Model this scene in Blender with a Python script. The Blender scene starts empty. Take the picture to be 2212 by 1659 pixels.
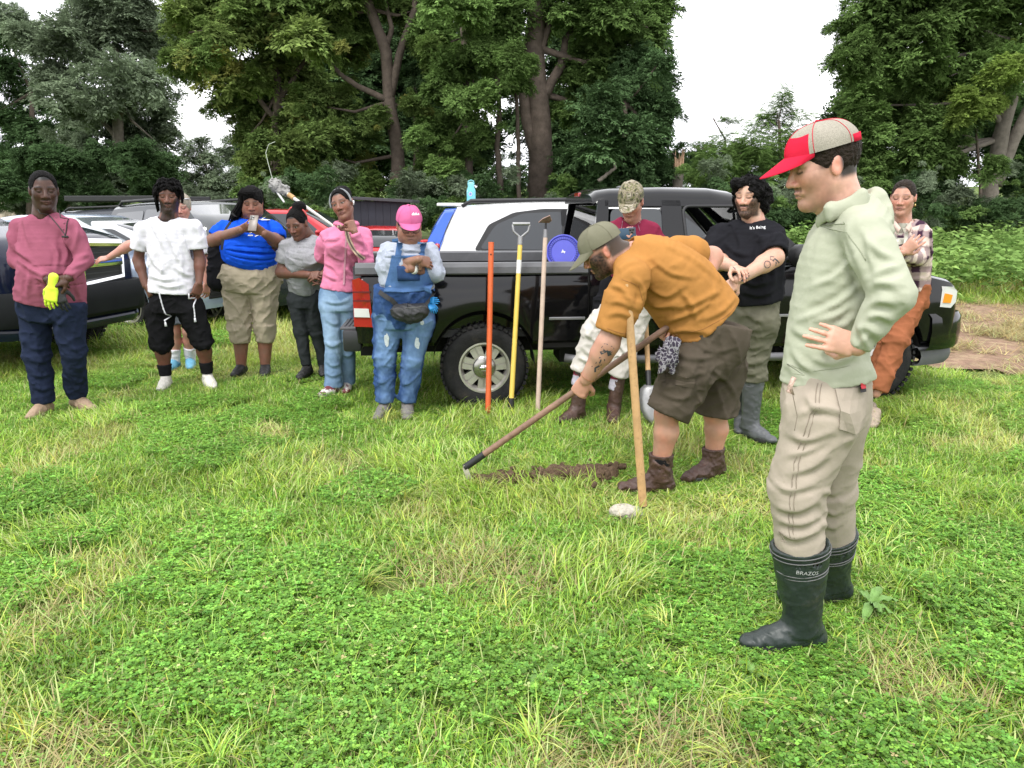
import bpy, bmesh, math, random
import numpy as np
from mathutils import Vector, Matrix
from mathutils.bvhtree import BVHTree

# ---------------------------------------------------------------- camera, sky, sun, exposure
scene = bpy.context.scene
COL = scene.collection
CAM_H, PITCH, FPX = 1.53, math.radians(13.0), 1640.0
cam_d = bpy.data.cameras.new('camera')
cam = bpy.data.objects.new('camera', cam_d)
COL.objects.link(cam)
cam.location = (0, 0, CAM_H)
cam.rotation_euler = (math.radians(90) - PITCH, 0, 0)
cam_d.sensor_width = 36.0
cam_d.lens = 36.0 * FPX / 2212.0
cam_d.clip_start = 0.05
cam_d.clip_end = 2000
scene.camera = cam

SUN_EL, SUN_AZ = math.radians(58), math.radians(205)     # azimuth: from +Y clockwise
world = bpy.data.worlds.new('World')
scene.world = world
world.use_nodes = True
wn, wl = world.node_tree.nodes, world.node_tree.links
wn.clear()
w_out = wn.new('ShaderNodeOutputWorld')
w_bg = wn.new('ShaderNodeBackground')
w_sky = wn.new('ShaderNodeTexSky')
w_sky.sky_type = 'NISHITA'
w_sky.sun_disc = False
w_sky.sun_elevation = SUN_EL
w_sky.sun_rotation = SUN_AZ
w_sky.dust_density = 4.0
w_sky.air_density = 1.0
w_hs = wn.new('ShaderNodeHueSaturation')
w_hs.inputs['Saturation'].default_value = 0.10
w_hs.inputs['Value'].default_value = 1.0
w_tc = wn.new('ShaderNodeTexCoord')
w_map = wn.new('ShaderNodeMapping')
w_map.inputs['Scale'].default_value = (1.2, 1.2, 4.0)
w_no = wn.new('ShaderNodeTexNoise')
w_no.inputs['Scale'].default_value = 1.6
w_no.inputs['Detail'].default_value = 5
w_ramp = wn.new('ShaderNodeValToRGB')
w_ramp.color_ramp.elements[0].position = 0.30
w_ramp.color_ramp.elements[0].color = (11.2, 11.4, 12.6, 1)
w_ramp.color_ramp.elements[1].position = 0.62
w_ramp.color_ramp.elements[1].color = (14.0, 14.0, 14.2, 1)
w_mix = wn.new('ShaderNodeMixRGB')
w_mix.inputs['Fac'].default_value = 0.88
w_bg.inputs['Strength'].default_value = 0.10
wl.new(w_sky.outputs[0], w_hs.inputs['Color'])
wl.new(w_tc.outputs['Generated'], w_map.inputs['Vector'])
wl.new(w_map.outputs[0], w_no.inputs['Vector'])
wl.new(w_no.outputs[0], w_ramp.inputs[0])
wl.new(w_hs.outputs[0], w_mix.inputs['Color1'])
wl.new(w_ramp.outputs[0], w_mix.inputs['Color2'])
wl.new(w_mix.outputs[0], w_bg.inputs['Color'])
wl.new(w_bg.outputs[0], w_out.inputs[0])

sun_d = bpy.data.lights.new('sun', 'SUN')
sun_d.energy = 1.3
sun_d.angle = math.radians(14)
sun_d.color = (1.0, 0.97, 0.92)
sun = bpy.data.objects.new('sun', sun_d)
COL.objects.link(sun)
sd = Vector((math.sin(SUN_AZ) * math.cos(SUN_EL), math.cos(SUN_AZ) * math.cos(SUN_EL), math.sin(SUN_EL)))
sun.rotation_euler = (-sd).to_track_quat('-Z', 'Y').to_euler()
sun.location = (0, -10, 20)

vs = scene.view_settings
vs.view_transform = 'Standard'
vs.look = 'None'
vs.exposure = 0.88
vs.gamma = 1.0
vs.use_curve_mapping = False
scene.cycles.max_bounces = 5
scene.cycles.diffuse_bounces = 2
scene.cycles.glossy_bounces = 3
scene.cycles.transmission_bounces = 4
scene.cycles.transparent_max_bounces = 12
scene.cycles.caustics_reflective = False
scene.cycles.caustics_refractive = False

# ---------------------------------------------------------------- geometry of the view: a point of the place from where it is seen and how far
CP, SP = math.cos(PITCH), math.sin(PITCH)
def P(px, py, Y):
 """world point on the plane y=Y seen at (px,py) of a 2212 x 1659 picture"""
 r = (px - 1106.0) / FPX; u = (829.5 - py) / FPX
 dy = CP + u * SP; dz = -SP + u * CP
 t = Y / dy
 return np.array((r * t, Y, CAM_H + dz * t))
def Gp(px, py, z=0.0):
 """point on the ground seen at (px,py)"""
 r = (px - 1106.0) / FPX; u = (829.5 - py) / FPX
 dy = CP + u * SP; dz = -SP + u * CP
 t = (z - CAM_H) / dz
 return np.array((r * t, dy * t, z))
def gz(x, y):
 """height of the ground: level here, rising slowly away and into the field on the right"""
 x = np.asarray(x, float); y = np.asarray(y, float)
 d = np.maximum(0, y - 16.0); far = np.minimum(d, 60)
 t = np.clip((x - 2.0) / 6.0, 0, 1); t = t * t * (3 - 2 * t)
 return 0.00040 * far ** 2 + 0.03 * np.maximum(0, d - 60) + t * .040 * np.clip(y - 13.0, 0, 22)

# ---------------------------------------------------------------- materials
_M = {}
def _new(name):
 m = bpy.data.materials.new(name); m.use_nodes = True
 nt = m.node_tree; b = nt.nodes['Principled BSDF']
 return m, nt, b
def mat(name, col=(.5, .5, .5), rough=.6, metal=0., spec=.5, var=None, bump=None, coat=0., attr=None, sheen=0., sss=0., wear=None, alpha=None, trans=0., emit=None):
 """var=(scale, amount)  bump=(scale, strength, detail)  attr=name of a colour attribute  wear=(colour, scale, threshold, softness)"""
 if name in _M: return _M[name]
 m, nt, b = _new(name)
 N, L = nt.nodes, nt.links
 tc = N.new('ShaderNodeTexCoord')
 src = None
 if attr:
  a = N.new('ShaderNodeAttribute'); a.attribute_name = attr; src = a.outputs['Color']
 if var:
  no = N.new('ShaderNodeTexNoise'); no.inputs['Scale'].default_value = var[0]; no.inputs['Detail'].default_value = 6; no.inputs['Roughness'].default_value = .65
  L.new(tc.outputs['Object'], no.inputs['Vector'])
  hs = N.new('ShaderNodeHueSaturation')
  mr = N.new('ShaderNodeMapRange')
  mr.inputs['From Min'].default_value = .25; mr.inputs['From Max'].default_value = .75
  mr.inputs['To Min'].default_value = 1 - var[1]; mr.inputs['To Max'].default_value = 1 + var[1]
  L.new(no.outputs[0], mr.inputs[0]); L.new(mr.outputs[0], hs.inputs['Value'])
  if src: L.new(src, hs.inputs['Color'])
  else: hs.inputs['Color'].default_value = (*col, 1)
  src = hs.outputs[0]
 if wear:
  no2 = N.new('ShaderNodeTexNoise'); no2.inputs['Scale'].default_value = wear[1]; no2.inputs['Detail'].default_value = 8; no2.inputs['Roughness'].default_value = .7
  L.new(tc.outputs['Object'], no2.inputs['Vector'])
  mr2 = N.new('ShaderNodeMapRange'); mr2.inputs['From Min'].default_value = wear[2]; mr2.inputs['From Max'].default_value = wear[2] + wear[3]
  L.new(no2.outputs[0], mr2.inputs[0])
  mx = N.new('ShaderNodeMixRGB'); L.new(mr2.outputs[0], mx.inputs[0])
  if src: L.new(src, mx.inputs[1])
  else: mx.inputs[1].default_value = (*col, 1)
  mx.inputs[2].default_value = (*wear[0], 1)
  src = mx.outputs[0]
 if src: L.new(src, b.inputs['Base Color'])
 else: b.inputs['Base Color'].default_value = (*col, 1)
 b.inputs['Roughness'].default_value = rough
 b.inputs['Metallic'].default_value = metal
 b.inputs['Specular IOR Level'].default_value = spec
 b.inputs['Coat Weight'].default_value = coat
 b.inputs['Coat Roughness'].default_value = .06
 b.inputs['Sheen Weight'].default_value = sheen
 if sss:
  b.inputs['Subsurface Weight'].default_value = sss
  b.inputs['Subsurface Radius'].default_value = (.012, .005, .003)
  b.inputs['Subsurface Scale'].default_value = 1.0
 if trans: b.inputs['Transmission Weight'].default_value = trans
 if alpha is not None: b.inputs['Alpha'].default_value = alpha
 if bump:
  no3 = N.new('ShaderNodeTexNoise'); no3.inputs['Scale'].default_value = bump[0]; no3.inputs['Detail'].default_value = bump[2] if len(bump) > 2 else 4
  L.new(tc.outputs['Object'], no3.inputs['Vector'])
  bp = N.new('ShaderNodeBump'); bp.inputs['Strength'].default_value = bump[1]; bp.inputs['Distance'].default_value = .02
  L.new(no3.outputs[0], bp.inputs['Height']); L.new(bp.outputs[0], b.inputs['Normal'])
 _M[name] = m
 return m
def cloth(name, col, var=.12, rough=.95, attr=None):
 return mat('cloth_' + name, col, rough, spec=.06, var=(7, var), bump=(15, .28, 5), attr=attr)
def leaf_mat(name, col, var=.35, trans=.35, rough=.55, tint=True, hue=.03):
 """foliage: instance attribute 'tint' scales brightness and 'warm' shifts to yellow"""
 if name in _M: return _M[name]
 m, nt, b = _new(name)
 N, L = nt.nodes, nt.links
 at = N.new('ShaderNodeAttribute'); at.attribute_type = 'INSTANCER'; at.attribute_name = 'tint'
 aw = N.new('ShaderNodeAttribute'); aw.attribute_type = 'INSTANCER'; aw.attribute_name = 'warm'
 lv = N.new('ShaderNodeAttribute'); lv.attribute_name = 'lv'
 mul = N.new('ShaderNodeMath'); mul.operation = 'MULTIPLY'
 L.new(at.outputs['Fac'], mul.inputs[0]); L.new(lv.outputs['Fac'], mul.inputs[1])
 mx = N.new('ShaderNodeMixRGB'); mx.inputs[1].default_value = (*col, 1)
 mx.inputs[2].default_value = (.42, .36, .10, 1)
 L.new(aw.outputs['Fac'], mx.inputs[0])
 hs = N.new('ShaderNodeHueSaturation')
 L.new(mx.outputs[0], hs.inputs['Color']); L.new(mul.outputs[0], hs.inputs['Value'])
 b = N.new('ShaderNodeBsdfDiffuse'); L.new(hs.outputs[0], b.inputs['Color'])
 tr = N.new('ShaderNodeBsdfTranslucent'); L.new(hs.outputs[0], tr.inputs['Color'])
 ms = N.new('ShaderNodeMixShader'); ms.inputs[0].default_value = trans
 L.new(b.outputs[0], ms.inputs[1]); L.new(tr.outputs[0], ms.inputs[2])
 L.new(ms.outputs[0], nt.nodes['Material Output'].inputs['Surface'])
 _M[name] = m
 return m

def turf_mat(name, trans=.28, gloss=.06):
 if name in _M: return _M[name]
 m, nt, b = _new(name); N, L = nt.nodes, nt.links
 at = N.new('ShaderNodeAttribute'); at.attribute_type = 'INSTANCER'; at.attribute_name = 'tint'
 aw = N.new('ShaderNodeAttribute'); aw.attribute_type = 'INSTANCER'; aw.attribute_name = 'warm'
 co = N.new('ShaderNodeAttribute'); co.attribute_name = 'Col'
 mx = N.new('ShaderNodeMixRGB'); L.new(aw.outputs['Fac'], mx.inputs[0]); L.new(co.outputs['Color'], mx.inputs[1]); mx.inputs[2].default_value = (.42, .36, .10, 1)
 hs = N.new('ShaderNodeHueSaturation'); L.new(mx.outputs[0], hs.inputs['Color']); L.new(at.outputs['Fac'], hs.inputs['Value'])
 d = N.new('ShaderNodeBsdfDiffuse'); L.new(hs.outputs[0], d.inputs['Color'])
 t = N.new('ShaderNodeBsdfTranslucent'); L.new(hs.outputs[0], t.inputs['Color'])
 ms = N.new('ShaderNodeMixShader'); ms.inputs[0].default_value = trans; L.new(d.outputs[0], ms.inputs[1]); L.new(t.outputs[0], ms.inputs[2])
 out = ms
 if gloss:
  g = N.new('ShaderNodeBsdfGlossy'); g.inputs['Roughness'].default_value = .38
  m2 = N.new('ShaderNodeMixShader'); m2.inputs[0].default_value = gloss; L.new(ms.outputs[0], m2.inputs[1]); L.new(g.outputs[0], m2.inputs[2]); out = m2
 L.new(out.outputs[0], nt.nodes['Material Output'].inputs['Surface'])
 _M[name] = m
 return m
# ---------------------------------------------------------------- objects
def link(name, data, parent=None):
 o = bpy.data.objects.new(name, data); COL.objects.link(o)
 if parent is not None: o.parent = parent
 return o
def tag(o, label=None, cat=None, group=None, kind=None):
 if label: o['label'] = label
 if cat: o['category'] = cat
 if group: o['group'] = group
 if kind: o['kind'] = kind
 return o
def empty(name, loc, label, cat, group=None, rz=0.):
 o = bpy.data.objects.new(name, None); COL.objects.link(o)
 o.location = loc; o.rotation_euler = (0, 0, rz); o.empty_display_size = .1
 return tag(o, label, cat, group)
def mesh_np(name, V, F, material=None, smooth=True, cols=None, loc=None):
 """V (n,3); F (m,3|4) array or list of index lists"""
 me = bpy.data.meshes.new(name)
 V = np.asarray(V, np.float32)
 if isinstance(F, np.ndarray) and F.ndim == 2:
  k = F.shape[1]; n = F.shape[0]
  me.vertices.add(len(V)); me.vertices.foreach_set('co', V.ravel())
  me.loops.add(n * k); me.loops.foreach_set('vertex_index', F.astype(np.int32).ravel())
  me.polygons.add(n)
  me.polygons.foreach_set('loop_start', np.arange(0, n * k, k, dtype=np.int32))
  me.update(calc_edges=True)
 else:
  me.from_pydata([tuple(map(float, v)) for v in V], [], [list(map(int, f)) for f in F])
 if smooth and len(me.polygons):
  me.polygons.foreach_set('use_smooth', np.ones(len(me.polygons), bool))
 if cols is not None:
  a = me.color_attributes.new('Col', 'FLOAT_COLOR', 'POINT')
  c4 = np.ones((len(V), 4), np.float32); c4[:, :3] = cols
  a.data.foreach_set('color', c4.ravel())
 if material: me.materials.append(material)
 me.validate(verbose=False)
 return me
class MB:
 """collects pieces of one mesh"""
 def __init__(s): s.v = []; s.f = []
 def add(s, V, F, M=None):
  n = len(s.v)
  for p in V:
   p = Vector(p)
   if M is not None: p = M @ p
   s.v.append((p.x, p.y, p.z))
  for f in F: s.f.append([i + n for i in f])
  return s
 def box(s, c, d, M=None, bev=0.):
  x, y, z = d[0] / 2, d[1] / 2, d[2] / 2
  if bev <= 0:
   V = [(c[0] + i * x, c[1] + j * y, c[2] + k * z) for i in (-1, 1) for j in (-1, 1) for k in (-1, 1)]
   F = [(0, 1, 3, 2), (4, 6, 7, 5), (0, 4, 5, 1), (2, 3, 7, 6), (0, 2, 6, 4), (1, 5, 7, 3)]
   return s.add(V, F, M)
  V = []; F = []
  bm = bmesh.new(); bmesh.ops.create_cube(bm, size=1)
  for v in bm.verts: v.co = Vector((c[0] + v.co.x * 2 * x, c[1] + v.co.y * 2 * y, c[2] + v.co.z * 2 * z))
  bmesh.ops.bevel(bm, geom=list(bm.edges), offset=bev, segments=2, affect='EDGES', profile=.5)
  bm.verts.index_update()
  V = [v.co.copy() for v in bm.verts]; F = [[v.index for v in f.verts] for f in bm.faces]
  bm.free()
  return s.add(V, F, M)
 def tube(s, pts, r, n=8, cap=True, M=None):
  pts = [Vector(p) for p in pts]
  if not hasattr(r, '__len__'): r = [r] * len(pts)
  V = []; F = []
  up = None
  for i, p in enumerate(pts):
   d = (pts[min(i + 1, len(pts) - 1)] - pts[max(i - 1, 0)]).normalized()
   if up is None:
    up = Vector((0, 0, 1)) if abs(d.z) < .9 else Vector((1, 0, 0))
   a = d.cross(up)
   if a.length < 1e-6: a = d.orthogonal()
   a.normalize(); b = a.cross(d).normalized(); up = b
   for k in range(n):
    t = 2 * math.pi * k / n
    V.append(p + (a * math.cos(t) + b * math.sin(t)) * r[i])
  for i in range(len(pts) - 1):
   for k in range(n):
    F.append((i * n + k, (i + 1) * n + k, (i + 1) * n + (k + 1) % n, i * n + (k + 1) % n))
  if cap:
   F.append(tuple(range(n))); F.append(tuple((len(pts) - 1) * n + k for k in reversed(range(n))))
  return s.add(V, F, M)
 def lathe(s, prof, n=24, M=None, cap=True):
  """prof [(r,z)] about z"""
  V = []; F = []
  for r, z in prof:
   for k in range(n):
    t = 2 * math.pi * k / n
    V.append((r * math.cos(t), r * math.sin(t), z))
  for i in range(len(prof) - 1):
   for k in range(n):
    F.append((i * n + k, i * n + (k + 1) % n, (i + 1) * n + (k + 1) % n, (i + 1) * n + k))
  if cap:
   F.append(tuple(reversed(range(n)))); F.append(tuple((len(prof) - 1) * n + k for k in range(n)))
  return s.add(V, F, M)
 def prism(s, poly, h0, h1, M=None):
  """poly [(x,y)] extruded from z=h0 to h1"""
  n = len(poly)
  V = [(x, y, h0) for x, y in poly] + [(x, y, h1) for x, y in poly]
  F = [tuple(reversed(range(n))), tuple(range(n, 2 * n))] + [(i, (i + 1) % n, n + (i + 1) % n, n + i) for i in range(n)]
  return s.add(V, F, M)
 def grid(s, rows, M=None, close=False, flip=False):
  """rows of points, equal length"""
  m = len(rows[0]); V = [p for r in rows for p in r]; F = []
  for i in range(len(rows) - 1):
   for j in range(m if close else m - 1):
    f = (i * m + j, i * m + (j + 1) % m, (i + 1) * m + (j + 1) % m, (i + 1) * m + j)
    F.append(tuple(reversed(f)) if flip else f)
  return s.add(V, F, M)
 def build(s, name, material, parent=None, smooth=False, angle=None, bevel=0., fix=True, **tags):
  me = bpy.data.meshes.new(name)
  me.from_pydata(s.v, [], s.f)
  if fix:
   bm = bmesh.new(); bm.from_mesh(me)
   bmesh.ops.recalc_face_normals(bm, faces=bm.faces)
   bm.to_mesh(me); bm.free()
  if smooth or angle:
   me.polygons.foreach_set('use_smooth', np.ones(len(me.polygons), bool))
   if angle: me.set_sharp_from_angle(angle=math.radians(angle))
  if material: me.materials.append(material)
  o = link(name, me, parent)
  if bevel:
   md = o.modifiers.new('bevel', 'BEVEL'); md.width = bevel; md.segments = 2; md.limit_method = 'ANGLE'; md.angle_limit = math.radians(40)
  if tags: tag(o, **tags)
  return o
def frame(origin, x, y=None, z=None):
 """matrix from axes; given x and z, or y and z ..."""
 if x is not None: x = Vector(x).normalized()
 if z is not None: z = Vector(z).normalized()
 if y is not None: y = Vector(y).normalized()
 if z is None: z = x.cross(y).normalized(); y = z.cross(x)
 elif x is None: x = y.cross(z).normalized(); z = x.cross(y)
 else: y = z.cross(x).normalized(); x = y.cross(z)
 M = Matrix((x, y, z)).transposed().to_4x4(); M.translation = Vector(origin)
 return M
def text_polys(txt, size=1.0):
 cu = bpy.data.curves.new('t', 'FONT'); cu.body = txt; cu.size = size; cu.align_x = 'CENTER'; cu.align_y = 'CENTER'; cu.resolution_u = 2
 o = bpy.data.objects.new('t', cu); COL.objects.link(o)
 dg = bpy.context.evaluated_depsgraph_get(); dg.update()
 me = bpy.data.meshes.new_from_object(o.evaluated_get(dg))
 V = [v.co.copy() for v in me.vertices]; F = [list(p.vertices) for p in me.polygons]
 bpy.data.objects.remove(o); bpy.data.curves.remove(cu); bpy.data.meshes.remove(me)
 return V, F
def bvh_of(objs):
 V = []; F = []
 for o in (objs if isinstance(objs, (list, tuple)) else [objs]):
  n = len(V); mw = o.matrix_world if o.parent is None else o.parent.matrix_world @ o.matrix_parent_inverse @ o.matrix_basis
  V += [tuple(v.co) for v in o.data.vertices]; F += [[i + n for i in p.vertices] for p in o.data.polygons]
 return BVHTree.FromPolygons(V, F)

# ---------------------------------------------------------------- points that carry leaves, blades ...
def scatter_group(name, protos):
 c = bpy.data.collections.new(name + '_pieces')
 for i, o in enumerate(protos):
  o.name = '%s_%02d' % (o.name, i); c.objects.link(o)
 g = bpy.data.node_groups.new(name, 'GeometryNodeTree')
 g.interface.new_socket('Geometry', in_out='INPUT', socket_type='NodeSocketGeometry')
 g.interface.new_socket('Geometry', in_out='OUTPUT', socket_type='NodeSocketGeometry')
 N, L = g.nodes, g.links
 gi = N.new('NodeGroupInput'); go = N.new('NodeGroupOutput')
 ci = N.new('GeometryNodeCollectionInfo'); ci.inputs['Collection'].default_value = c
 ci.inputs['Separate Children'].default_value = True; ci.inputs['Reset Children'].default_value = True
 ip = N.new('GeometryNodeInstanceOnPoints'); ip.inputs['Pick Instance'].default_value = True
 def na(n, t):
  a = N.new('GeometryNodeInputNamedAttribute'); a.data_type = t; a.inputs['Name'].default_value = n; return a.outputs[0]
 L.new(gi.outputs[0], ip.inputs['Points']); L.new(ci.outputs[0], ip.inputs['Instance'])
 L.new(na('pick', 'INT'), ip.inputs['Instance Index'])
 L.new(na('rot', 'FLOAT_VECTOR'), ip.inputs['Rotation'])
 L.new(na('scl', 'FLOAT_VECTOR'), ip.inputs['Scale'])
 L.new(ip.outputs[0], go.inputs[0])
 return g
def scatter(name, g, pts, rot, scl, pick, tint, warm, parent=None, material=None):
 me = bpy.data.meshes.new(name)
 n = len(pts)
 me.vertices.add(n); me.vertices.foreach_set('co', np.asarray(pts, np.float32).ravel())
 a = me.attributes.new('rot', 'FLOAT_VECTOR', 'POINT'); a.data.foreach_set('vector', np.asarray(rot, np.float32).ravel())
 scl = np.asarray(scl, np.float32)
 if scl.ndim == 1: scl = np.repeat(scl[:, None], 3, 1)
 a = me.attributes.new('scl', 'FLOAT_VECTOR', 'POINT'); a.data.foreach_set('vector', scl.ravel())
 a = me.attributes.new('pick', 'INT', 'POINT'); a.data.foreach_set('value', np.asarray(pick, np.int32))
 a = me.attributes.new('tint', 'FLOAT', 'POINT'); a.data.foreach_set('value', np.asarray(tint, np.float32))
 a = me.attributes.new('warm', 'FLOAT', 'POINT'); a.data.foreach_set('value', np.asarray(warm, np.float32))
 me.update()
 o = link(name, me, parent)
 md = o.modifiers.new('pieces', 'NODES'); md.node_group = g
 return o
def proto(name, V, F, material, lv=None, cols=None):
 me = mesh_np(name, V, F, material, smooth=False, cols=cols)
 if cols is not None: return bpy.data.objects.new(name, me)
 a = me.attributes.new('lv', 'FLOAT', 'POINT')
 a.data.foreach_set('value', np.asarray(lv if lv is not None else np.ones(len(V)), np.float32))
 return bpy.data.objects.new(name, me)
_lat = np.random.default_rng(5).random((33, 33, 33)).astype(np.float32)
def vnoise(x, y, z):
 """smooth value noise 0..1 on arrays"""
 x = np.asarray(x, np.float32) % 32; y = np.asarray(y, np.float32) % 32; z = np.asarray(z, np.float32) % 32
 i = np.minimum(x.astype(np.int32), 31); j = np.minimum(y.astype(np.int32), 31); k = np.minimum(z.astype(np.int32), 31)
 fx = x - i; fy = y - j; fz = z - k
 fx = fx * fx * (3 - 2 * fx); fy = fy * fy * (3 - 2 * fy); fz = fz * fz * (3 - 2 * fz)
 def l(a, b, c): return _lat[i + a, j + b, k + c]
 c00 = l(0, 0, 0) * (1 - fx) + l(1, 0, 0) * fx; c10 = l(0, 1, 0) * (1 - fx) + l(1, 1, 0) * fx
 c01 = l(0, 0, 1) * (1 - fx) + l(1, 0, 1) * fx; c11 = l(0, 1, 1) * (1 - fx) + l(1, 1, 1) * fx
 return (c00 * (1 - fy) + c10 * fy) * (1 - fz) + (c01 * (1 - fy) + c11 * fy) * fz
# ================================================================ people: one skin per body, clothes grown over it
def lin(*c):
 if len(c) == 1: c = c[0]
 return tuple(((x / 255.) / 12.92 if x / 255. <= .04045 else ((x / 255. + .055) / 1.055) ** 2.4) for x in c)
def A(v): return np.asarray(v, np.float64)
def nrm(v):
 v = A(v); return v / max(1e-9, np.linalg.norm(v))
class ec:
 """a limb piece: a tapering rod with an elliptic section"""
 def __init__(s, p0, p1, r0, r1, u=(1, 0, 0), cap=None, flat=False):
  s.p0, s.p1 = A(p0), A(p1)
  s.r0 = A(r0) if hasattr(r0, '__len__') else A((r0, r0)); s.r1 = A(r1) if hasattr(r1, '__len__') else A((r1, r1))
  w = s.p1 - s.p0; s.L = max(1e-6, np.linalg.norm(w)); s.w = w / s.L
  u = A(u) - s.w * np.dot(u, s.w)
  if np.linalg.norm(u) < 1e-3: u = np.cross(s.w, (0.3, .9, .2))
  s.u = nrm(u); s.v = np.cross(s.w, s.u); s.cap = cap; s.flat = flat
  m = max(s.r0.max(), s.r1.max())
  s.lo = np.minimum(s.p0, s.p1) - m; s.hi = np.maximum(s.p0, s.p1) + m
 def __call__(s, x, y, z):
  x = x - np.float32(s.p0[0]); y = y - np.float32(s.p0[1]); z = z - np.float32(s.p0[2])
  f = lambda a: (x * np.float32(a[0]) + y * np.float32(a[1])) + z * np.float32(a[2])
  S = f(s.w); t = np.clip(S / s.L, 0, 1); ds = S - t * s.L
  a = s.r0[0] + (s.r1[0] - s.r0[0]) * t; b = s.r0[1] + (s.r1[1] - s.r0[1]) * t
  a = a.astype(np.float32); b = b.astype(np.float32)
  mn = np.minimum(a, b)
  U = f(s.u) / a; V = f(s.v) / b
  if s.flat:
   d = (np.sqrt(U * U + V * V) - 1) * mn
   return np.maximum(d, np.abs(ds))if False else np.maximum(d, np.abs(S - s.L / 2) - s.L / 2)
  c = mn if s.cap is None else np.float32(s.cap)
  W = ds / c
  return (np.sqrt(U * U + V * V + W * W) - 1) * mn
class ell:
 def __init__(s, c, r, ax=None):
  s.c, s.r = A(c), A(r); s.ax = A(ax) if ax is not None else np.eye(3)
  m = s.r.max(); s.lo = s.c - m; s.hi = s.c + m
 def __call__(s, x, y, z):
  x = x - np.float32(s.c[0]); y = y - np.float32(s.c[1]); z = z - np.float32(s.c[2])
  q = 0
  for i in range(3):
   f = (x * np.float32(s.ax[i][0] / s.r[i]) + y * np.float32(s.ax[i][1] / s.r[i])) + z * np.float32(s.ax[i][2] / s.r[i])
   q = q + f * f
  return (np.sqrt(q) - 1) * np.float32(s.r.min())
class half:
 """keeps the side the normal points away from"""
 def __init__(s, p, n): s.p, s.n = A(p), nrm(n)
 def __call__(s, x, y, z):
  return ((x - np.float32(s.p[0])) * np.float32(s.n[0]) + (y - np.float32(s.p[1])) * np.float32(s.n[1])) + (z - np.float32(s.p[2])) * np.float32(s.n[2])
def grow(items, h, folds=None, clip=None, cut_last=True):
 """items [(shape, blend, mode u|s|i)] -> verts, quads.  folds(x,y,z)->metres outward, added near the skin"""
 lo = np.min([p.lo for p, k, m in items if m == 'u'], axis=0) - 4 * h
 hi = np.max([p.hi for p, k, m in items if m == 'u'], axis=0) + 4 * h
 if clip is not None: lo = np.maximum(lo, clip[0]); hi = np.minimum(hi, clip[1])
 n = np.ceil((hi - lo) / h).astype(int) + 1
 ax = [(lo[i] + h * np.arange(n[i])).astype(np.float32) for i in range(3)]
 D = np.full(n, .3, np.float32)
 def crease():
  I = np.nonzero(np.abs(D) < .035)
  D[I] -= folds(ax[0][I[0]], ax[1][I[1]], ax[2][I[2]])
 todo = folds is not None
 for p, k, m in items:
  if todo and cut_last and m != 'u': crease(); todo = False
  if m == 'i':
   d = p(ax[0][:, None, None], ax[1][None, :, None], ax[2][None, None, :])
   D = np.maximum(D, d); continue
  g = k + 3 * h + .012
  i0 = np.maximum(0, np.floor((p.lo - g - lo) / h).astype(int)); i1 = np.minimum(n, np.ceil((p.hi + g - lo) / h).astype(int) + 1)
  if np.any(i1 <= i0): continue
  sl = tuple(slice(a, b) for a, b in zip(i0, i1))
  d = p(ax[0][sl[0]][:, None, None], ax[1][sl[1]][None, :, None], ax[2][sl[2]][None, None, :])
  d = np.broadcast_to(d, D[sl].shape)
  a = D[sl]
  if m == 's': a = -a
  if k > 0:
   hh = np.maximum(k - np.abs(a - d), 0) / k
   r = np.minimum(a, d) - hh * hh * k * .25
  else: r = np.minimum(a, d)
  D[sl] = -r if m == 's' else r
 if todo: crease()
 D[0], D[-1], D[:, 0], D[:, -1], D[:, :, 0], D[:, :, -1] = .1, .1, .1, .1, .1, .1
 return nets(D, lo, h)
def nets(D, lo, h):
 neg = D < 0
 c = [neg[i:D.shape[0] - 1 + i, j:D.shape[1] - 1 + j, k:D.shape[2] - 1 + k] for i in (0, 1) for j in (0, 1) for k in (0, 1)]
 cnt = c[0].astype(np.int8)
 for q in c[1:]: cnt = cnt + q
 act = (cnt > 0) & (cnt < 8)
 I = np.argwhere(act)
 idx = np.full(act.shape, -1, np.int32); idx[act] = np.arange(len(I))
 off = np.array([(i, j, k) for i in (0, 1) for j in (0, 1) for k in (0, 1)])
 vals = np.stack([D[I[:, 0] + o[0], I[:, 1] + o[1], I[:, 2] + o[2]] for o in off], 1)
 acc = np.zeros((len(I), 3)); w = np.zeros(len(I))
 for a in range(8):
  for b in range(a + 1, 8):
   if np.abs(off[a] - off[b]).sum() != 1: continue
   va, vb = vals[:, a], vals[:, b]
   m = (va < 0) != (vb < 0)
   t = np.where(m, va / np.where(m, va - vb, 1), 0)
   acc += np.where(m[:, None], off[a] + (off[b] - off[a]) * t[:, None], 0); w += m
 V = (I + acc / w[:, None]) * h + lo
 Q = []
 for axn in range(3):
  a1, a2 = (axn + 1) % 3, (axn + 2) % 3
  s0 = [slice(1, -1)] * 3; s1 = [slice(1, -1)] * 3
  s0[axn] = slice(0, -1); s1[axn] = slice(1, None)
  n0, n1 = neg[tuple(s0)], neg[tuple(s1)]
  E = np.argwhere(n0 != n1)
  if len(E) == 0: continue
  fl = n0[tuple(E.T)]
  E = E + np.array([0 if i == axn else 1 for i in range(3)])
  def cell(d1, d2):
   q = E.copy(); q[:, a1] += d1; q[:, a2] += d2
   return idx[tuple(q.T)]
  f = np.stack([cell(-1, -1), cell(0, -1), cell(0, 0), cell(-1, 0)], 1)
  f = np.where(fl[:, None], f, f[:, ::-1])
  Q.append(f)
 F = np.concatenate(Q)
 return V, F
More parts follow.
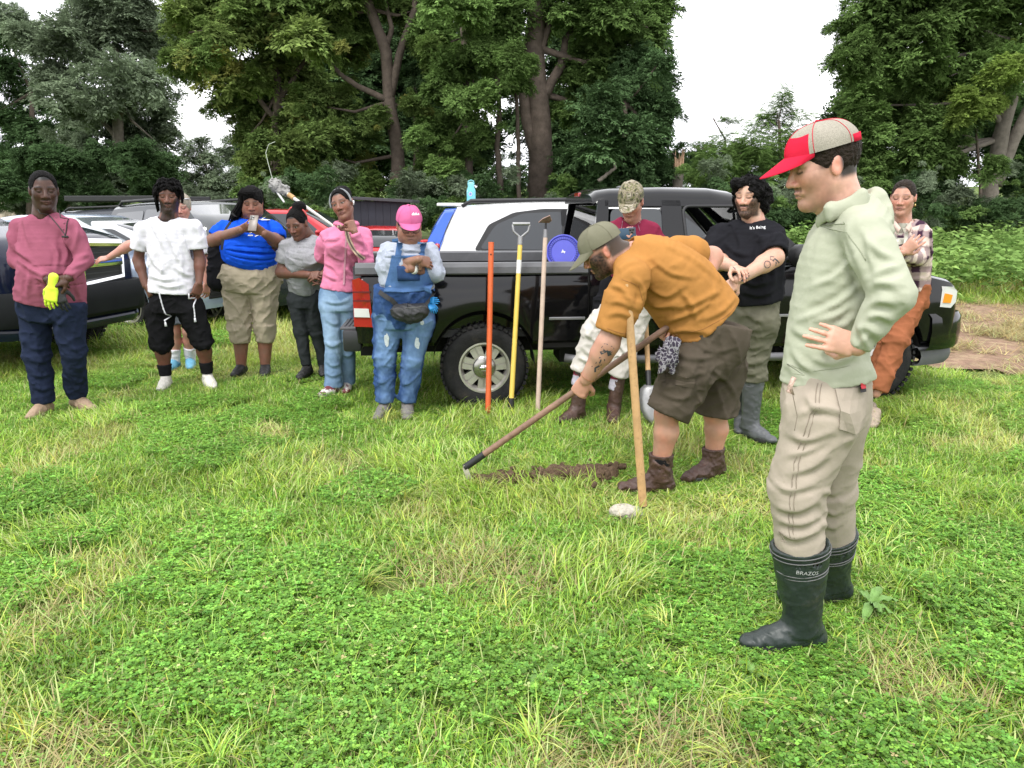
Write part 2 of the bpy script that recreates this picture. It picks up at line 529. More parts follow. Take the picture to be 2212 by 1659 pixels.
def smooth_mesh(V, F, it=1, lam=.5):
 for _ in range(it):
  S = np.zeros_like(V); n = np.zeros(len(V))
  for a, b in ((0, 1), (1, 2), (2, 3), (3, 0)):
   np.add.at(S, F[:, a], V[F[:, b]]); np.add.at(n, F[:, a], 1)
   np.add.at(S, F[:, b], V[F[:, a]]); np.add.at(n, F[:, b], 1)
  V = V + lam * (S / np.maximum(n, 1)[:, None] - V)
 return V
def sst(x, a, b):
 t = np.clip((x - a) / (b - a), 0, 1); return t * t * (3 - 2 * t)
def ridge(n): return 1 - np.abs(2 * n - 1)
def folds_of(amp, seed=0, vert=.45, freq=8., tight=0.):
 """cloth folds: long creases on two slants, short sharp ones between"""
 o = seed * 7.31
 def f(x, y, z):
  wx = (vnoise(x * 2.5 + o, y * 2.5, z * 2.5 + o) - .5) * 3.2
  h = x * .8 + y * .6
  a = ridge(vnoise((h + z * .55 * vert) * freq * 1.5 + wx + o, (x * .6 - y * .8) * freq * .8, (z - h * .6) * freq * .42 * vert + o)) ** 3
  b = ridge(vnoise((h - z * .9) * freq * 1.1 + o + 5 + wx, (x * .6 - y * .8) * freq * .9 + 3, (z + h * .7) * freq * .9 * max(.5, vert) - wx)) ** 3
  c = ridge(vnoise(h * freq * 2.2 + wx * 1.5 + o, (y - x) * freq * 1.2, z * freq * 2.6 + wx)) ** 4
  m = vnoise(x * 4 + 3 + o, y * 4, z * 4 + 7)
  return amp * (1.05 * a + 1.0 * b + .60 * c * (m > .40) - .60)
 return f
def dense(T, n=5):
 """a smooth run of sections through the given ones"""
 R = []
 for i in range(len(T) - 1):
  q = [T[max(0, i - 1)], T[i], T[i + 1], T[min(len(T) - 1, i + 2)]]
  for k in range(n):
   t = k / n
   w = (-.5 * t ** 3 + t * t - .5 * t, 1.5 * t ** 3 - 2.5 * t * t + 1, -1.5 * t ** 3 + 2 * t * t + .5 * t, .5 * t ** 3 - .5 * t * t)
   R.append(tuple(sum(A(q[j][m]) * w[j] for j in range(4)) for m in range(len(T[0]))))
 R.append(T[-1]); return R
def lofted(T, g=0.):
 """pieces of one tube through sections (point, half width, half depth, side vector)"""
 D_ = dense(T); I = []
 for (p0, a0, b0, u0), (p1, a1, b1, u1) in zip(D_[:-1], D_[1:]):
  I.append((ec(p0, p1, (max(.02, a0 + g), max(.02, b0 + g)), (max(.02, a1 + g), max(.02, b1 + g)), u=u0 + u1, cap=.022), .006, 'u'))
 return I
def crease(o, key, lines, amp=.010, w=.013, dy=0.):
 """real folds where the cloth is pulled: each line (px,py)... lifts a ridge with a valley beside it"""
 me = o[key].data; n = len(me.vertices)
 V = np.empty(n * 3, np.float32); me.vertices.foreach_get('co', V); V = V.reshape(-1, 3).astype(float)
 N = np.empty(n * 3, np.float32); me.vertices.foreach_get('normal', N); N = N.reshape(-1, 3)
 X = V[:, 0] + o['base'][0]; Z = V[:, 2]; D_ = np.zeros(n)
 Yw = V[:, 1] + o['base'][1]
 # seen position of every vertex
 dep = Yw * CP + (CAM_H - Z) * SP; sx = 1106 + FPX * X / dep; sy = 829.5 - FPX * ((Z - CAM_H) * CP + Yw * SP) / dep; sc = FPX / dep
 for ln in lines:
  k = ln[-1] if not hasattr(ln[-1], '__len__') else 1.; pts = [p for p in ln if hasattr(p, '__len__')]
  # smooth the line
  P2 = []
  for i in range(len(pts) - 1):
   q = [pts[max(0, i - 1)], pts[i], pts[i + 1], pts[min(len(pts) - 1, i + 2)]]
   for t in (0, .25, .5, .75): P2.append(tuple(.5 * ((2 * q[1][m]) + (q[2][m] - q[0][m]) * t + (2 * q[0][m] - 5 * q[1][m] + 4 * q[2][m] - q[3][m]) * t * t + (3 * q[1][m] - q[0][m] - 3 * q[2][m] + q[3][m]) * t ** 3) for m in (0, 1)))
  P2.append(pts[-1]); best = np.full(n, 1e9); sd_ = np.zeros(n); fade = np.zeros(n); m = len(P2) - 1
  for i in range(m):
   a, b = A(P2[i]), A(P2[i + 1]); e = b - a; L2 = max(1e-6, e @ e); t = np.clip(((sx - a[0]) * e[0] + (sy - a[1]) * e[1]) / L2, 0, 1)
   dx, dy_ = sx - a[0] - t * e[0], sy - a[1] - t * e[1]; dd = np.hypot(dx, dy_); c = dd < best
   best = np.where(c, dd, best); sd_ = np.where(c, np.sign(e[0] * dy_ - e[1] * dx), sd_); u = (i + t) / m; fade = np.where(c, np.clip(np.sin(np.pi * np.clip(u * .92 + .04, 0, 1)), 0, 1) ** .6, fade)
  r = best / sc * sd_ / (w * (.6 + .4 * k)); D_ += k * amp * fade * (np.exp(-(r) ** 2) - .75 * np.exp(-((r - 1.7) / 1.1) ** 2)) * (best / sc < .08)
 D_ *= np.clip(-N[:, 1] * 1.6, 0, 1)
 V += N * D_[:, None]; me.vertices.foreach_set('co', V.astype(np.float32).ravel()); me.update()
def seam(o, key, lines, r=.0022, m=None, name='seam', dy=-.2):
 """stitched lines laid on a garment"""
 for ln in lines:
  pt = drape_path(o, [o['J']((p[0], p[1], dy)) for p in ln], [o[key]], (0, 1, 0), .0005, 7); mb = MB(); mb.tube([p - o['base'] for p in pt], r, 5); mb.build(name, m, o[key], smooth=True)
def yawdir(deg):
 a = math.radians(deg); return np.array((math.sin(a), -math.cos(a), 0.)), np.array((math.cos(a), math.sin(a), 0.))

# ---------------------------------------------------------------- head in its own frame: x = the person's left, y = forward, z = up
def head_frame(c, yaw, pitch=0, roll=0):
 f, l = yawdir(yaw); up = np.array((0, 0, 1.))
 p = math.radians(pitch); f2 = f * math.cos(p) - up * math.sin(p); u2 = up * math.cos(p) + f * math.sin(p)
 r = math.radians(roll); l3 = l * math.cos(r) + u2 * math.sin(r); u3 = u2 * math.cos(r) - l * math.sin(r)
 return A(c), np.stack([l3, f2, u3])          # rows are axes
def to_world(V, fr, s=1.): return fr[0] + (V * s) @ fr[1]
def to_local(p, fr, s=1.): return (fr[1] @ (A(p) - fr[0])) / s
def head_mesh(S, fr, neck, h, neck_r):
 """S: head spec"""
 sc = S.get('size', 1.)
 wd = S.get('wide', 1.)
 nb = to_local(neck, fr, sc)
 I = [(ell((0, -.014, .030), (.076 * wd, .097, .088)), 0, 'u'),
   (ell((0, .026, -.030), (.064 * wd, .066, .084)), .03, 'u'),
   (ec((.048 * wd, -.004, -.052), (.012, .066, -.100), .020, .019), .025, 'u'),
   (ec((-.048 * wd, -.004, -.052), (-.012, .066, -.100), .020, .019), .025, 'u'),
   (ell((.042 * wd, .054, -.018), (.019, .021, .022)), .03, 'u'), (ell((-.042 * wd, .054, -.018), (.019, .021, .022)), .03, 'u'),
   (ell((.033, .104, .010), (.019, .020, .013)), .016, 's'), (ell((-.033, .104, .010), (.019, .020, .013)), .016, 's'),
   (ec((.048, .072, .026), (-.048, .072, .026), .011, .011), .012, 'u'),
   (ell((.032, .0735, .007), (.0155, .0145, .0125)), .004, 'u'), (ell((-.032, .0735, .007), (.0155, .0145, .0125)), .004, 'u'),
   (ec((0, .084, .020), (0, .108, -.026), .0075, .0115 * S.get('nose', 1.)), .008, 'u'),
   (ell((.0125 * S.get('nose', 1.), .096, -.031), (.0105, .012, .009)), .005, 'u'), (ell((-.0125 * S.get('nose', 1.), .096, -.031), (.0105, .012, .009)), .005, 'u'),
   (ec((.024, .080, -.060), (-.024, .080, -.060), .0085, .0085), .008, 'u'),
   (ell((0, .0905, -.0575), (.017, .008, .0055)), .004, 'u'),
   (ell((0, .0885, -.0695), (.016, .008, .0065)), .004, 'u'),
   (ell((0, .074, -.098), (.022, .016, .018)), .012, 'u'),
   ]
 if S.get('fat'):
  q = S['fat']
  I += [(ell((0, .03, -.085), (.072 * q, .06, .045)), .03, 'u'), (ell((.045, .04, -.05), (.035 * q, .04, .04)), .03, 'u'), (ell((-.045, .04, -.05), (.035 * q, .04, .04)), .03, 'u')]
 I += [(ec((0, -.030, -.045), nb, (.056 * neck_r, .060 * neck_r), (.066 * neck_r, .066 * neck_r)), .03, 'u'),
   (ec((0, .02, -.075), nb + A((0, .035, 0)), .03 * neck_r, .03 * neck_r), .04, 'u')]
 for s in (1, -1):
  I += [(ell((s * .079 * wd, -.012, -.004), (.009, .019, .031), [(1, 0, 0), (0, .96, .26), (0, -.26, .96)]), .006, 'u'),
    (ell((s * .090 * wd, -.009, -.002), (.007, .009, .016)), .004, 's')]
 V, F = grow(I, h)
 V = smooth_mesh(V, F, 1, .35)
 x, y, z = V[:, 0], V[:, 1], V[:, 2]
 ax = np.abs(x)
 skin = A(S['skin'])
 C = np.repeat(skin[None], len(V), 0)
 C *= (0.80 + .24 * vnoise(x * 40 + 3, y * 40, z * 40) + .18 * vnoise(x * 130, y * 130, z * 130))[:, None]; C *= 1 + (vnoise(x * 26, y * 26 + 9, z * 26)[:, None] - .5) * A((.10, -.10, -.12))
 warm = np.exp(-((ax - .036) / .022) ** 2 - ((z + .022) / .022) ** 2) * (y > .03) + np.exp(-(ax / .016) ** 2 - ((z + .026) / .016) ** 2) * (y > .09) + .8 * (ax > .077)
 C *= 1 + warm[:, None] * A((.16, -.05, -.05)) * S.get('blush', 1.)
 def mix(m, col):
  m = np.clip(m, 0, 1)[:, None]; C[:] = C * (1 - m) + A(col) * m
 hc = A(S.get('haircol', (.012, .010, .009)))
 b = S.get('beard', 0)
 if b:
  line = S.get('bline', -.034) + .055 * sst(ax, .02, .066)                       # beard edge climbs towards the ears
  m = sst(-z, -line, -line + .020) * sst(y, -.005, .02) * (1 - sst(-z, .112, .130) * (y < .05))
  mo = (1 - sst(ax, .026, .034)) * (z > -.056) * (z < -.040) * (y > .07)
  lipm = (ax < .019) & (z > -.076) & (z < -.054) & (y > .08)
  m = np.maximum(np.where((z > -.050) & (ax < .028), 0, m), mo * S.get('mous', 1.)); m[lipm] = 0
  m = m * (.80 + .3 * vnoise(x * 160, y * 160, z * 160))
  mix(m * b, A(S.get('beardcol', hc)))
 lip = np.exp(-((ax / .021) ** 4)) * np.exp(-(((z + .0635) / .0125) ** 4)) * (y > .078)
 mix(lip * .62, A(S.get('lip', skin * A((1.02, .66, .64)))))
 mix(np.exp(-((ax / .022) ** 4)) * np.exp(-(((z + .0638 + .0045 * (ax / .02) ** 2) / .0028) ** 2)) * (y > .07) * .9, skin * .12)
 bz = .029 + .004 * np.cos((ax - .034) / .03)
 mix(np.exp(-((ax - .032) / .021) ** 2 - ((z - .010) / .013) ** 2) * (y > .05) * .30, skin * A((.55, .42, .42)))  # shade of the eye sockets painted into the skin colour
 brow = np.exp(-(((ax - .034) / .020) ** 4)) * np.exp(-(((z - bz) / .0052) ** 2)) * (y > .05)
 mix(brow * S.get('brow', .9), hc)
 ex = (ax - .032) / .0145
 if S.get('eyes', 'down') == 'open':
  ez = (z - .006) / .0050
  op = (1 - sst(ex ** 2 + ez ** 2, .7, 1.15)) * (y > .06)
  mix(op * .8, (.36, .32, .30))
  mix((1 - sst(((ax - .031) / .0068) ** 2 + ((z - .006) / .0068) ** 2, .6, 1.2)) * op, (.012, .008, .006))
  up = np.exp(-((z - (.0118 - .003 * ex ** 2)) / .0024) ** 2) * (np.abs(ex) < 1.15) * (y > .06)
  mix(up, (.012, .009, .008))
 else:
  up = np.exp(-((z - (.0005 + .0035 * ex ** 2)) / .0038) ** 2) * (np.abs(ex) < 1.12) * (y > .06)
  mix(up * .95, (.014, .010, .009))
  mix(np.exp(-((z - .0145) / .0022) ** 2) * (np.abs(ex) < 1.) * (y > .06) * .35, skin * .35)
 mix(np.exp(-(((ax - .010) / .0042) ** 2) - ((z + .0375) / .0035) ** 2) * (y > .085) * .85, skin * .10)
 if S.get('scalp', 1):
  hl = S.get('hairline', .066)
  m = sst(z, hl + .0 - .03 * sst(-y, -.02, .03), hl + .016 - .03 * sst(-y, -.02, .03)) * (1 - .0 * ax)
  back = sst(-y, .012, .03) * sst(z, -.055, -.035)
  side = (ax > .055) * sst(z, S.get('side', .0), S.get('side', .0) + .02) * sst(-y, -.045, -.025) * (1 - (ax > .082))
  mix(np.maximum(np.maximum(m, back), side) * S.get('scalp', 1), hc)
 return to_world(V * 1., fr, sc), F, C
# ---------------------------------------------------------------- hand: origin at the wrist, y along the fingers, x towards the thumb, z out of the back of the hand
def hand_mesh(wr, dirv, back, thumb=1, curl=(.35, .4, .3), spread=.12, size=1., h=.0034, skin=(.3, .2, .15), thumb_in=.5, fore=None, curls=None):
 y = nrm(dirv); z = nrm(A(back) - y * np.dot(back, y)); x = np.cross(y, z) * thumb
 fr = (A(wr), np.stack([x, y, z]))
 I = [(ec((0, .012, 0), (0, .086, 0), (.028, .016), (.041, .0125), cap=.012), 0, 'u'),
   (ell((.021, .040, -.008), (.017, .028, .013)), .012, 'u'), (ell((-.024, .040, -.006), (.013, .030, .012)), .012, 'u')]
 lens = (.070, .079, .073, .057)
 for i, bx in enumerate((.031, .0105, -.010, -.030)):
  a = spread * (1.5 - i); p = A((bx, .084 - .007 * abs(i - 1.1), 0)); bend = 0.
  cs = curls[i] if curls else curl
  seg = (lens[i] * .46, lens[i] * .31, lens[i] * .25)
  r = .0084 if i < 3 else .0075
  for k in range(3):
   bend += cs[k] * (1 + .06 * i)
   d = A((math.sin(a) * math.cos(bend), math.cos(a) * math.cos(bend), -math.sin(bend)))
   q = p + d * seg[k]
   I.append((ec(p, q, r, r * .90), .0045 if k else .007, 'u')); p = q; r *= .90
 t = thumb_in
 p = A((.026, .020, -.006)); d1 = nrm((.75, .62, -.35 - .5 * t)); q = p + d1 * .040
 I.append((ec(p, q, .0135, .0115), .008, 'u'))
 d2 = nrm((.55 - .5 * t, .85, -.30 - .5 * t)); q2 = q + d2 * .032
 I.append((ec(q, q2, .0112, .0100), .004, 'u'))
 d3 = nrm((.35 - .8 * t, .9, -.25 - .4 * t)); I.append((ec(q2, q2 + d3 * .024, .0100, .0082), .003, 'u'))
 if fore is not None:
  e = fr[1] @ (A(fore) - fr[0]) / size
  e = e / max(1e-6, np.linalg.norm(e)) * .06
  I.append((ec((0, .01, 0), e, (.026, .0185), (.029, .024)), .012, 'u'))
 else: I.append((ec((0, .01, 0), (0, -.06, 0), (.026, .0185), (.029, .024)), .012, 'u'))
 V, F = grow(I, h)
 C = np.repeat(A(skin)[None], len(V), 0) * (.9 + .2 * vnoise(V[:, 0] * 60, V[:, 1] * 60, V[:, 2] * 60))[:, None]
 tip = sst(V[:, 1], .07, .15)[:, None]; C *= 1 + tip * A((.10, -.02, -.02))
 return to_world(V, fr, size), F, C
# ---------------------------------------------------------------- the person
def joinm(parts):
 V = np.concatenate([p[0] for p in parts]); n = 0; Fs = []
 for p in parts: Fs.append(p[1] + n); n += len(p[0])
 C = np.concatenate([p[2] for p in parts]) if len(parts[0]) > 2 else None
 return V, np.concatenate(Fs), C
def lerp(a, b, t): return A(a) + (A(b) - A(a)) * t
def limb_pts(a, b, c, t):
 return lerp(a, b, t) if t <= 1 else lerp(b, c, t - 1)
SLIM = -.012
def make_person(S):
 Y0 = S['Y']
 def J(t): return P(t[0], t[1], Y0 + (t[2] if len(t) > 2 else 0.))
 base = np.array((J(S['torso'][0])[0], Y0, 0.))
 root = empty('person', base, S['label'], 'person', S.get('group'))
 def part(name, V, F, material, cols=None, parent=None, smooth=True):
  me = mesh_np(name, V - base, F, material, smooth, cols)
  return link(name, me, parent or root)
 f, l = yawdir(S['yaw'])
 out = {'root': root, 'J': J, 'base': base, 'part': part}
 h = S.get('h', .011); hc = S.get('hc', .0085)
 skin = A(S['head']['skin'])
 bs = S.get('bodyskin', skin)
 # -- torso sections
 T = []
 for t in S['torso']:
  p = J(t[:3]); yw = t[5] if len(t) > 5 else S['yaw']; _, lu = yawdir(yw)
  T.append((p, t[3], t[4], lu))
 nb = T[-1][0]
 body = lofted(T, -.034)
 arms = {}
 for s in ('L', 'R'):
  a = S.get('arm' + s)
  if not a: continue
  sh, el, wr = J(a['s']) + (0, 0, -.018), J(a['e']), J(a['w']); r = a.get('r', S.get('armr', (.055, .044, .029)))
  cov = a.get('sleeve', S['shirt']['sleeve']) > 1.4; arms[s] = (sh, el, wr, r, a); r0 = r; r = (r[0] * .72, r[1] * (.75 if cov else 1), r[2])
  body += [(ec(lerp(nb, sh, .30) + (0, 0, -.045), sh, r[0] * .65, r[0] * .95), .04, 'u'), (ec(sh, el, r[0] * .95, r[1]), .02, 'u'), (ec(el, wr, r[1] * 1.02, r[2]), .015, 'u')]
  m = lerp(el, wr, .28); body.append((ec(el, m, r[1] * .9, r[1] * 1.02), .02, 'u')); r = r0
 legs = {}
 for s in ('L', 'R'):
  g = S['leg' + s]
  hp, kn, an = J(g['h']), J(g['k']), J(g['a'])
  an[2] = max(an[2], .07)
  r = g.get('r', S.get('legr', (.085, .058, .038)))
  legs[s] = (hp, kn, an, r, g)
  if S['pants']['end'] > 1.3: r = (r[0] * .66, r[1] * (.70 if S['pants']['end'] > 1.7 else 1), r[2] * (.85 if S['pants']['end'] > 1.7 else 1))
  cv = lerp(kn, an, .33) - f * .012
  body += [(ec(hp, kn, r[0], r[1]), .03, 'u'), (ec(kn, cv, r[1] * .93, r[1] * 1.04), .03, 'u'), (ec(cv, an, r[1] * 1.02, r[2]), .02, 'u')]
 V, F = grow(body, h)
 C = np.repeat(A(bs)[None], len(V), 0) * (.80 + .24 * vnoise(V[:, 0] * 14, V[:, 1] * 14, V[:, 2] * 14) + .16 * vnoise(V[:, 0] * 70, V[:, 1] * 70, V[:, 2] * 70))[:, None]; C *= 1 + (vnoise(V[:, 0] * 22, V[:, 1] * 22 + 5, V[:, 2] * 22)[:, None] - .5) * A((.16, -.12, -.14))
 parts = [(V, F, C)]
 H = S['head']
 fr = head_frame(J(H['c']), H.get('yaw', S['yaw']), H.get('pitch', 0), H.get('roll', 0))
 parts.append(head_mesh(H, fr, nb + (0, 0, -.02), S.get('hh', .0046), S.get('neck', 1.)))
 for s in arms:
  a = arms[s][4]
  if a.get('hand') is None: continue
  hd = dict(a['hand'])
  tgt = hd.pop('to'); wr = arms[s][2]
  d = J(tgt) - wr if len(tgt) == 3 else A(tgt)
  parts.append(hand_mesh(wr, d, hd.pop('back'), thumb=hd.pop('thumb', 1 if s == 'R' else -1), skin=bs * 1.03, fore=arms[s][1], size=hd.pop('size', S.get('hand', 1.)), h=S.get('hh', .0046) * .8, **hd))
 V, F, C = joinm(parts)
 if S.get('ink'): C = S['ink'](V, C, arms, legs)
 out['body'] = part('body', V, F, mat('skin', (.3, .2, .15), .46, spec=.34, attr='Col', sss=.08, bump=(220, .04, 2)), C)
 out.update(fr=fr, arms=arms, legs=legs, T=T, nb=nb, f=f, l=l, size=H.get('size', 1.))
 # -- shirt
 sh = S.get('shirt')
 if sh:
  I = []
  g = sh.get('grow', 0.)
  I += lofted(T, g + SLIM)
  for e in sh.get('lumps', ()):
   I.append((ell(J(e[0]), e[1], np.stack([l, f, A((0, 0, 1.))])), e[2] if len(e) > 2 else .06, 'u'))
  ends = []
  for s in arms:
   sp, el, wr, r, a = arms[s]
   end = a.get('sleeve', sh['sleeve']); rr = A(a.get('sr', sh['sr'])) * S.get('slim', .88)
   I.append((ec(lerp(nb, sp, .22) + (0, 0, -.032), sp, rr[0] * .64, rr[0] * .80), .05, 'u'))
   sq = lerp(sp, el, .35); I.append((ec(sp, sq, rr[0] * .80, lerp((rr[0],), (rr[1],), .35)[0]), .02, 'u'))
   if end <= 1:
    e = lerp(sp, el, end); I.append((ec(lerp(sp, el, .3), e, rr[0] * .97, rr[1], cap=.02), .014, 'u')); ends.append((sp, e, rr[1]))
   else:
    I.append((ec(lerp(sp, el, .3), el, rr[0] * .95, rr[1]), .014, 'u'))
    e = lerp(el, wr, end - 1); I.append((ec(el, e, rr[1], rr[2], cap=.02), .012, 'u')); ends.append((el, e, rr[2]))
  for a, b, r in ends:
   d = nrm(b - a); I.append((ec(b - d * .035, b + d * .06, r - .016, r - .014), .004, 's'))
  hem = T[0][0]; ax = nrm(T[1][0] - T[0][0]) if sh.get('hemdir') is None else A(sh['hemdir'])
  I.append((half(hem + ax * .0, -ax), 0, 'i'))
  nr = sh.get('neck', .074)
  up = nrm(fr[0] - nb)
  I.append((ec(nb + up * .06, nb - up * .03 + f * .01, nr, nr * .97, u=l), .012, 's'))
  I.append((ec(nb + up * .05 + f * .05, nb + f * (.03 + .5 * sh.get('vneck', .02)) - up * sh.get('vneck', .02), (nr * .8, nr * .7), (nr * sh.get('vw', .55), .05), u=l), .012, 's'))
  V, F = grow(I, hc, folds_of(sh.get('fold', .011), S.get('seed', 1), sh.get('vert', .5), sh.get('freq', 8.)))
  cols = sh['paint'](V, out) if 'paint' in sh else None
  out['shirt'] = part(sh.get('name', 'shirt'), V, F, sh['mat'], cols)
 # -- trousers or shorts
 tr = S.get('pants')
 if tr:
  I = []
  Pv = [(J(t[:3]), t[3] + SLIM * .8, t[4] + SLIM * .8, l) for t in S['pelvis']]
  I += lofted(Pv)
  for s in ('L', 'R'):
   rr = A(legs[s][4].get('pr', tr['r'])) * S.get('slimleg', .89); I.append((ec(lerp(Pv[0][0], legs[s][0], .5) + (0, 0, .06), legs[s][0], rr[0] * .95, rr[0]), .03, 'u'))
  for e in tr.get('lumps', ()):
   I.append((ell(J(e[0]), e[1], np.stack([l, f, A((0, 0, 1.))])), .06, 'u'))
  ends = []
  for s in ('L', 'R'):
   hp, kn, an, r, g = legs[s]
   rr = A(g.get('pr', tr['r'])) * S.get('slimleg', .89); end = g.get('end', tr['end'])
   if end <= 1:
    e = lerp(hp, kn, end); I.append((ec(hp, e, rr[0], rr[1], cap=.02), .03, 'u')); ends.append((hp, e, rr[1]))
   else:
    I.append((ec(hp, kn, rr[0], rr[1]), .02, 'u')); e = lerp(kn, an, end - 1)
    I.append((ec(kn, e, rr[1], rr[2], cap=.02), .03, 'u')); ends.append((kn, e, rr[2]))
  for a, b, r in ends:
   d = nrm(b - a); I.append((ec(b - d * .03, b + d * .05, r - .017, r - .015), .004, 's'))
   if tr.get('flatend', 1): pass
  top = Pv[-1][0]; ax = nrm(Pv[-1][0] - Pv[0][0])
  I.append((half(top, ax), 0, 'i'))
  V, F = grow(I, hc, folds_of(tr.get('fold', .010), S.get('seed', 1) + 11, tr.get('vert', .7), tr.get('freq', 9.)))
  cols = tr['paint'](V, out) if 'paint' in tr else None
  out['pants'] = part(tr.get('name', 'trousers'), V, F, tr['mat'], cols)
 for s in ('L', 'R'):
  if S.get('shoe'): shoe(out, legs[s], S['shoe'], S)
 return out
def shoe(o, leg, sp, S):
 hp, kn, an, r, g = leg
 fd, ld = yawdir(g.get('foot', S['yaw']))
 an = A(an); k = sp.get('size', 1.)
 c = np.array((an[0], an[1], 0.))
 q = lambda y, z, x=0: c + fd * y * k + ld * x * k + np.array((0, 0, z * k))
 w = sp.get('wide', 1.)
 I = [(ec(q(-.050, .036), q(.06, .034), (.036 * w, .036), (.042 * w, .034), u=ld), 0, 'u'), (ec(q(.06, .034), q(.155, .028), (.043 * w, .034), (.037 * w, .026), u=ld, cap=.045), .02, 'u'),
   (ec(q(-.015, .05), q(.0, sp.get('top', .10)), (.036 * w, .048), (.037 * w, .045), u=ld, cap=.01), .03, 'u'), (ec(q(0, .08), q(.10, .045), .036, .03), .03, 'u')]
 if sp.get('shaft'):
  top = lerp(an, kn, sp['shaft'])
  I.append((ec(q(-.005, .06), top, (.048 * w, .055), (sp.get('rs', .062), sp.get('rs', .062) * 1.08), u=ld, cap=.008), .03, 'u'))
  I.append((ec(lerp(top, an, .12), top + nrm(top - an) * .05, sp.get('rs', .062) - .008, sp.get('rs', .062) - .006), .003, 's'))
 I.append((half((0, 0, .012), (0, 0, -1)), 0, 'i'))
 V, F = grow(I, S.get('hc', .0085) * .7, folds_of(sp.get('fold', .003), 3, 1., 22.))
 ob = o['part']('shoe' if not sp.get('shaft') else 'boot', V, F, sp['mat'])
 # the sole follows the outline of the upper
 ring = []
 for t in np.linspace(0, 2 * math.pi, 28, endpoint=False):
  y = .05 + .112 * math.cos(t); x = math.sin(t) * (.041 + .006 * math.cos(t) - .012 * math.exp(-((y - .02) / .045) ** 2)) * w
  ring.append((y, x))
 mb = MB()
 rows = [[tuple(q(y * e, z, x * e) - o['base']) for y, x in ring] for z, e in ((.0, .97), (.006, 1.03), (.022, 1.05), (.027, 1.0))]
 mb.grid(rows, close=True); n = len(mb.v)
 mb.f.append(list(range(n - 28, n))); mb.f.append(list(reversed(range(28))))
 so = mb.build('sole', sp.get('sole', mat('sole_dark', (.02, .02, .02), .7)), ob, angle=50)
 if sp.get('laces'):
  lb = MB()
  for i in range(5):
   y = .035 + .022 * i; z = .098 - .011 * i
   lb.tube([q(y, z - .014, -.028) - o['base'], q(y + .004, z + .004, 0) - o['base'], q(y, z - .014, .028) - o['base']], .004 * k, 6)
  lb.build('lace', sp['laces'], ob, smooth=True)
 if g.get('sock'):
  m, t1 = g['sock']
  V, F = grow([(ec(an + (0, 0, -.02), lerp(an, kn, t1), r[2] + .007, r[2] + (r[1] - r[2]) * t1 * 1.15 + .009, cap=.006), 0, 'u')], .008, folds_of(.004, 5, 3., 14.))
  out = o['part']('sock', V, F, m)
# ---------------------------------------------------------------- hair
def hair(o, kind, material, **k):
 fr, sc = o['fr'], o['size']
 cap = ell((0, -.016, .034), (k.get('w', .084), k.get('d', .106), k.get('t', .096)))
 face = ell((0, .118, k.get('fz', -.035)), (.088, k.get('fy', .085), k.get('fh', .108)))
 I = [(cap, 0, 'u')]
 pos = []
 if kind == 'short':
  I += [(face, .008, 's'), (ell((0, .02, -.10), (.2, .075, .085)), .01, 's'), (half((0, 0, k.get('low', -.06)), (0, .3, -1)), 0, 'i')]
 elif kind == 'pulled':
  I += [(ell((0, .110, -.008), (.084, .082, .124)), .004, 's'), (ell((0, .03, -.10), (.2, .06, .085)), .01, 's'), (half((0, 0, k.get('low', -.07)), (0, .3, -1)), 0, 'i')]
 elif kind in ('big', 'curly'):
  I = [(ell((0, -.022, .030), (k.get('w', .12), k.get('d', .125), k.get('t', .118))), 0, 'u')]
  for e in k.get('extra', ()): I.append((ell(e[0], e[1]), .03, 'u'))
  I += [(ell((k.get('fx', 0), .125, -.035), (.080, .100, .116)), .01, 's')]
 for e in k.get('add', ()):
  I.append((ec(*e[:4]) if len(e) >= 4 else ell(*e), .012, 'u'))
 am, fq, st = k.get('amp', .004), k.get('freq', 60), k.get('stretch', .35)
 def fn(x, y, z):
  a = vnoise(x * fq, y * fq, z * fq * st + 5); b = vnoise(x * fq * 2.1 + 7, y * fq * 2.1, z * fq * st * 2.1)
  return am * (2.2 * a + 1.0 * b - 1.5)
 V, F = grow(I, k.get('h', .0048), fn, cut_last=False)
 return o['part']('hair', to_world(V, fr, sc), F, material)
def locks(o, paths, r, material, name='lock', n=6):
 """ropes of hair, paths in the head frame"""
 mb = MB()
 for p, rr in paths:
  w = [to_world(A(q)[None], o['fr'], o['size'])[0] - o['base'] for q in p]
  m = len(w)
  mb.tube(w, [rr * (1.0 if i < m - 1 else .55) for i in range(m)], n)
 return mb.build(name, material, o['root'], smooth=True)
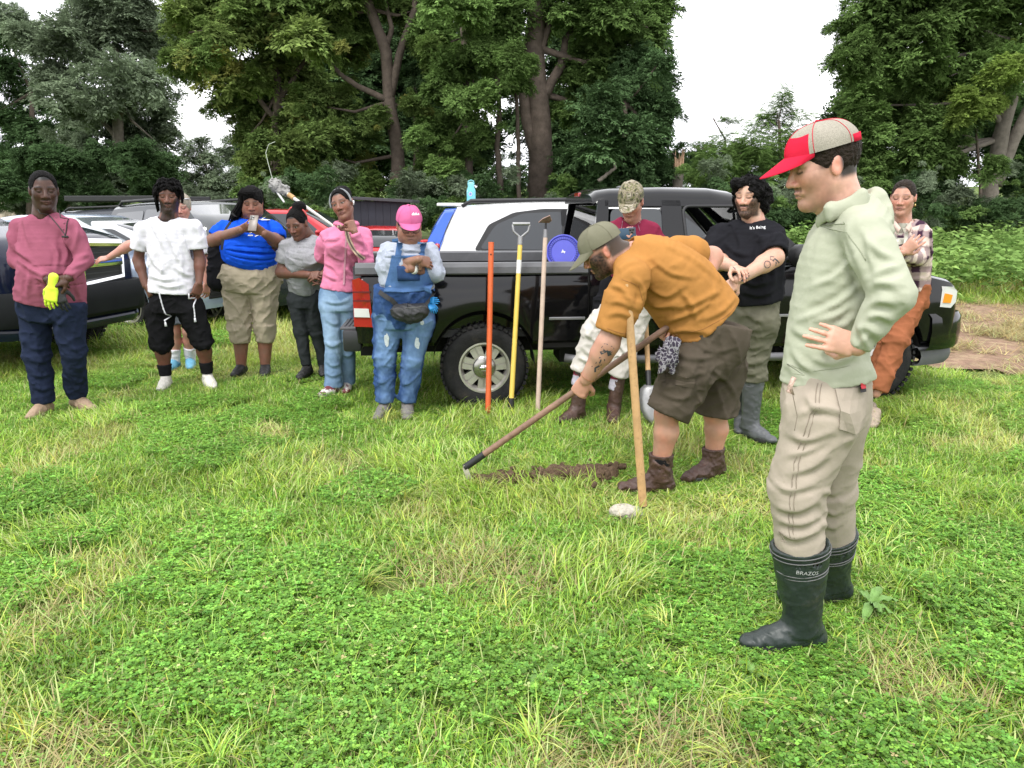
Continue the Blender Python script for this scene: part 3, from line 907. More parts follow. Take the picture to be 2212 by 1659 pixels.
def cap_hat(o, crown_m, brim_m, brim_len=.075, droop=.30, tilt=0., back_open=False, front_m=None, rx=.090, ry=.108, rz=.105, z0=.030, y0=-.010, under=None, wrap=1.05):
 """cap in the head frame: crown > brim, button"""
 fr, sc, base = o['fr'], o['size'], o['base']
 ct, st_ = math.cos(tilt), math.sin(tilt)
 def W(p):
  x, y, z = p
  y2 = y * ct - (z - z0) * st_; z2 = y * st_ + (z - z0) * ct + z0
  return tuple(to_world(A((x, y2, z2))[None], fr, sc)[0] - base)
 n, m = 48, 16
 def cp(i, j, off=0.):
  a = 2 * math.pi * i / n; e = (math.pi / 2) * (j / m) ** .92
  ce, se = math.cos(e), math.sin(e)
  sq = .86
  r = ce ** sq
  dim = .0022 * math.cos(6 * a) * math.sin(2 * e) + .003 * (vnoise(np.float32(math.cos(a) * 2 + 5), np.float32(math.sin(a) * 2 + 5), np.float32(e * 3)) - .5)
  return ((rx + off + dim) * r * math.sin(a), y0 + (ry + off + dim) * r * math.cos(a), z0 + (rz + off + dim) * se ** .95)
 def crown(a0, a1, mt, name, parent, j0=0, j1=m):
  mb = MB()
  rows = []
  idx = [i for i in range(a0, a1 + 1)]
  for off in (0., -.004):
   rows = [[W(cp(i, j, off)) for i in idx] for j in range(j0, j1 + 1)]
   mb.grid(rows)
  mb.grid([[W(cp(i, 0, 0.)) for i in idx], [W(cp(i, 0, -.004)) for i in idx]])
  return mb.build(name, mt, parent, smooth=True)
 if front_m is None and not back_open:
  cr = crown(0, n, crown_m, 'cap', o['root'])
 else:
  q = n // 8 + 1
  hole = 4 if back_open else 0
  cr = crown(q, n - q, crown_m, 'cap', o['root'])
  crown(-q, q, front_m, 'front_panel', cr, 0, 7); crown(-q, q, crown_m, 'top_panel', cr, 7, m)
 # seams and button
 sb = MB()
 for kx in range(6):
  i = int(kx * n / 6)
  sb.tube([W(cp(i, j, .0006)) for j in range(0, m + 1)], .0011 * sc, 4)
 sb.build('seam', brim_m, cr, smooth=True)
 bt = MB(); top = cp(0, m, .001)
 bt.lathe([(.0001, .004), (.006, .003), (.008, -.001)], 10, M=Matrix.Translation(Vector(W(top)) - Vector((0, 0, 0))))
 bt.build('button', brim_m, cr, smooth=True)
 # brim: a curved sheet with thickness
 bb = MB(); K = 22
 def bp(i, j, off):
  a = (i / K - .5) * 2 * wrap; t = j / 7
  ex = math.cos(a / wrap * math.pi / 2) ** .55 if abs(a) < wrap * .999 else 0.
  x = (rx + .001) * math.sin(a) * (1 - .10 * t); y = y0 + (ry + .001) * math.cos(a) + brim_len * t * ex
  cx = x / rx
  z = z0 + .004 - droop * brim_len * t * ex - .024 * cx * cx * (.35 + .65 * t) + off
  return W((x, y, z))
 for off in (.0016, -.0016):
  bb.grid([[bp(i, j, off) for i in range(K + 1)] for j in range(8)])
 bb.grid([[bp(i, 7, .0016) for i in range(K + 1)], [bp(i, 7, -.0016) for i in range(K + 1)]])
 bb.build('brim', brim_m, cr, smooth=True)
 o['cap_W'] = W; o['cap_cp'] = cp
 return cr
def project(o, name, V2, F2, centre, xdir, ydir, through, targets, material, off=.003, parent=None):
 """lays flat print (V2 in metres) on a garment: cast along `through` onto it"""
 bv = []
 for t in targets:
  bv.append(BVHTree.FromPolygons([tuple(v.co) for v in t.data.vertices], [list(p.vertices) for p in t.data.polygons]))
 c = Vector(A(centre) - o['base']); x = Vector(nrm(xdir)); y = Vector(nrm(ydir)); d = Vector(nrm(through))
 V = []
 for p in V2:
  s = c + x * p[0] + y * p[1] - d * .35
  best = None
  for b in bv:
   h = b.ray_cast(s, d)
   if h[0] is not None and (best is None or h[3] < best): best = h[3]
  V.append(tuple(s + d * ((best if best is not None else .35) - off)))
 me = bpy.data.meshes.new(name); me.from_pydata(V, [], [list(f) for f in F2]); me.materials.append(material)
 return link(name, me, parent or targets[0])
def fine(V2, F2, cuts=1):
 """splits the faces of a flat print so that it can bend"""
 bm = bmesh.new()
 vs_ = [bm.verts.new((p[0], p[1], 0)) for p in V2]
 for f in F2:
  try: bm.faces.new([vs_[i] for i in f])
  except ValueError: pass
 bmesh.ops.triangulate(bm, faces=bm.faces)
 bmesh.ops.subdivide_edges(bm, edges=bm.edges, cuts=cuts, use_grid_fill=True)
 bm.verts.index_update()
 V = [tuple(v.co) for v in bm.verts]; F = [[v.index for v in f.verts] for f in bm.faces]; bm.free()
 return V, F
def strip2(pts, w):
 """flat ribbon along 2d points"""
 V = []; F = []
 for i, p in enumerate(pts):
  a = pts[max(0, i - 1)]; b = pts[min(len(pts) - 1, i + 1)]
  d = (b[0] - a[0], b[1] - a[1]); L = math.hypot(*d) or 1
  ww = w[i] if hasattr(w, '__len__') else w
  nx, ny = -d[1] / L * ww / 2, d[0] / L * ww / 2
  V += [(p[0] + nx, p[1] + ny), (p[0] - nx, p[1] - ny)]
 for i in range(len(pts) - 1): F.append((2 * i, 2 * i + 1, 2 * i + 3, 2 * i + 2))
 return V, F
def ribbon(o, name, pts, w, material, normal, th=.003, parent=None):
 """a strap through world points, its flat side towards `normal`"""
 mb = MB(); nn = nrm(normal); R = [[], [], [], []]
 pts = [A(p) - o['base'] for p in pts]
 for i, p in enumerate(pts):
  d = nrm(pts[min(i + 1, len(pts) - 1)] - pts[max(0, i - 1)]); s = nrm(np.cross(d, nn)) * w / 2
  for k, q in enumerate((p + s, p - s, p - s + nn * th, p + s + nn * th)): R[k].append(tuple(q))
 mb.grid([list(c) for c in zip(*R)], close=True)
 n = len(mb.v); mb.f += [[0, 1, 2, 3], [n - 1, n - 2, n - 3, n - 4]]
 return mb.build(name, material, parent or o['root'], angle=40)
def drape_path(o, pts, targets, through, off=.004, n=6):
 """points between the given ones, moved onto the clothes"""
 bv = [BVHTree.FromPolygons([tuple(v.co) for v in t.data.vertices], [list(p.vertices) for p in t.data.polygons]) for t in targets]
 res = []; d = Vector(nrm(through))
 P_ = [A(p) for p in pts]; Q = []
 for a, b in zip(P_[:-1], P_[1:]):
  for i in range(n): Q.append(a + (b - a) * i / n)
 Q.append(P_[-1])
 for q in Q:
  s = Vector(q - o['base']) - d * .4; best = None
  for b in bv:
   hh = b.ray_cast(s, d)
   if hh[0] is not None and (best is None or hh[3] < best): best = hh[3]
  res.append(A(s + d * (best - off)) + o['base'] if best is not None else q)
 return res
# ================================================================ ground
def ground_mat():
 m, nt, b = _new('ground_soil'); N, L = nt.nodes, nt.links
 tc = N.new('ShaderNodeTexCoord')
 n1 = N.new('ShaderNodeTexNoise'); n1.inputs['Scale'].default_value = .7; n1.inputs['Detail'].default_value = 8
 n2 = N.new('ShaderNodeTexNoise'); n2.inputs['Scale'].default_value = 45; n2.inputs['Detail'].default_value = 6
 L.new(tc.outputs['Object'], n1.inputs['Vector']); L.new(tc.outputs['Object'], n2.inputs['Vector'])
 r = N.new('ShaderNodeValToRGB'); e = r.color_ramp.elements
 e[0].position = .35; e[0].color = (.075, .115, .030, 1); e[1].position = .65; e[1].color = (.14, .20, .050, 1)
 L.new(n1.outputs[0], r.inputs[0])
 r2 = N.new('ShaderNodeValToRGB'); e = r2.color_ramp.elements; e[0].position = .35; e[0].color = (.55, .50, .42, 1); e[1].position = .65; e[1].color = (1.2, 1.2, 1.1, 1)
 L.new(n2.outputs[0], r2.inputs[0])
 mx = N.new('ShaderNodeMixRGB'); mx.blend_type = 'MULTIPLY'; mx.inputs[0].default_value = 1
 L.new(r.outputs[0], mx.inputs[1]); L.new(r2.outputs[0], mx.inputs[2]); L.new(mx.outputs[0], b.inputs['Base Color'])
 b.inputs['Roughness'].default_value = .95; b.inputs['Specular IOR Level'].default_value = .1
 bp = N.new('ShaderNodeBump'); bp.inputs['Strength'].default_value = .6; bp.inputs['Distance'].default_value = .03
 L.new(n2.outputs[0], bp.inputs['Height']); L.new(bp.outputs[0], b.inputs['Normal'])
 return m
xs = np.concatenate([np.linspace(-400, -30, 12), np.linspace(-28, 28, 57), np.linspace(30, 400, 12)])
ys = np.concatenate([np.linspace(-30, 0, 6), np.linspace(.5, 20, 60), np.linspace(21, 80, 50), np.linspace(90, 600, 16)])
def bumps(x, y):
 return gz(x, y) + .018 * (vnoise(x * .9 + 40, y * .9 + 40, x * 0 + 3.3) - .5) + .010 * (vnoise(x * 3 + 9, y * 3 + 9, x * 0 + 7.7) - .5)
X, Y_ = np.meshgrid(xs, ys, indexing='ij'); Z = bumps(X, Y_) - .008
nx, ny = X.shape
ii = np.arange(nx * ny).reshape(nx, ny)
F = np.stack([ii[:-1, :-1].ravel(), ii[1:, :-1].ravel(), ii[1:, 1:].ravel(), ii[:-1, 1:].ravel()], 1)
tag(link('ground', mesh_np('ground', np.stack([X.ravel(), Y_.ravel(), Z.ravel()], 1), F, ground_mat())), kind='structure')
R0 = np.random.default_rng(11)
# bare straw-strewn soil beside the field
def inside(px, py, poly):
 c = np.zeros(len(px), bool); n = len(poly)
 for i in range(n):
  x0, y0 = poly[i]; x1, y1 = poly[(i + 1) % n]
  k = ((y0 > py) != (y1 > py)) & (px < (x1 - x0) * (py - y0) / (y1 - y0 + 1e-9) + x0); c ^= k
 return c
MULCH = [(3.9, 7.4), (4.5, 6.9), (7.0, 7.0), (13, 8.6), (24, 12), (24, 15), (9.5, 12.6), (6.2, 12.6), (4.4, 9.5)]
mb = MB()
gx = np.linspace(3.5, 24, 70); gy = np.linspace(6.6, 15.2, 44)
ids = {}; Vm = []; Fm = []
def mz(x, y): return float(bumps(np.float32(x), np.float32(y))) + .012 + .03 * float(vnoise(np.float32(x * 2.2), np.float32(y * 2.2), np.float32(1.5)))
GX, GY = np.meshgrid(gx, gy, indexing='ij')
ins = inside(GX.ravel() + .3 * (vnoise(GX.ravel() * 2, GY.ravel() * 2, GX.ravel() * 0) - .5), GY.ravel(), MULCH).reshape(GX.shape)
for i in range(len(gx)):
 for j in range(len(gy)):
  if ins[i, j]: ids[i, j] = len(Vm); Vm.append((gx[i], gy[j], mz(gx[i], gy[j])))
for (i, j) in list(ids):
 q = [(i, j), (i + 1, j), (i + 1, j + 1), (i, j + 1)]
 if all(k in ids for k in q): Fm.append([ids[k] for k in q])
M_soil = mat('soil_brown', (.23, .150, .105), .95, spec=.1, var=(9, .45), bump=(40, 1., 8), wear=((.36, .28, .17), 7, .48, .25))
tag(link('soil_path', mesh_np('soil_path', np.array(Vm), Fm, M_soil)), kind='structure')
# the scratched furrow in front of the hoe
fur0, fur1 = Gp(1030, 1050), Gp(1335, 1030)
def furrow_d(x, y):
 a, b = fur0[:2], fur1[:2]; w = b - a; t = np.clip(((x - a[0]) * w[0] + (y - a[1]) * w[1]) / np.dot(w, w), 0, 1)
 return np.hypot(x - a[0] - t * w[0], y - a[1] - t * w[1]), t
rows = []
for t in np.linspace(0, 1, 40):
 c = fur0 + (fur1 - fur0) * t; row = []
 for s in np.linspace(-1, 1, 13):
  wd = (.055 + .02 * math.sin(t * 9) + .05 * t) * (1 - (2 * t - 1) ** 6 * .8)
  x, y = c[0], c[1] + s * wd
  n = float(vnoise(np.float32(x * 30), np.float32(y * 30), np.float32(2))) ; n2 = float(vnoise(np.float32(x * 9), np.float32(y * 9), np.float32(5)))
  z = float(bumps(np.float32(x), np.float32(y))) + .012 + (1 - s * s) * (.035 * n + (.045 * t + .050) * n2) * (1 if s < .6 else .6)
  row.append((x, y, z))
 rows.append(row)
mb = MB(); mb.grid(rows)
clod = MB()
for k in range(90):
 t = R0.random(); c = fur0 + (fur1 - fur0) * t + A((R0.normal(0, .03), R0.normal(0, .05 + .04 * t), 0)); rr = R0.uniform(.008, .026); M_ = Matrix.Translation((c[0], c[1], float(bumps(np.float32(c[0]), np.float32(c[1]))) + .03 + .03 * R0.random())) @ Matrix.Rotation(R0.uniform(0, 6), 4, 'Z') @ Matrix.Rotation(R0.uniform(0, 6), 4, 'X')
 clod.box((0, 0, 0), (rr * 2, rr * 1.5, rr * 1.2), M=M_, bev=rr * .35)
tag(clod.build('soil_clods', mat('soil_dark', (.125, .085, .055), .95, spec=.1, var=(60, .5), bump=(90, 1., 6)), angle=60), 'loose dark soil clods along the hoed strip', 'soil', kind='stuff')
mb.build('turned_soil', mat('soil_dark', (.125, .085, .055), .95, spec=.1, var=(60, .5), bump=(90, 1., 6)), smooth=True, kind='structure')

# ================================================================ blades, leaves, sprigs
def blade(V, F, Lv, base, az, length, width, lean, curve, lv, seg=3):
 n0 = len(V); ca, sa = math.cos(az), math.sin(az)
 p = np.array(base, float); ang = lean
 for i in range(seg + 1):
  w = width * (1 - (i / seg) ** 1.6) * .5 + .0003
  V.append((p[0] - sa * w, p[1] + ca * w, p[2])); V.append((p[0] + sa * w, p[1] - ca * w, p[2])); Lv += [lv, lv]
  st = length / seg
  p = p + np.array((ca * math.sin(ang), sa * math.sin(ang), math.cos(ang))) * st
  ang += curve / seg
 for i in range(seg): F.append((n0 + 2 * i, n0 + 2 * i + 1, n0 + 2 * i + 3, n0 + 2 * i + 2))
def leaf(V, F, Lv, p, d, n, L, W, lv, fold=.25):
 d = nrm(d); s = nrm(np.cross(d, n)); n = np.cross(s, d); k = len(V); p = A(p)
 V += [tuple(p), tuple(p + d * L * .45 + s * W / 2 + n * W * fold), tuple(p + d * L - n * L * .12), tuple(p + d * L * .45 - s * W / 2 + n * W * fold), tuple(p + d * L * .5)]
 Lv += [lv] * 5; F += [(k, k + 1, k + 2, k + 4), (k, k + 4, k + 2, k + 3)]
def mk(name, fn, material, seeds):
 out = []
 for sd_ in seeds:
  r = random.Random(sd_); V = []; F = []; Lv = []
  fn(r, V, F, Lv); out.append(proto(name, np.array(V), [list(f) for f in F], material, Lv))
 return out
M_turf = turf_mat('turf', .30, .025)
RG = np.random.default_rng(17)
def blades(n, area, length, width, lean, curve, seg, col, az=None, jit=.06, z=0.):
 """many ribbons at once: arrays of ranges"""
 U = lambda r: RG.uniform(r[0], r[1], n)
 b = np.stack([RG.uniform(-area / 2, area / 2, n) + RG.normal(0, jit * .4, n), RG.uniform(-area / 2, area / 2, n) + RG.normal(0, jit * .4, n), np.full(n, -.004) + z], 1)
 az = RG.uniform(0, 6.283, n) if az is None else az + RG.normal(0, .7, n)
 L_, w, an, cu = U(length), U(width), U(lean), U(curve)
 ca, sa = np.cos(az), np.sin(az); rows = []; p = b.copy()
 for i in range(seg + 1):
  ww = (w * (1 - (i / seg) ** 1.7) * .5 + .0003)[:, None]; sv = np.stack([-sa, ca, 0 * ca], 1)
  rows.append(np.stack([p + sv * ww, p - sv * ww], 1))
  p = p + np.stack([ca * np.sin(an), sa * np.sin(an), np.cos(an)], 1) * (L_ / seg)[:, None]; an = an + cu / seg
 V = np.stack(rows, 1).reshape(n, -1, 3); k = V.shape[1]
 f = np.array([(2 * i, 2 * i + 1, 2 * i + 3, 2 * i + 2) for i in range(seg)])
 F = (np.arange(n)[:, None, None] * k + f[None]).reshape(-1, 4)
 V = V.reshape(-1, 3); V[:, 2] = np.maximum(V[:, 2], -.004 + .004 * RG.random(len(V)))
 return V, F, np.repeat(col, k, 0)
def clovers(n, area, zr, size, col, three=True):
 m = 3 if three else 1
 c = np.stack([RG.uniform(-area / 2, area / 2, n), RG.uniform(-area / 2, area / 2, n), RG.uniform(zr[0], zr[1], n)], 1); a0 = RG.uniform(0, 6.283, n); V = []; C = []
 for k in range(m):
  a = a0 + k * 2.094; d = np.stack([np.cos(a), np.sin(a), RG.uniform(-.15, .45, n)], 1); s = np.stack([-np.sin(a), np.cos(a), RG.normal(0, .15, n)], 1)
  L_ = RG.uniform(size[0], size[1], n)[:, None]
  V.append(np.stack([c, c + d * L_ * .55 + s * L_ * .42, c + d * L_, c + d * L_ * .55 - s * L_ * .42], 1)); C.append(np.repeat(col, 4, 0))
 V = np.concatenate(V).reshape(-1, 3); F = np.arange(len(V)).reshape(-1, 4)
 return V, F, np.concatenate(C)
def shades(n, base, var=.28, hue=.12, pale=.12, dry=.04):
 c = np.repeat(A(base)[None], n, 0) * np.exp(RG.normal(0, var * 1.25, n))[:, None]
 c *= 1 + RG.normal(0, hue, (n, 1)) * A((1.0, .15, -.3))
 q = RG.random(n)
 c = np.where((q < pale)[:, None], A((.46, .55, .20)) * RG.uniform(.8, 1.2, (n, 1)), c)
 c = np.where((q > 1 - dry)[:, None], A((.46, .38, .18)) * RG.uniform(.6, 1.2, (n, 1)), c)
 return np.clip(c, .01, .7)
TILE = .42
G1, G2, G3, GY, GC = (.285, .455, .060), (.220, .390, .052), (.170, .330, .050), (.385, .450, .090), (.160, .335, .050)
def tile(kind):
 P_ = []
 if kind == 'lush':
  P_ += [blades(2300, TILE, (.02, .065), (.003, .0065), (.1, 1.1), (.1, 1.3), 2, shades(2300, G2)), blades(380, TILE, (.045, .10), (.0035, .0065), (.05, .9), (.4, 1.7), 4, shades(380, G1, pale=.25)), clovers(230, TILE, (.012, .045), (.008, .016), shades(230, GC, .2, .06, 0, 0))]
 if kind == 'yellow':
  P_ += [blades(2000, TILE, (.02, .06), (.003, .006), (.2, 1.3), (.1, 1.2), 2, shades(2000, G1, pale=.25, dry=.16)), blades(420, TILE, (.06, .14), (.003, .006), (.2, 1.2), (.3, 1.5), 4, shades(420, GY, pale=.4, dry=.2))]
 if kind == 'clover':
  P_ += [blades(1500, TILE, (.02, .065), (.003, .005), (.1, 1.), (.1, 1.2), 2, shades(1500, G2, pale=.15)), clovers(1150, TILE, (.01, .06), (.008, .017), shades(1150, GC, .25, .08, .02, .01)), clovers(700, TILE, (.008, .05), (.006, .012), shades(700, G2, .25, .08, .02, .01), False), blades(240, TILE, (.05, .12), (.0035, .006), (.1, .9), (.4, 1.7), 4, shades(240, G1, pale=.3))]
 if kind == 'long':
  az = RG.uniform(0, 6.28)
  P_ += [blades(1800, TILE, (.025, .07), (.003, .006), (.1, 1.1), (.1, 1.3), 2, shades(1800, G2)), blades(330, TILE, (.08, .17), (.0035, .007), (.15, .8), (.7, 2.0), 6, shades(330, G1, pale=.28, dry=.06), az), blades(200, TILE, (.06, .13), (.004, .007), (.05, .6), (.4, 1.4), 4, shades(200, G1))]
 if kind == 'dry':
  P_ += [blades(1500, TILE, (.02, .06), (.003, .006), (.3, 1.4), (.0, .9), 2, shades(1500, G1, pale=.2, dry=.38)), blades(520, TILE, (.06, .15), (.003, .0055), (.6, 1.45), (.0, .7), 3, shades(520, GY, pale=.35, dry=.45)), clovers(150, TILE, (.012, .04), (.008, .014), shades(150, GC, .2, .06, 0, 0))]
 V = np.concatenate([p[0] for p in P_]); n = 0; F = []
 for p in P_: F.append(p[1] + n); n += len(p[0])
 return V, np.concatenate(F), np.concatenate([p[2] for p in P_])
KINDS_ = ['lush'] * 4 + ['yellow'] * 3 + ['clover'] * 3 + ['long'] * 3 + ['dry'] * 2
t_protos = []
for i, k in enumerate(KINDS_):
 V, F, C = tile(k); t_protos.append(proto('turf_%s' % chr(97 + i), V, F, M_turf, cols=C))
# clumps that stand above the turf
for i in range(5):
 n = 34; V, F, C = blades(n, .05, (.14, .28), (.004, .0075), (.1, .75), (.9, 2.1), 6, shades(n, G1 if i < 3 else GY, pale=.25, dry=.06), None if i % 2 else RG.uniform(0, 6.28)); t_protos.append(proto('zclump_%d' % i, V, F, M_turf, cols=C))
for i in range(3):
 n = 26; V, F, C = blades(n, .14, (.07, .20), (.003, .0055), (1.0, 1.5), (-.1, .4), 3, shades(n, (.44, .38, .17), .25, .1, .1, .1), z=.02); t_protos.append(proto('zdry_%d' % i, V, F, M_turf, cols=C))
G_grass = scatter_group('grass_pieces', t_protos)
NT = len(KINDS_); K_CL, K_DRY = (NT, 5), (NT + 5, 3)
DRYSPOT = [(1060, 1260, .34), (1010, 1140, .12), (560, 945, .28), (860, 880, .18), (1500, 1600, .45), (1300, 1640, .35), (930, 1480, .25), (240, 1640, .4), (2050, 1180, .3), (1250, 1440, .2), (450, 1560, .3), (1950, 1500, .3), (80, 1330, .25), (1650, 1500, .25), (700, 1020, .2)]
DRYSPOT = [(Gp(a, b)[0], Gp(a, b)[1], r) for a, b, r in DRYSPOT]
def masks(x, y):
 z0 = x * 0
 clov = vnoise(x * 1.1 + 3, y * 1.1 + 8, z0 + 1) * .65 + vnoise(x * 3.1, y * 3.1, z0 + 9) * .35
 yel = vnoise(x * .8 + 13, y * .8, z0 + 4) * .6 + vnoise(x * 2.6, y * 2.6 + 7, z0 + 6) * .4
 lng = vnoise(x * 1.7 + 23, y * 1.7 + 5, z0 + 2)
 dry = np.zeros_like(x)
 for a, b, r in DRYSPOT:
  d = np.hypot(x - a, (y - b)) / r; dry = np.maximum(dry, np.exp(-d ** 2 * 1.3))
 return clov, yel, lng, dry
FEET = np.array([Gp(a, b)[:2] for a, b in ((95, 884), (172, 870), (357, 822), (452, 822), (521, 800), (573, 798), (663, 802), (722, 848), (831, 880), (880, 880), (1240, 850), (1327, 862), (1400, 1055), (1535, 1040), (1635, 930), (1690, 1385), (1740, 1390), (1730, 1290), (1895, 866), (377, 790), (411, 785))])
def near_feet(x, y): return np.min(np.hypot(x[:, None] - FEET[:, 0], (y[:, None] - FEET[:, 1]) * .8), 1) if len(x) else np.zeros(0)
tx, ty, tk, ts, tt, tw = [], [], [], [], [], []
for y0, y1, sc_ in ((.8, 8.6, 1.), (8.6, 14, 1.9), (14, 26, 3.6)):
 st = TILE * .86 * sc_
 for yy in np.arange(y0, y1, st):
  xm = .80 * yy + 1.2; xx = np.arange(-xm, xm, st); n = len(xx)
  x = xx + RG.normal(0, .05, n) * sc_; y = np.full(n, yy) + RG.normal(0, .05, n) * sc_
  c, yl, lg, dr = masks(x, y); c = c + RG.normal(0, .13, n); lg = lg + RG.normal(0, .10, n); yl = yl + RG.normal(0, .08, n)
  k = RG.integers(0, 4, n)
  k = np.where(yl > .55, 4 + RG.integers(0, 3, n), k); k = np.where(c > .62, 7 + RG.integers(0, 3, n), k); k = np.where((lg > .60) & (c < .6), 10 + RG.integers(0, 3, n), k); k = np.where(dr > .64, 13 + RG.integers(0, 2, n), k); nf = near_feet(x, y); k = np.where((nf < .35) & (k > 9), RG.integers(0, 4, n), k)
  ok = ~inside(x, y, MULCH)
  tx.append(x[ok]); ty.append(y[ok]); tk.append(k[ok]); ts.append((np.full((n, 3), sc_) * RG.uniform(.95, 1.12, (n, 1)) * np.stack([np.ones(n), np.ones(n), np.where(nf < .35, .55, 1.)], 1))[ok]); tt.append((RG.uniform(.9, 1.12, n) + .25 * (yl - .5))[ok]); tw.append(np.clip((yl - .45) * .5, 0, .25)[ok])
  m = RG.poisson(.35 + .9 * (lg > .5) * (c < .6) + .7 * (lg > .62), n) if sc_ < 3 else RG.poisson(.8, n)
  for ex, kk in ((m, K_CL), (RG.poisson(.10 + .9 * dr, n), K_DRY)):
   q = np.repeat(np.arange(n), ex); x2 = x[q] + RG.uniform(-.5, .5, len(q)) * st; y2 = y[q] + RG.uniform(-.5, .5, len(q)) * st
   fd, ft = furrow_d(x2, y2); ok2 = ~inside(x2 + RG.uniform(-.2, 0, len(x2)), y2 - RG.uniform(0, .35, len(x2)), MULCH) & (fd > .065) & (near_feet(x2, y2) > .22)
   x2, y2 = x2[ok2], y2[ok2]
   tx.append(x2); ty.append(y2); tk.append(kk[0] + RG.integers(0, kk[1], len(x2))); ts.append(np.repeat((RG.uniform(.4, .85, len(x2)) * (1 + (sc_ - 1) * .5))[:, None], 3, 1)); tt.append(RG.uniform(.85, 1.2, len(x2))); tw.append(RG.uniform(0, .25, len(x2)))
x, y, k, s_, t_, w_ = (np.concatenate(q) for q in (tx, ty, tk, ts, tt, tw))
rot = np.stack([RG.normal(0, .03, len(x)), RG.normal(0, .03, len(x)), RG.uniform(0, 6.28, len(x))], 1)
go = scatter('grass', G_grass, np.stack([x, y, bumps(x, y) - .006], 1), rot, s_, k, t_, w_)
tag(go, 'mixed bright green grass and clover covering the lawn', 'grass', kind='stuff')
# straw on the bare soil
x = R0.uniform(3.6, 24, 9000); y = R0.uniform(6.6, 15.2, 9000); ok = inside(x, y, MULCH) & (vnoise(x * 1.3, y * 1.3, x * 0) > R0.uniform(.20, .74, 9000)); x, y = x[ok], y[ok]
so = scatter('straw', G_grass, np.stack([x, y, np.array([mz(a, b) for a, b in zip(x, y)]) - .012], 1), np.stack([x * 0, x * 0, R0.uniform(0, 6.28, len(x))], 1), R0.uniform(.8, 1.6, len(x)), K_DRY[0] + R0.integers(0, 3, len(x)), R0.uniform(.6, 1.1, len(x)), x * 0)
tag(so, 'scattered pale straw on the brown soil', 'straw', kind='stuff')

# ================================================================ trees
def clump_np(seed, twigs=78, per=13, leafL=(.16, .26), ratio=.46):
 """a bough end: twigs spreading from the middle, leaves along them, unit radius"""
 r = np.random.default_rng(seed); V = []; Lv = []
 d = r.normal(0, 1, (twigs * 2, 3)); d[:, 2] += .35; d /= np.linalg.norm(d, axis=1)[:, None]; d = d[d[:, 2] > -.55][:twigs]
 for q in d:
  r0, r1 = r.uniform(.15, .4), r.uniform(.72, 1.12); lv = r.uniform(.75, 1.25)
  t = np.linspace(0, 1, per) ** .8; pts = q[None] * (r0 + (r1 - r0) * t)[:, None] + np.stack([0 * t, 0 * t, -.22 * t * t], 1) + r.normal(0, .03, (per, 3)); pts[:, 2] *= .82
  side = nrm(np.cross(q, (0, 0, 1.)) + r.normal(0, .1, 3))
  sg = np.where(np.arange(per) % 2, 1, -1)[:, None]
  dd = side[None] * sg * .8 + q[None] * .75 + r.normal(0, .28, (per, 3)) + A((0, 0, -.25)); dd /= np.linalg.norm(dd, axis=1)[:, None]
  nn = A((0, 0, 1.)) * 1. + q * .5 + r.normal(0, .35, (per, 3)); s = np.cross(dd, nn); s /= np.linalg.norm(s, axis=1)[:, None]; nn = np.cross(s, dd)
  L_ = r.uniform(leafL[0], leafL[1], (per, 1)); W = L_ * ratio
  V.append(np.stack([pts, pts + dd * L_ * .38 + s * W * .5 + nn * W * .12, pts + dd * L_ - nn * L_ * .10, pts + dd * L_ * .38 - s * W * .5 + nn * W * .12], 1).reshape(-1, 3)); Lv.append(np.repeat(lv * r.uniform(.75, 1.3, per), 4))
 V = np.concatenate(V); return V, np.arange(len(V)).reshape(-1, 4), np.concatenate(Lv)
def f_pinnate(r, V, F, Lv):
 for q in range(22):
  a = r.uniform(0, 6.28); el = r.uniform(-.15, 1.1); d = A((math.cos(a) * math.cos(el), math.sin(a) * math.cos(el), math.sin(el))); p = d * r.uniform(.2, .55); lv = r.uniform(.7, 1.3)
  s = nrm(np.cross(d, (0, 0, 1)) + A((.01, 0, 0)))
  for k in range(10):
   p = p + d * .065; d = nrm(d + A((0, 0, -.11)))
   for sg in (1, -1): leaf(V, F, Lv, p, s * sg + d * .45 + A((0, 0, -.25)), (0, 0, 1), .17, .05, lv * r.uniform(.85, 1.15), .1)
LEAFM = dict(mid=leaf_mat('leaf_mid', (.125, .200, .058), trans=.32), dark=leaf_mat('leaf_dark', (.080, .138, .056), trans=.25), grey=leaf_mat('leaf_grey', (.165, .210, .130), trans=.30), lime=leaf_mat('leaf_lime', (.20, .28, .065), trans=.35))  # grey: paled leaf colour, distance haze painted into it
def clumps(m, s0, lf):
 out = []
 for k in range(5):
  V, F, Lv = clump_np(s0 + k, leafL=lf); out.append(proto('sprig', V, F, m, Lv))
 return out
G_tree = {k: scatter_group('leaves_' + k, clumps(m, 10 * i, dict(mid=(.17, .27), dark=(.15, .24), grey=(.14, .22), lime=(.18, .28))[k])) for i, (k, m) in enumerate(LEAFM.items())}
G_pin = scatter_group('leaves_pinnate', mk('sprig', f_pinnate, LEAFM['mid'], range(5)))
M_bark = mat('bark', (.095, .075, .060), .9, spec=.15, var=(5, .4), bump=(14, 1., 8))
M_bark2 = mat('bark_pale', (.16, .14, .115), .9, spec=.15, var=(5, .35), bump=(14, 1., 8))
RT = np.random.default_rng(21)
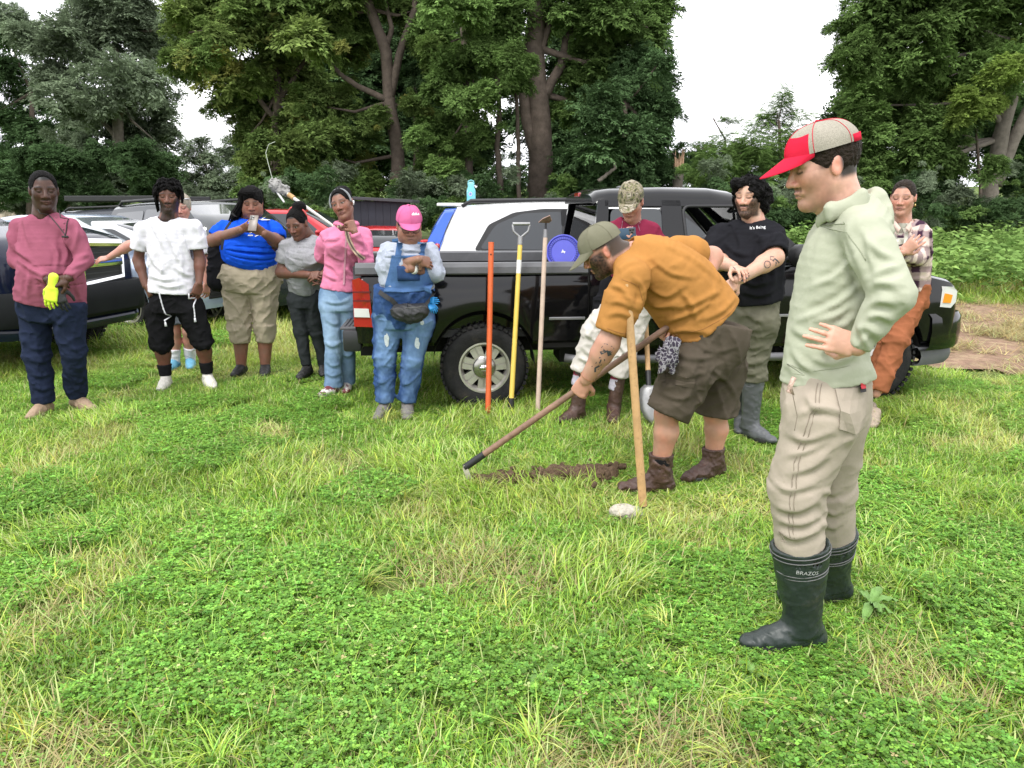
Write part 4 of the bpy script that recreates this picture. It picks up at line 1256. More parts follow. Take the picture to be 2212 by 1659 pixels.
def crown(name, parent, g, blobs, Y, dens=1., depth=1.2, scale=1., warm=0., base=None, tint=1., kind='stuff', n=11, fill=1.12):
 """leaf clumps in uneven groups; blobs (px,py,r)"""
 PP, SS, TT = [], [], []
 for (a, b, r) in blobs:
  yy = Y + RT.normal(0, depth); c = P(a, b, yy); rm = r * yy / FPX; tb = RT.uniform(.8, 1.2)
  for q in range(max(2, int(n * dens))):
   d = RT.normal(0, 1, 3); d /= np.linalg.norm(d); rr = rm * RT.uniform(.34, .62) * fill
   PP.append(c + d * A((1.05, 1.05, .9)) * rm * RT.uniform(.25, .85)); SS.append(rr); TT.append(tb * RT.uniform(.78, 1.22))
  for q in range(3):                                    # loose ends at the outline
   d = RT.normal(0, 1, 3); d /= np.linalg.norm(d); PP.append(c + d * rm * RT.uniform(.9, 1.15)); SS.append(rm * RT.uniform(.16, .28)); TT.append(tb * RT.uniform(.8, 1.2))
 p, s, t = A(PP), A(SS), A(TT)
 zg = gz(p[:, 0], p[:, 1]); p[:, 2] = np.maximum(p[:, 2], zg + s * .4)
 m = len(p); rot = np.stack([RT.normal(0, .25, m), RT.normal(0, .25, m), RT.uniform(0, 6.28, m)], 1)
 w = np.clip(warm * RT.uniform(.2, 1.6, m) + (RT.random(m) < warm * .9) * RT.uniform(.1, .5, m), 0, .8)
 if base is not None: p = p - A(base)
 o = scatter(name, g, p, rot, s * scale, RT.integers(0, 5, m), t * tint, w, parent)
 if kind: o['kind'] = kind
 return o
def limb(path, r, Y, base):
 pts = []; n = len(path)
 for i, q in enumerate(path): pts.append(P(q[0], q[1], Y + (q[2] if len(q) > 2 else 0)) - A(base))
 # smooth and wobble
 out = []; rad = []
 for i in range(n - 1):
  for k in range(4):
   t = k / 4; out.append(pts[i] * (1 - t) + pts[i + 1] * t + RT.normal(0, .012, 3)); rad.append((r[0] + (r[1] - r[0]) * (i + t) / (n - 1)) * RT.uniform(.95, 1.06))
 out.append(pts[-1]); rad.append(r[1]); return out, rad
def tree(label, Y, trunks, blobs, leaf_kind='mid', group=None, bark=None, dens=1., scale=1., warm=0., tint=1., name='tree', pin=False):
 b0 = trunks[0][0][0]; base = P(b0[0], b0[1], Y); base[2] = float(gz(base[0], Y))
 root = empty(name, base, label, 'tree', group)
 mb = MB()
 for i, (path, r) in enumerate(trunks):
  if i == 0:
   g = P(path[0][0], path[0][1], Y); pass
  o_, rr = limb(path, r, Y, base)
  if i == 0: o_ = [A((o_[0][0], o_[0][1], -.2))] + o_; rr = [r[0] * 1.35] + rr
  mb.tube(o_, rr, 10)
 for a, b, r in blobs[::2]:                    # boughs into the clumps
  pth = trunks[0][0]; j = min(len(pth) - 1, max(0, sum(1 for q in pth if q[1] > b + r * .4)))
  s = P(pth[j][0], pth[j][1], Y) - base; e = P(a, b, Y + RT.normal(0, .6)) - base
  if np.linalg.norm(e - s) < .5: continue
  m = (s + e) / 2 + A((0, 0, -.15)) + RT.normal(0, .1, 3)
  mb.tube([s, m, e], [trunks[0][1][0] * .28, trunks[0][1][0] * .18, .02], 6)
 mb.build('trunk', bark or M_bark, root, smooth=True)
 crown('crown', root, G_pin if pin else G_tree[leaf_kind], blobs, Y, dens, scale=scale, warm=warm, base=base, tint=tint)
 return root
tree('tall grey-green tree standing in the field behind the beige container', 43, [([(257, 445), (256, 330), (252, 200), (250, 60)], (.42, .12)), ([(254, 260), (300, 170), (330, 110)], (.15, .05)), ([(254, 300), (190, 220), (150, 140)], (.15, .05))],
  [(250, 50, 80), (170, 100, 75), (320, 110, 72), (235, 180, 85), (300, 225, 80), (165, 235, 75), (118, 170, 58), (250, 290, 80), (330, 300, 58), (190, 330, 66), (275, 360, 70), (335, 365, 52), (70, 80, 48), (30, 40, 40), (200, 20, 70), (310, 30, 60), (225, 395, 50), (300, 400, 50), (372, 60, 36)], 'grey', bark=M_bark2, tint=1.1)
tree('dark blue-green tree at the far edge of the field beyond the container', 52, [([(70, 450), (70, 330), (68, 200)], (.35, .1))],
  [(15, 70, 55), (8, 160, 48), (60, 285, 55), (112, 300, 50), (35, 375, 55), (115, 385, 45), (-30, 250, 60), (150, 262, 42), (70, 210, 45), (-20, 340, 60), (160, 330, 40)], 'dark', tint=.95)
tree('small brownish flowering bush tree beside the container', 44, [([(148, 440), (148, 400)], (.10, .05))], [(150, 378, 24), (128, 398, 24), (165, 402, 24), (145, 420, 26)], 'grey', warm=.35, tint=1.3)
tree('distant pale green tree low in the gap between the big trees', 58, [([(455, 450), (455, 380)], (.2, .08))], [(430, 335, 36), (468, 368, 42), (450, 408, 42), (520, 388, 46), (410, 392, 32), (500, 330, 36), (400, 425, 30), (560, 410, 40)], 'grey', tint=1.05)
tree('leafy tree with yellowing leaves hanging over the parked cars', 27, [([(592, 450), (596, 330), (600, 200), (590, 20)], (.20, .10)), ([(598, 260), (520, 170), (440, 120)], (.10, .03)), ([(598, 220), (660, 130), (690, 40)], (.10, .03))],
  [(480, 30, 88), (432, 120, 66), (560, 90, 84), (500, 175, 72), (620, 150, 76), (660, 50, 86), (560, 10, 86), (392, 150, 40), (565, 230, 58), (482, 235, 40), (645, 245, 58), (420, 40, 60), (540, 290, 45), (610, 320, 60), (565, 360, 55), (640, 390, 55), (408, 70, 46)], 'mid', warm=.10)
tree('forked tree with a bare crooked trunk behind the pink cap', 26, [([(858, 450), (858, 400), (860, 335), (842, 220), (834, 110), (800, 20), (790, -40)], (.26, .14)), ([(842, 215), (862, 120), (895, 20), (905, -40)], (.15, .07)), ([(836, 215), (770, 185), (735, 160), (700, 118)], (.11, .05)), ([(834, 110), (845, 60), (830, -20)], (.10, .05))],
  [(720, 30, 84), (790, -30, 76), (905, 20, 76), (760, 120, 50), (700, 230, 66), (765, 305, 55), (690, 330, 74), (925, 110, 55), (775, 395, 58), (720, 410, 62), (900, 230, 36), (800, 250, 36)], 'mid', warm=.05)
tree('dense vine-covered tree in the middle of the wood', 24.5, [([(1013, 450), (1014, 380), (1010, 250), (1000, 60)], (.15, .09))],
  [(975, 90, 66), (960, 180, 64), (1030, 225, 62), (950, 275, 56), (1010, 310, 54), (962, 365, 46), (1040, 130, 56), (985, 20, 66), (930, 360, 40), (905, 300, 34)], 'mid', tint=1.12)
tree('massive twin-stemmed tree rising behind the white SUV', 25, [([(1166, 460), (1166, 400), (1168, 320), (1162, 200), (1152, 100), (1168, -40)], (.44, .26)), ([(1160, 340), (1140, 260), (1122, 150), (1108, 0)], (.24, .14)), ([(1172, 210), (1212, 140), (1222, 85), (1260, 30)], (.17, .07)), ([(1160, 130), (1185, 60), (1190, -40)], (.14, .08))],
  [(1078, 40, 74), (1185, 0, 74), (1275, 55, 76), (1335, 20, 78), (1085, 125, 44), (1265, 145, 62), (1345, 120, 76), (1232, 235, 46), (1400, 60, 58), (1080, -20, 70), (1240, -20, 74), (1430, 20, 40), (1300, 210, 60)], 'mid')
tree('broad dark evergreen at the edge of the wood behind the black pickup', 23.5, [([(1345, 460), (1345, 380), (1350, 220)], (.22, .08))],
  [(1300, 235, 62), (1372, 205, 64), (1420, 140, 42), (1320, 312, 72), (1400, 290, 66), (1440, 255, 44), (1262, 335, 56), (1255, 400, 55), (1340, 392, 74), (1420, 372, 58), (1462, 340, 34), (1380, 140, 50), (1440, 410, 40)], 'dark', tint=1.12)
tree('slender reddish young tree to one side of the massive trunk', 24, [([(1083, 455), (1082, 400), (1074, 320), (1078, 250), (1072, 120)], (.11, .06))], [(1075, 190, 40), (1060, 120, 40), (1100, 150, 34)], 'mid')
tree('thin straight sapling growing close to the massive trunk', 23.6, [([(1120, 455), (1120, 350), (1116, 220), (1112, 120)], (.075, .045))], [(1120, 180, 34), (1105, 110, 36), (1135, 140, 30)], 'mid')
tree('thin dark tree behind the forked trunk', 27, [([(899, 450), (898, 330), (896, 180)], (.10, .07))], [(890, 160, 36), (915, 200, 34)], 'dark')
tree('feathery compound-leaved tree rising above the curly head', 30, [([(1690, 450), (1688, 360), (1682, 260)], (.10, .05)), ([(1600, 450), (1605, 380), (1600, 330)], (.07, .04))],
  [(1680, 245, 42), (1640, 275, 44), (1705, 290, 52), (1592, 322, 52), (1620, 345, 52), (1742, 330, 52), (1690, 210, 26), (1690, 375, 60), (1610, 395, 56), (1660, 320, 50)], 'mid', pin=True, tint=1.25, dens=1.6)
tree('small drooping sapling with a curled top in the sky gap', 29, [([(1560, 450), (1562, 380), (1566, 300), (1540, 255)], (.05, .02))], [(1566, 262, 15), (1590, 262, 15), (1560, 330, 34), (1535, 365, 50), (1545, 410, 50), (1500, 390, 40), (1500, 320, 22)], 'mid', pin=True, tint=1.1, dens=1.5)
tree('large overhanging tree with two leaning pale trunks by the crop field', 28, [([(2130, 470), (2138, 400), (2160, 300), (2188, 200), (2226, 90)], (.34, .18)), ([(2150, 400), (2190, 300), (2236, 210), (2270, 120)], (.24, .14)), ([(2165, 280), (2130, 200), (2080, 140)], (.12, .05))],
  [(1900, 60, 84), (2000, 35, 92), (2100, 55, 94), (2190, 20, 90), (1852, 125, 54), (1950, 150, 84), (2050, 165, 82), (2145, 150, 66), (1868, 228, 62), (1960, 250, 74), (2050, 275, 70), (1865, 310, 54), (1950, 340, 64), (2035, 352, 62), (1845, 375, 52), (1830, 60, 40), (1930, -20, 80), (2080, -20, 90), (2200, 95, 50), (2212, 150, 40), (1800, 330, 40)], 'mid', bark=M_bark2)
tree('lime-green branch tree beside the leaning trunks', 27, [([(2120, 465), (2112, 330), (2105, 240)], (.06, .03))], [(2085, 235, 40), (2120, 195, 46), (2170, 160, 46), (2050, 225, 34), (2140, 230, 34), (2195, 125, 36)], 'lime', tint=.95)
# broken snag
b_ = P(1463, 430, 24); b_[2] = gz(b_[0], 24); sg = empty('snag', b_, 'splintered broken tree stump standing among the dark leaves', 'stump')
mb = MB(); o_, rr = limb([(1462, 470), (1463, 410), (1466, 365)], (.16, .15), 24, b_); mb.tube(o_, rr, 10); mb.build('trunk', M_bark2, sg, smooth=True)
mb = MB()
for k in range(9):
 a = k * .7; c = P(1466, 366, 24) - b_ + A((.11 * math.cos(a), .11 * math.sin(a), -.05)); mb.tube([c, c + A((.03 * math.cos(a), 0, RT.uniform(.15, .7)))], [.05, .006], 5)
mb.build('splinter', mat('wood_raw', (.42, .27, .17), .9, var=(12, .3)), sg)
# fallen pale limbs
for pts, lab in (([(1293, 392, 0), (1312, 375, 0), (1330, 365, 0), (1326, 350, 0)], 'curved bare fallen limb among the dark evergreen boughs'), ([(1345, 295, 0), (1358, 286, 0), (1374, 272, 0)], 'short pale broken limb high in the evergreen boughs')):
 bb = P(pts[0][0], pts[0][1], 22.2); mb = MB(); o_, rr = limb(pts, (.06, .035), 22.2, bb); mb.tube(o_, rr, 7); q = mb.build('dead_branch', M_bark2, None, smooth=True); q.location = bb; tag(q, lab, 'branch')
# the wood behind and the undergrowth
wood = [(RT.uniform(-60, 420), RT.uniform(330, 440), 40) for k in range(26)] + [(RT.uniform(480, 1420), RT.uniform(20, 430), RT.uniform(50, 80)) for k in range(30)]
for k in range(62): wood.append((RT.uniform(470, 1440), RT.uniform(40, 430), RT.uniform(50, 80)))
wood = [w for w in wood if not (w[0] > 1330 and w[1] < 120) and not (w[0] < 560 and w[1] < 300)]
wood += [(RT.uniform(1480, 1830), RT.uniform(355, 440), 45) for k in range(14)] + [(RT.uniform(1840, 2260), RT.uniform(180, 430), 70) for k in range(26)]
w_o = crown('treeline', None, G_tree['dark'], wood, 35, depth=1.6, tint=.85); tag(w_o, 'dark deep wood filling the space behind the nearer trees', 'woodland', kind='stuff')
for kd, sh, sd_, lab in (('dark', 0, 3, 'dense dark undergrowth along the foot of the wood'), ('mid', 11, 4, 'mid-green undergrowth straggling in front of the wood'), ('grey', 23, 5, 'pale shrubby undergrowth scattered along the wood edge')):
 low = []
 for x_ in np.arange(540 + sh, 2290, 30 if kd == 'dark' else 52):
  tall = RT.random() ** 2
  low.append((x_ + RT.normal(0, 12), 470 - 95 * tall * (1.15 if x_ > 1480 else 1), RT.uniform(18, 46))); low.append((x_ + RT.normal(0, 14), RT.uniform(440, 500), RT.uniform(22, 40)))
 u_o = crown('undergrowth', None, G_tree[kd], low, 22.5, depth=1.1, tint=1.0, n=5); tag(u_o, lab, 'undergrowth', kind='stuff')
lowl = [(x_ + RT.normal(0, 8), RT.uniform(428, 458), RT.uniform(12, 30)) for x_ in np.arange(-60, 600, 14)]
u2 = crown('undergrowth', None, G_tree['grey'], lowl, 54, depth=2.5, tint=1.); tag(u2, 'hazy low shrubs along the far edge of the field', 'undergrowth', kind='stuff')
# brush heap
mb = MB(); bb = P(195, 462, 47); bb[2] = gz(0, 47)
for k in range(130):
 c = A((RT.normal(0, 1.1), RT.normal(0, .4), abs(RT.normal(0, .35)))); d = nrm(RT.normal(0, 1, 3) * A((1, .6, .3))) * RT.uniform(.4, 1.1); mb.tube([c, c + d], [.03, .012], 4)
q = mb.build('brush_heap', mat('brush', (.12, .075, .05), .95)); q.location = bb; tag(q, 'heap of brown cut brush lying in the field', 'brush', kind='stuff')

# ================================================================ crop field
def f_crop(r, V, F, Lv):
 for i in range(46):
  a = r.uniform(0, 6.28); rd = r.uniform(0, .26) ** 1; z = .12 + .38 * (1 - (rd / .28) ** 2) * r.uniform(.55, 1.05)
  d = A((math.cos(a), math.sin(a), r.uniform(-.3, .35))); leaf(V, F, Lv, (rd * math.cos(a), rd * math.sin(a), z), d, (r.gauss(0, .4), r.gauss(0, .4), 1), r.uniform(.08, .14), r.uniform(.05, .085), r.uniform(.7, 1.3), .2)
G_crop = scatter_group('crop_leaves', mk('plant', f_crop, leaf_mat('leaf_crop', (.18, .30, .085), trans=.3), range(5)))
cx, cy = [], []
for row in np.arange(6.6, 46, .82):
 yy = np.arange(12.4 + RT.uniform(-.3, .3), 33, .36); xx = row + (yy - 12) * .10 + RT.normal(0, .07, len(yy)); cx.append(xx); cy.append(yy + RT.normal(0, .05, len(yy)))
cx, cy = np.concatenate(cx), np.concatenate(cy)
k = ~((cx < 8.6) & (cy < 12.9) & (RT.random(len(cx)) < .5)) & (cx < cy * .95 + 2) & (vnoise(cx * .6, cy * .6, cx * 0) > .22); cx, cy = cx[k], cy[k]
co = scatter('crop_plants', G_crop, np.stack([cx, cy, bumps(cx, cy) - .02], 1), np.stack([RT.normal(0, .12, len(cx)), RT.normal(0, .12, len(cx)), RT.uniform(0, 6.28, len(cx))], 1), RT.uniform(1.25, 1.85, len(cx)), RT.integers(0, 5, len(cx)), RT.uniform(.8, 1.2, len(cx)), RT.uniform(0, .10, len(cx)))
tag(co, 'rows of low leafy green crop plants filling the field', 'crop', kind='stuff')

# ================================================================ broad weeds, stone
def weed(px, py, n, L, label, sd_):
 r = random.Random(sd_); b = Gp(px, py); o = empty('weed', b, label, 'weed'); mt = mat('leaf_broad', (.15, .29, .06), .5, var=(14, .25))
 for i in range(n):
  a = r.uniform(0, 6.28); l = L * r.uniform(.7, 1.15); w = l * .32; el = r.uniform(.15, .8); mb = MB(); rows = []
  for q in range(7):
   t = q / 6; ww = w * math.sin(math.pi * min(1, t * .93 + .05)) ** .7 / 2; e2 = el - t * .9; x_ = l * t; z_ = .03 + l * (math.sin(el) * t - .45 * t * t)
   rows.append([(x_ * math.cos(a) - s_ * ww * math.sin(a), x_ * math.sin(a) + s_ * ww * math.cos(a), z_ + abs(s_) * ww * .35 + .006 * math.sin(q * 3 + s_ * 4)) for s_ in (-1, -.5, 0, .5, 1)])
  mb.grid(rows); mb.build('leaf', mt, o, smooth=True)
weed(1880, 1318, 7, .11, 'broad-leaved weed growing just behind the rubber boots', 1)
weed(1165, 1478, 5, .075, 'small broad-leaved weed in the open foreground grass', 2)
weed(1625, 1480, 4, .07, 'tiny broad-leaved weed near the dry patch in the foreground', 3)
V, F = grow([(ell((0, 0, .030), (.075, .05, .035)), 0, 'u'), (ell((-.03, .01, .042), (.042, .036, .024)), .02, 'u'), (ell((.04, -.02, .025), (.04, .03, .024)), .02, 'u')], .004, folds_of(.004, 2, 1.5, 16.))
st_o = link('stone', mesh_np('stone', V, F, mat('limestone', (.42, .39, .32), .9, var=(40, .3), bump=(90, .6), wear=((.16, .12, .08), 22, .55, .15)))); st_o.location = Gp(1352, 1118); tag(st_o, 'pale flat stone lying at the foot of the upright handle', 'stone')
# ================================================================ vehicles: x forward, y left, z up, origin on the ground under the rear axle
M_tyre = mat('tyre', (.018, .018, .018), .85, spec=.25, var=(20, .3), bump=(60, .3), wear=((.06, .05, .04), 8, .55, .3))
M_alloy = mat('alloy', (.52, .50, .46), .38, metal=.75, var=(8, .12), wear=((.22, .19, .15), 12, .62, .2))
M_chrome = mat('chrome', (.72, .72, .72), .10, metal=1.)
M_glass = mat('glass_tinted', (.030, .034, .036), .04, spec=.7, coat=.6)
M_glass_sky = mat('glass_grey', (.030, .034, .037), .05, spec=.5, coat=.3)
M_dark = mat('plastic_black', (.014, .014, .015), .55, var=(12, .2))
M_grey_pl = mat('plastic_grey', (.085, .087, .092), .6, var=(6, .18), bump=(150, .08), wear=((.14, .14, .14), 5, .58, .25))
M_redlens = mat('lens_red', (.33, .006, .010), .12, spec=.6, coat=.8)
M_clearlens = mat('lens_clear', (.62, .62, .60), .10, spec=.7, coat=.8)
M_amber = mat('lens_amber', (.80, .28, .02), .15, spec=.6, coat=.8)
M_under = mat('underbody', (.012, .011, .010), .9)
def paint(name, col, rough=.22, dirt=.62, flake=0.):
 return mat('paint_' + name, col, rough, spec=.35, coat=.5, var=(2.2, .10), wear=(tuple(min(1, c * .8 + .01) for c in col), 3.5, dirt, .3), metal=flake)
def clear_glass():
 if 'glass_clear' in _M: return _M['glass_clear']
 m, nt, b = _new('glass_clear'); N, L = nt.nodes, nt.links
 t = N.new('ShaderNodeBsdfTransparent'); t.inputs[0].default_value = (.72, .76, .75, 1); g = N.new('ShaderNodeBsdfGlossy'); g.inputs['Roughness'].default_value = .03
 f = N.new('ShaderNodeFresnel'); f.inputs[0].default_value = 1.5; ms = N.new('ShaderNodeMixShader'); L.new(f.outputs[0], ms.inputs[0]); L.new(t.outputs[0], ms.inputs[1]); L.new(g.outputs[0], ms.inputs[2])
 L.new(ms.outputs[0], nt.nodes['Material Output'].inputs['Surface']); _M['glass_clear'] = m; return m
_wheels = {}
def wheel(parent, x, y, r, side, style='steel', rim_r=.205, width=.235):
 """wheel > tyre, rim (> hub_cap); side +1 faces left (+y)"""
 key = (round(r, 3), style)
 if key not in _wheels:
  t = MB(); hw = width / 2
  prof = [(rim_r - .012, -hw * .80), (rim_r + .02, -hw * .92), ((r + rim_r) / 2 + .01, -hw * 1.04), (r - .035, -hw * .98), (r - .012, -hw * .84), (r, -hw * .6), (r, hw * .6), (r - .012, hw * .84), (r - .035, hw * .98), ((r + rim_r) / 2 + .01, hw * 1.04), (rim_r + .02, hw * .92), (rim_r - .012, hw * .80)]
  t.lathe(prof, 48, cap=False)
  for k in range(44):                                    # tread lugs
   a = 2 * math.pi * k / 44
   for zz in (-.085, 0, .085): t.box((0, 0, 0), (.018, .030, .055), M=Matrix.Rotation(a + zz * .6, 4, 'Z') @ Matrix.Translation((r + .001, 0, zz)))
  tm = t.build('tyre', M_tyre, None, angle=40); tme = tm.data; bpy.data.objects.remove(tm)
  q = MB()
  q.lathe([(rim_r, -hw * .7), (rim_r + .014, hw * .80), (rim_r + .012, hw * .86), (rim_r - .010, hw * .86), (rim_r - .022, hw * .70), (rim_r - .035, hw * .45)], 48, cap=False)
  nsp, z0 = (7, hw * .62) if style == 'steel' else (5, hw * .66)
  for k in range(nsp):
   a = 2 * math.pi * k / nsp + .2
   R_ = Matrix.Rotation(a, 4, 'Z')
   if style == 'steel':
    for dy in (-.024, .024):
     q.prism([(.06, dy * .9 - .017), (.06, dy * .9 + .017), (rim_r - .006, dy * 1.25 + .024), (rim_r - .006, dy * 1.25 - .024)], z0 - .045, z0 + (.004 if dy else 0), M=R_)
    q.prism([(.055, -.02), (.055, .02), (rim_r - .02, .02), (rim_r - .02, -.02)], z0 - .05, z0 - .010, M=R_)
   else:
    for dy in (-.035, .035):
     q.prism([(.045, dy * .35 - .010), (.045, dy * .35 + .010), (rim_r - .006, dy + .012), (rim_r - .006, dy - .012)], z0 - .03, z0 + .004, M=R_)
  rm = q.build('rim', M_alloy, None, angle=35); rme = rm.data; bpy.data.objects.remove(rm)
  bk = MB(); bk.lathe([(.001, z0 - .062), (rim_r - .02, z0 - .062), (rim_r - .02, z0 - .07)], 32); b_ = bk.build('brake_disc', M_under); bme = b_.data; bpy.data.objects.remove(b_)
  hb = MB(); hb.lathe([(.092 if style == 'steel' else .045, z0 - .03), (.092 if style == 'steel' else .045, z0 + .008), (.080 if style == 'steel' else .04, z0 + .020), (.045 if style == 'steel' else .02, z0 + .026), (.001, z0 + .027)], 28)
  h_ = hb.build('hub_cap', mat('hub_cap', (.36, .35, .32), .25, metal=.9), None, angle=40); hme = h_.data; bpy.data.objects.remove(h_)
  em = MB(); em.lathe([(.001, z0 + .034), (.042, z0 + .030), (.046, z0 + .022)], 24, M=Matrix.Diagonal((1, .55, 1, 1)).to_4x4()); e_ = em.build('badge', M_chrome, None, smooth=True); eme = e_.data; bpy.data.objects.remove(e_)
  _wheels[key] = (tme, rme, bme, hme, eme)
 tme, rme, bme, hme, eme = _wheels[key]
 w = bpy.data.objects.new('wheel', tme); COL.objects.link(w); w.parent = parent
 w.location = (x, y, r - .015); w.rotation_euler = (-math.pi / 2 * side, 0, 0)
 # sub-parts of the wheel
 rm = link('rim', rme, w); link('brake_disc', bme, w); link('hub_cap', hme, w)
 if style == 'steel': link('badge', eme, w)
 return w
def interp(pts, x):
 xs_ = [p[0] for p in pts]; return float(np.interp(x, xs_, [p[1] for p in pts]))
def lower_shell(name, S, x0, x1, top, w, wheels, material, parent, zs=.38, front_round=.35, rear_round=.30, crown_=.03, n=90, arch_r=.40, nar=.22):
 """painted lower body; top [(x,z)] shoulder line, wheels [(x,z)]"""
 X_ = list(np.linspace(x0, x1, n))
 for wx, wz in wheels: X_ += list(wx + arch_r * np.cos(np.linspace(.02, math.pi - .02, 25)))
 X_ = sorted(set(round(q, 4) for q in X_ if x0 <= q <= x1))
 rows = []
 for x in X_:
  zt = interp(top, x); zb = zs
  for wx, wz in wheels:
   if abs(x - wx) < arch_r: zb = max(zb, wz + math.sqrt(max(0, arch_r ** 2 - (x - wx) ** 2)))
  e = 0.
  if front_round and x > x1 - front_round: e = 1 - math.sqrt(max(0, 1 - ((x - (x1 - front_round)) / front_round) ** 2))
  if rear_round and x < x0 + rear_round: e = max(e, 1 - math.sqrt(max(0, 1 - (((x0 + rear_round) - x) / rear_round) ** 2)))
  ww = w * (1 - nar * e)
  zb = min(zb, zt - .10); H = zt - zb
  fl = 0.
  for wx, wz in wheels: fl = max(fl, .022 * math.exp(-((x - wx) / (arch_r * 1.02)) ** 6))
  prof = [(ww - .035 + fl, zb), (ww - .004 + fl * 1.1, zb + min(.03, H * .2)), (ww + .004 + fl * .8, zb + H * .30), (ww + .006 + fl * .3, zb + H * .60), (ww - .004, zb + H * .82), (ww - .028, zt - .018), (ww - .065, zt - .001), (ww * .62, zt + crown_ * .75), (0, zt + crown_)]
  rows.append([(x, y, z) for y, z in prof] + [(x, -y, z) for y, z in reversed(prof[:-1])])
 mb = MB(); mb.grid(rows)
 m = len(rows[0]); mb.f.append(list(range(m))); mb.f.append(list(reversed(range((len(rows) - 1) * m, len(rows) * m))))
 return mb.build(name, material, parent, angle=32)
def pane(parent, name, poly, ys, off, material, both=True, th=.004):
 """flat window in the side: poly [(x,z)], ys(z) half width"""
 out = []
 for s in ((1, -1) if both else (-1,)):
  mb = MB(); n = len(poly)
  V = [(x, s * (ys(z) + off), z) for x, z in poly] + [(x, s * (ys(z) + off - th), z) for x, z in poly]
  mb.add(V, [list(range(n)), list(reversed(range(n, 2 * n)))] + [(i, (i + 1) % n, n + (i + 1) % n, n + i) for i in range(n)])
  out.append(mb.build(name, material, parent))
 return out
def rounded(poly, r=.04, n=4):
 out = []; m = len(poly)
 for i in range(m):
  p, a, b = Vector(poly[i]), Vector(poly[i - 1]), Vector(poly[(i + 1) % m])
  u, v = (a - p), (b - p); k = min(r, u.length * .45, v.length * .45); s, e = p + u.normalized() * k, p + v.normalized() * k
  for q in range(n + 1):
   t = q / n; out.append(tuple(s * (1 - t) ** 2 + p * 2 * t * (1 - t) + e * t * t))
 return out
def ring_frame(parent, name, poly, ys, off, material, w=.012, s=-1):
 mb = MB(); pts = [(x, s * (ys(z) + off), z) for x, z in poly]; mb.tube(pts + [pts[0]], w, 6, cap=False); return mb.build(name, material, parent, smooth=True)
def place(root, world_pt, yaw): root.location = world_pt; root.rotation_euler = (0, 0, yaw)

# ---------------------------------------------------------------- black pickup
TR0 = A((-.215, 5.80, 0)); t_yaw = math.atan2(.30, 3.19)
truck = empty('pickup_truck', (0, 0, 0), 'black extended-cab pickup truck parked side-on behind the tools', 'truck')
W2 = .87; side_axis = A((-math.sin(t_yaw), math.cos(t_yaw), 0)); place(truck, tuple(TR0 + side_axis * (W2 - .02)), t_yaw)
M_blk = mat('paint_black', (.0035, .0035, .004), .12, spec=.25, coat=.35, var=(2.2, .1))
WB = 3.19; WH = [(0, .34), (WB, .34)]
belt = [(.82, 1.10), (2.45, 1.10), (2.62, 1.10), (2.9, 1.085), (3.5, 1.03), (3.80, .965), (3.88, .90)]
lower_shell('cab_body', None, .82, 3.88, belt, W2, WH[1:], M_blk, truck, zs=.45, rear_round=0, front_round=.42, arch_r=.405, crown_=.035, nar=.09)
# bed sides, tailgate, floor
def bed_side(s):
 rows = []; X_ = sorted(set([round(q, 4) for q in list(np.linspace(-.98, .80, 60)) + list(.405 * np.cos(np.linspace(.02, math.pi - .02, 27)))]))
 for x in X_:
  zb = .50
  if abs(x) < .405: zb = max(zb, .34 + math.sqrt(max(0, .405 ** 2 - x * x)))
  zt = 1.04; H = zt - zb; fl = .024 * math.exp(-(x / .44) ** 6)
  e = max(0, (-.90 - x) / .08); ww = W2 - .05 * e * e
  rows.append([(x, s * y, z) for y, z in ((ww - .05 + fl, zb), (ww - .006 + fl * 1.1, zb + min(.03, H * .2)), (ww + .004 + fl * .8, zb + H * .3), (ww + .006 + fl * .3, zb + H * .6), (ww - .002, zb + H * .84), (ww - .022, zt - .01), (ww - .03, zt), (ww - .11, zt), (ww - .11, .62))])
 mb = MB(); mb.grid(rows); return mb.build('bed_side', M_blk, truck, angle=32)
bed_side(1); bed_side(-1)
for s in (1, -1):
 mb = MB(); mb.grid([[(x, s * (W2 - .012), 1.042), (x, s * (W2 + .002), 1.055), (x, s * (W2 - .004), 1.10), (x, s * (W2 - .030), 1.128), (x, s * (W2 - .075), 1.134), (x, s * (W2 - .115), 1.12), (x, s * (W2 - .118), 1.04)] for x in np.linspace(-.96, .80, 12)])
 mb.build('bed_rail', M_grey_pl, truck, angle=35)
mb = MB(); mb.box((-.955, 0, .80), (.06, 1.60, .62), bev=.012); mb.build('tailgate', M_blk, truck, angle=35)
mb = MB(); mb.box((-.09, 0, .58), (1.72, 1.52, .06)); mb.box((.79, 0, .83), (.03, 1.52, .5)); mb.build('bed_floor', M_dark, truck)
mb = MB(); mb.box((.785, 0, .82), (.07, 1.70, .60), bev=.01); mb.build('cab_gap', M_under, truck)
# roof and pillars
def ys(z): return W2 - .03 - .33 * (z - 1.10)
ROOF = 1.685
mb = MB(); rows = []
for x, dz in ((.86, -.05), (.90, -.018), (1.0, 0), (1.4, .012), (1.8, .005), (1.98, -.02), (2.06, -.05)):
 yr = ys(1.60) - .0
 rows.append([(x, yr + .005, 1.585 + dz * .3), (x, yr - .008, 1.625 + dz), (x, yr - .05, ROOF - .022 + dz), (x, yr - .14, ROOF + dz), (x, 0, ROOF + .018 + dz), (x, -yr + .14, ROOF + dz), (x, -yr + .05, ROOF - .022 + dz), (x, -yr + .008, 1.625 + dz), (x, -yr - .005, 1.585 + dz * .3)])
mb.grid(rows); under = [[(p[0], p[1] * .95, 1.575) for p in r] for r in rows]; mb.grid(under)
for a, b in zip(rows, under): pass
mb.grid([rows[0], under[0]]); mb.grid([rows[-1], under[-1]])
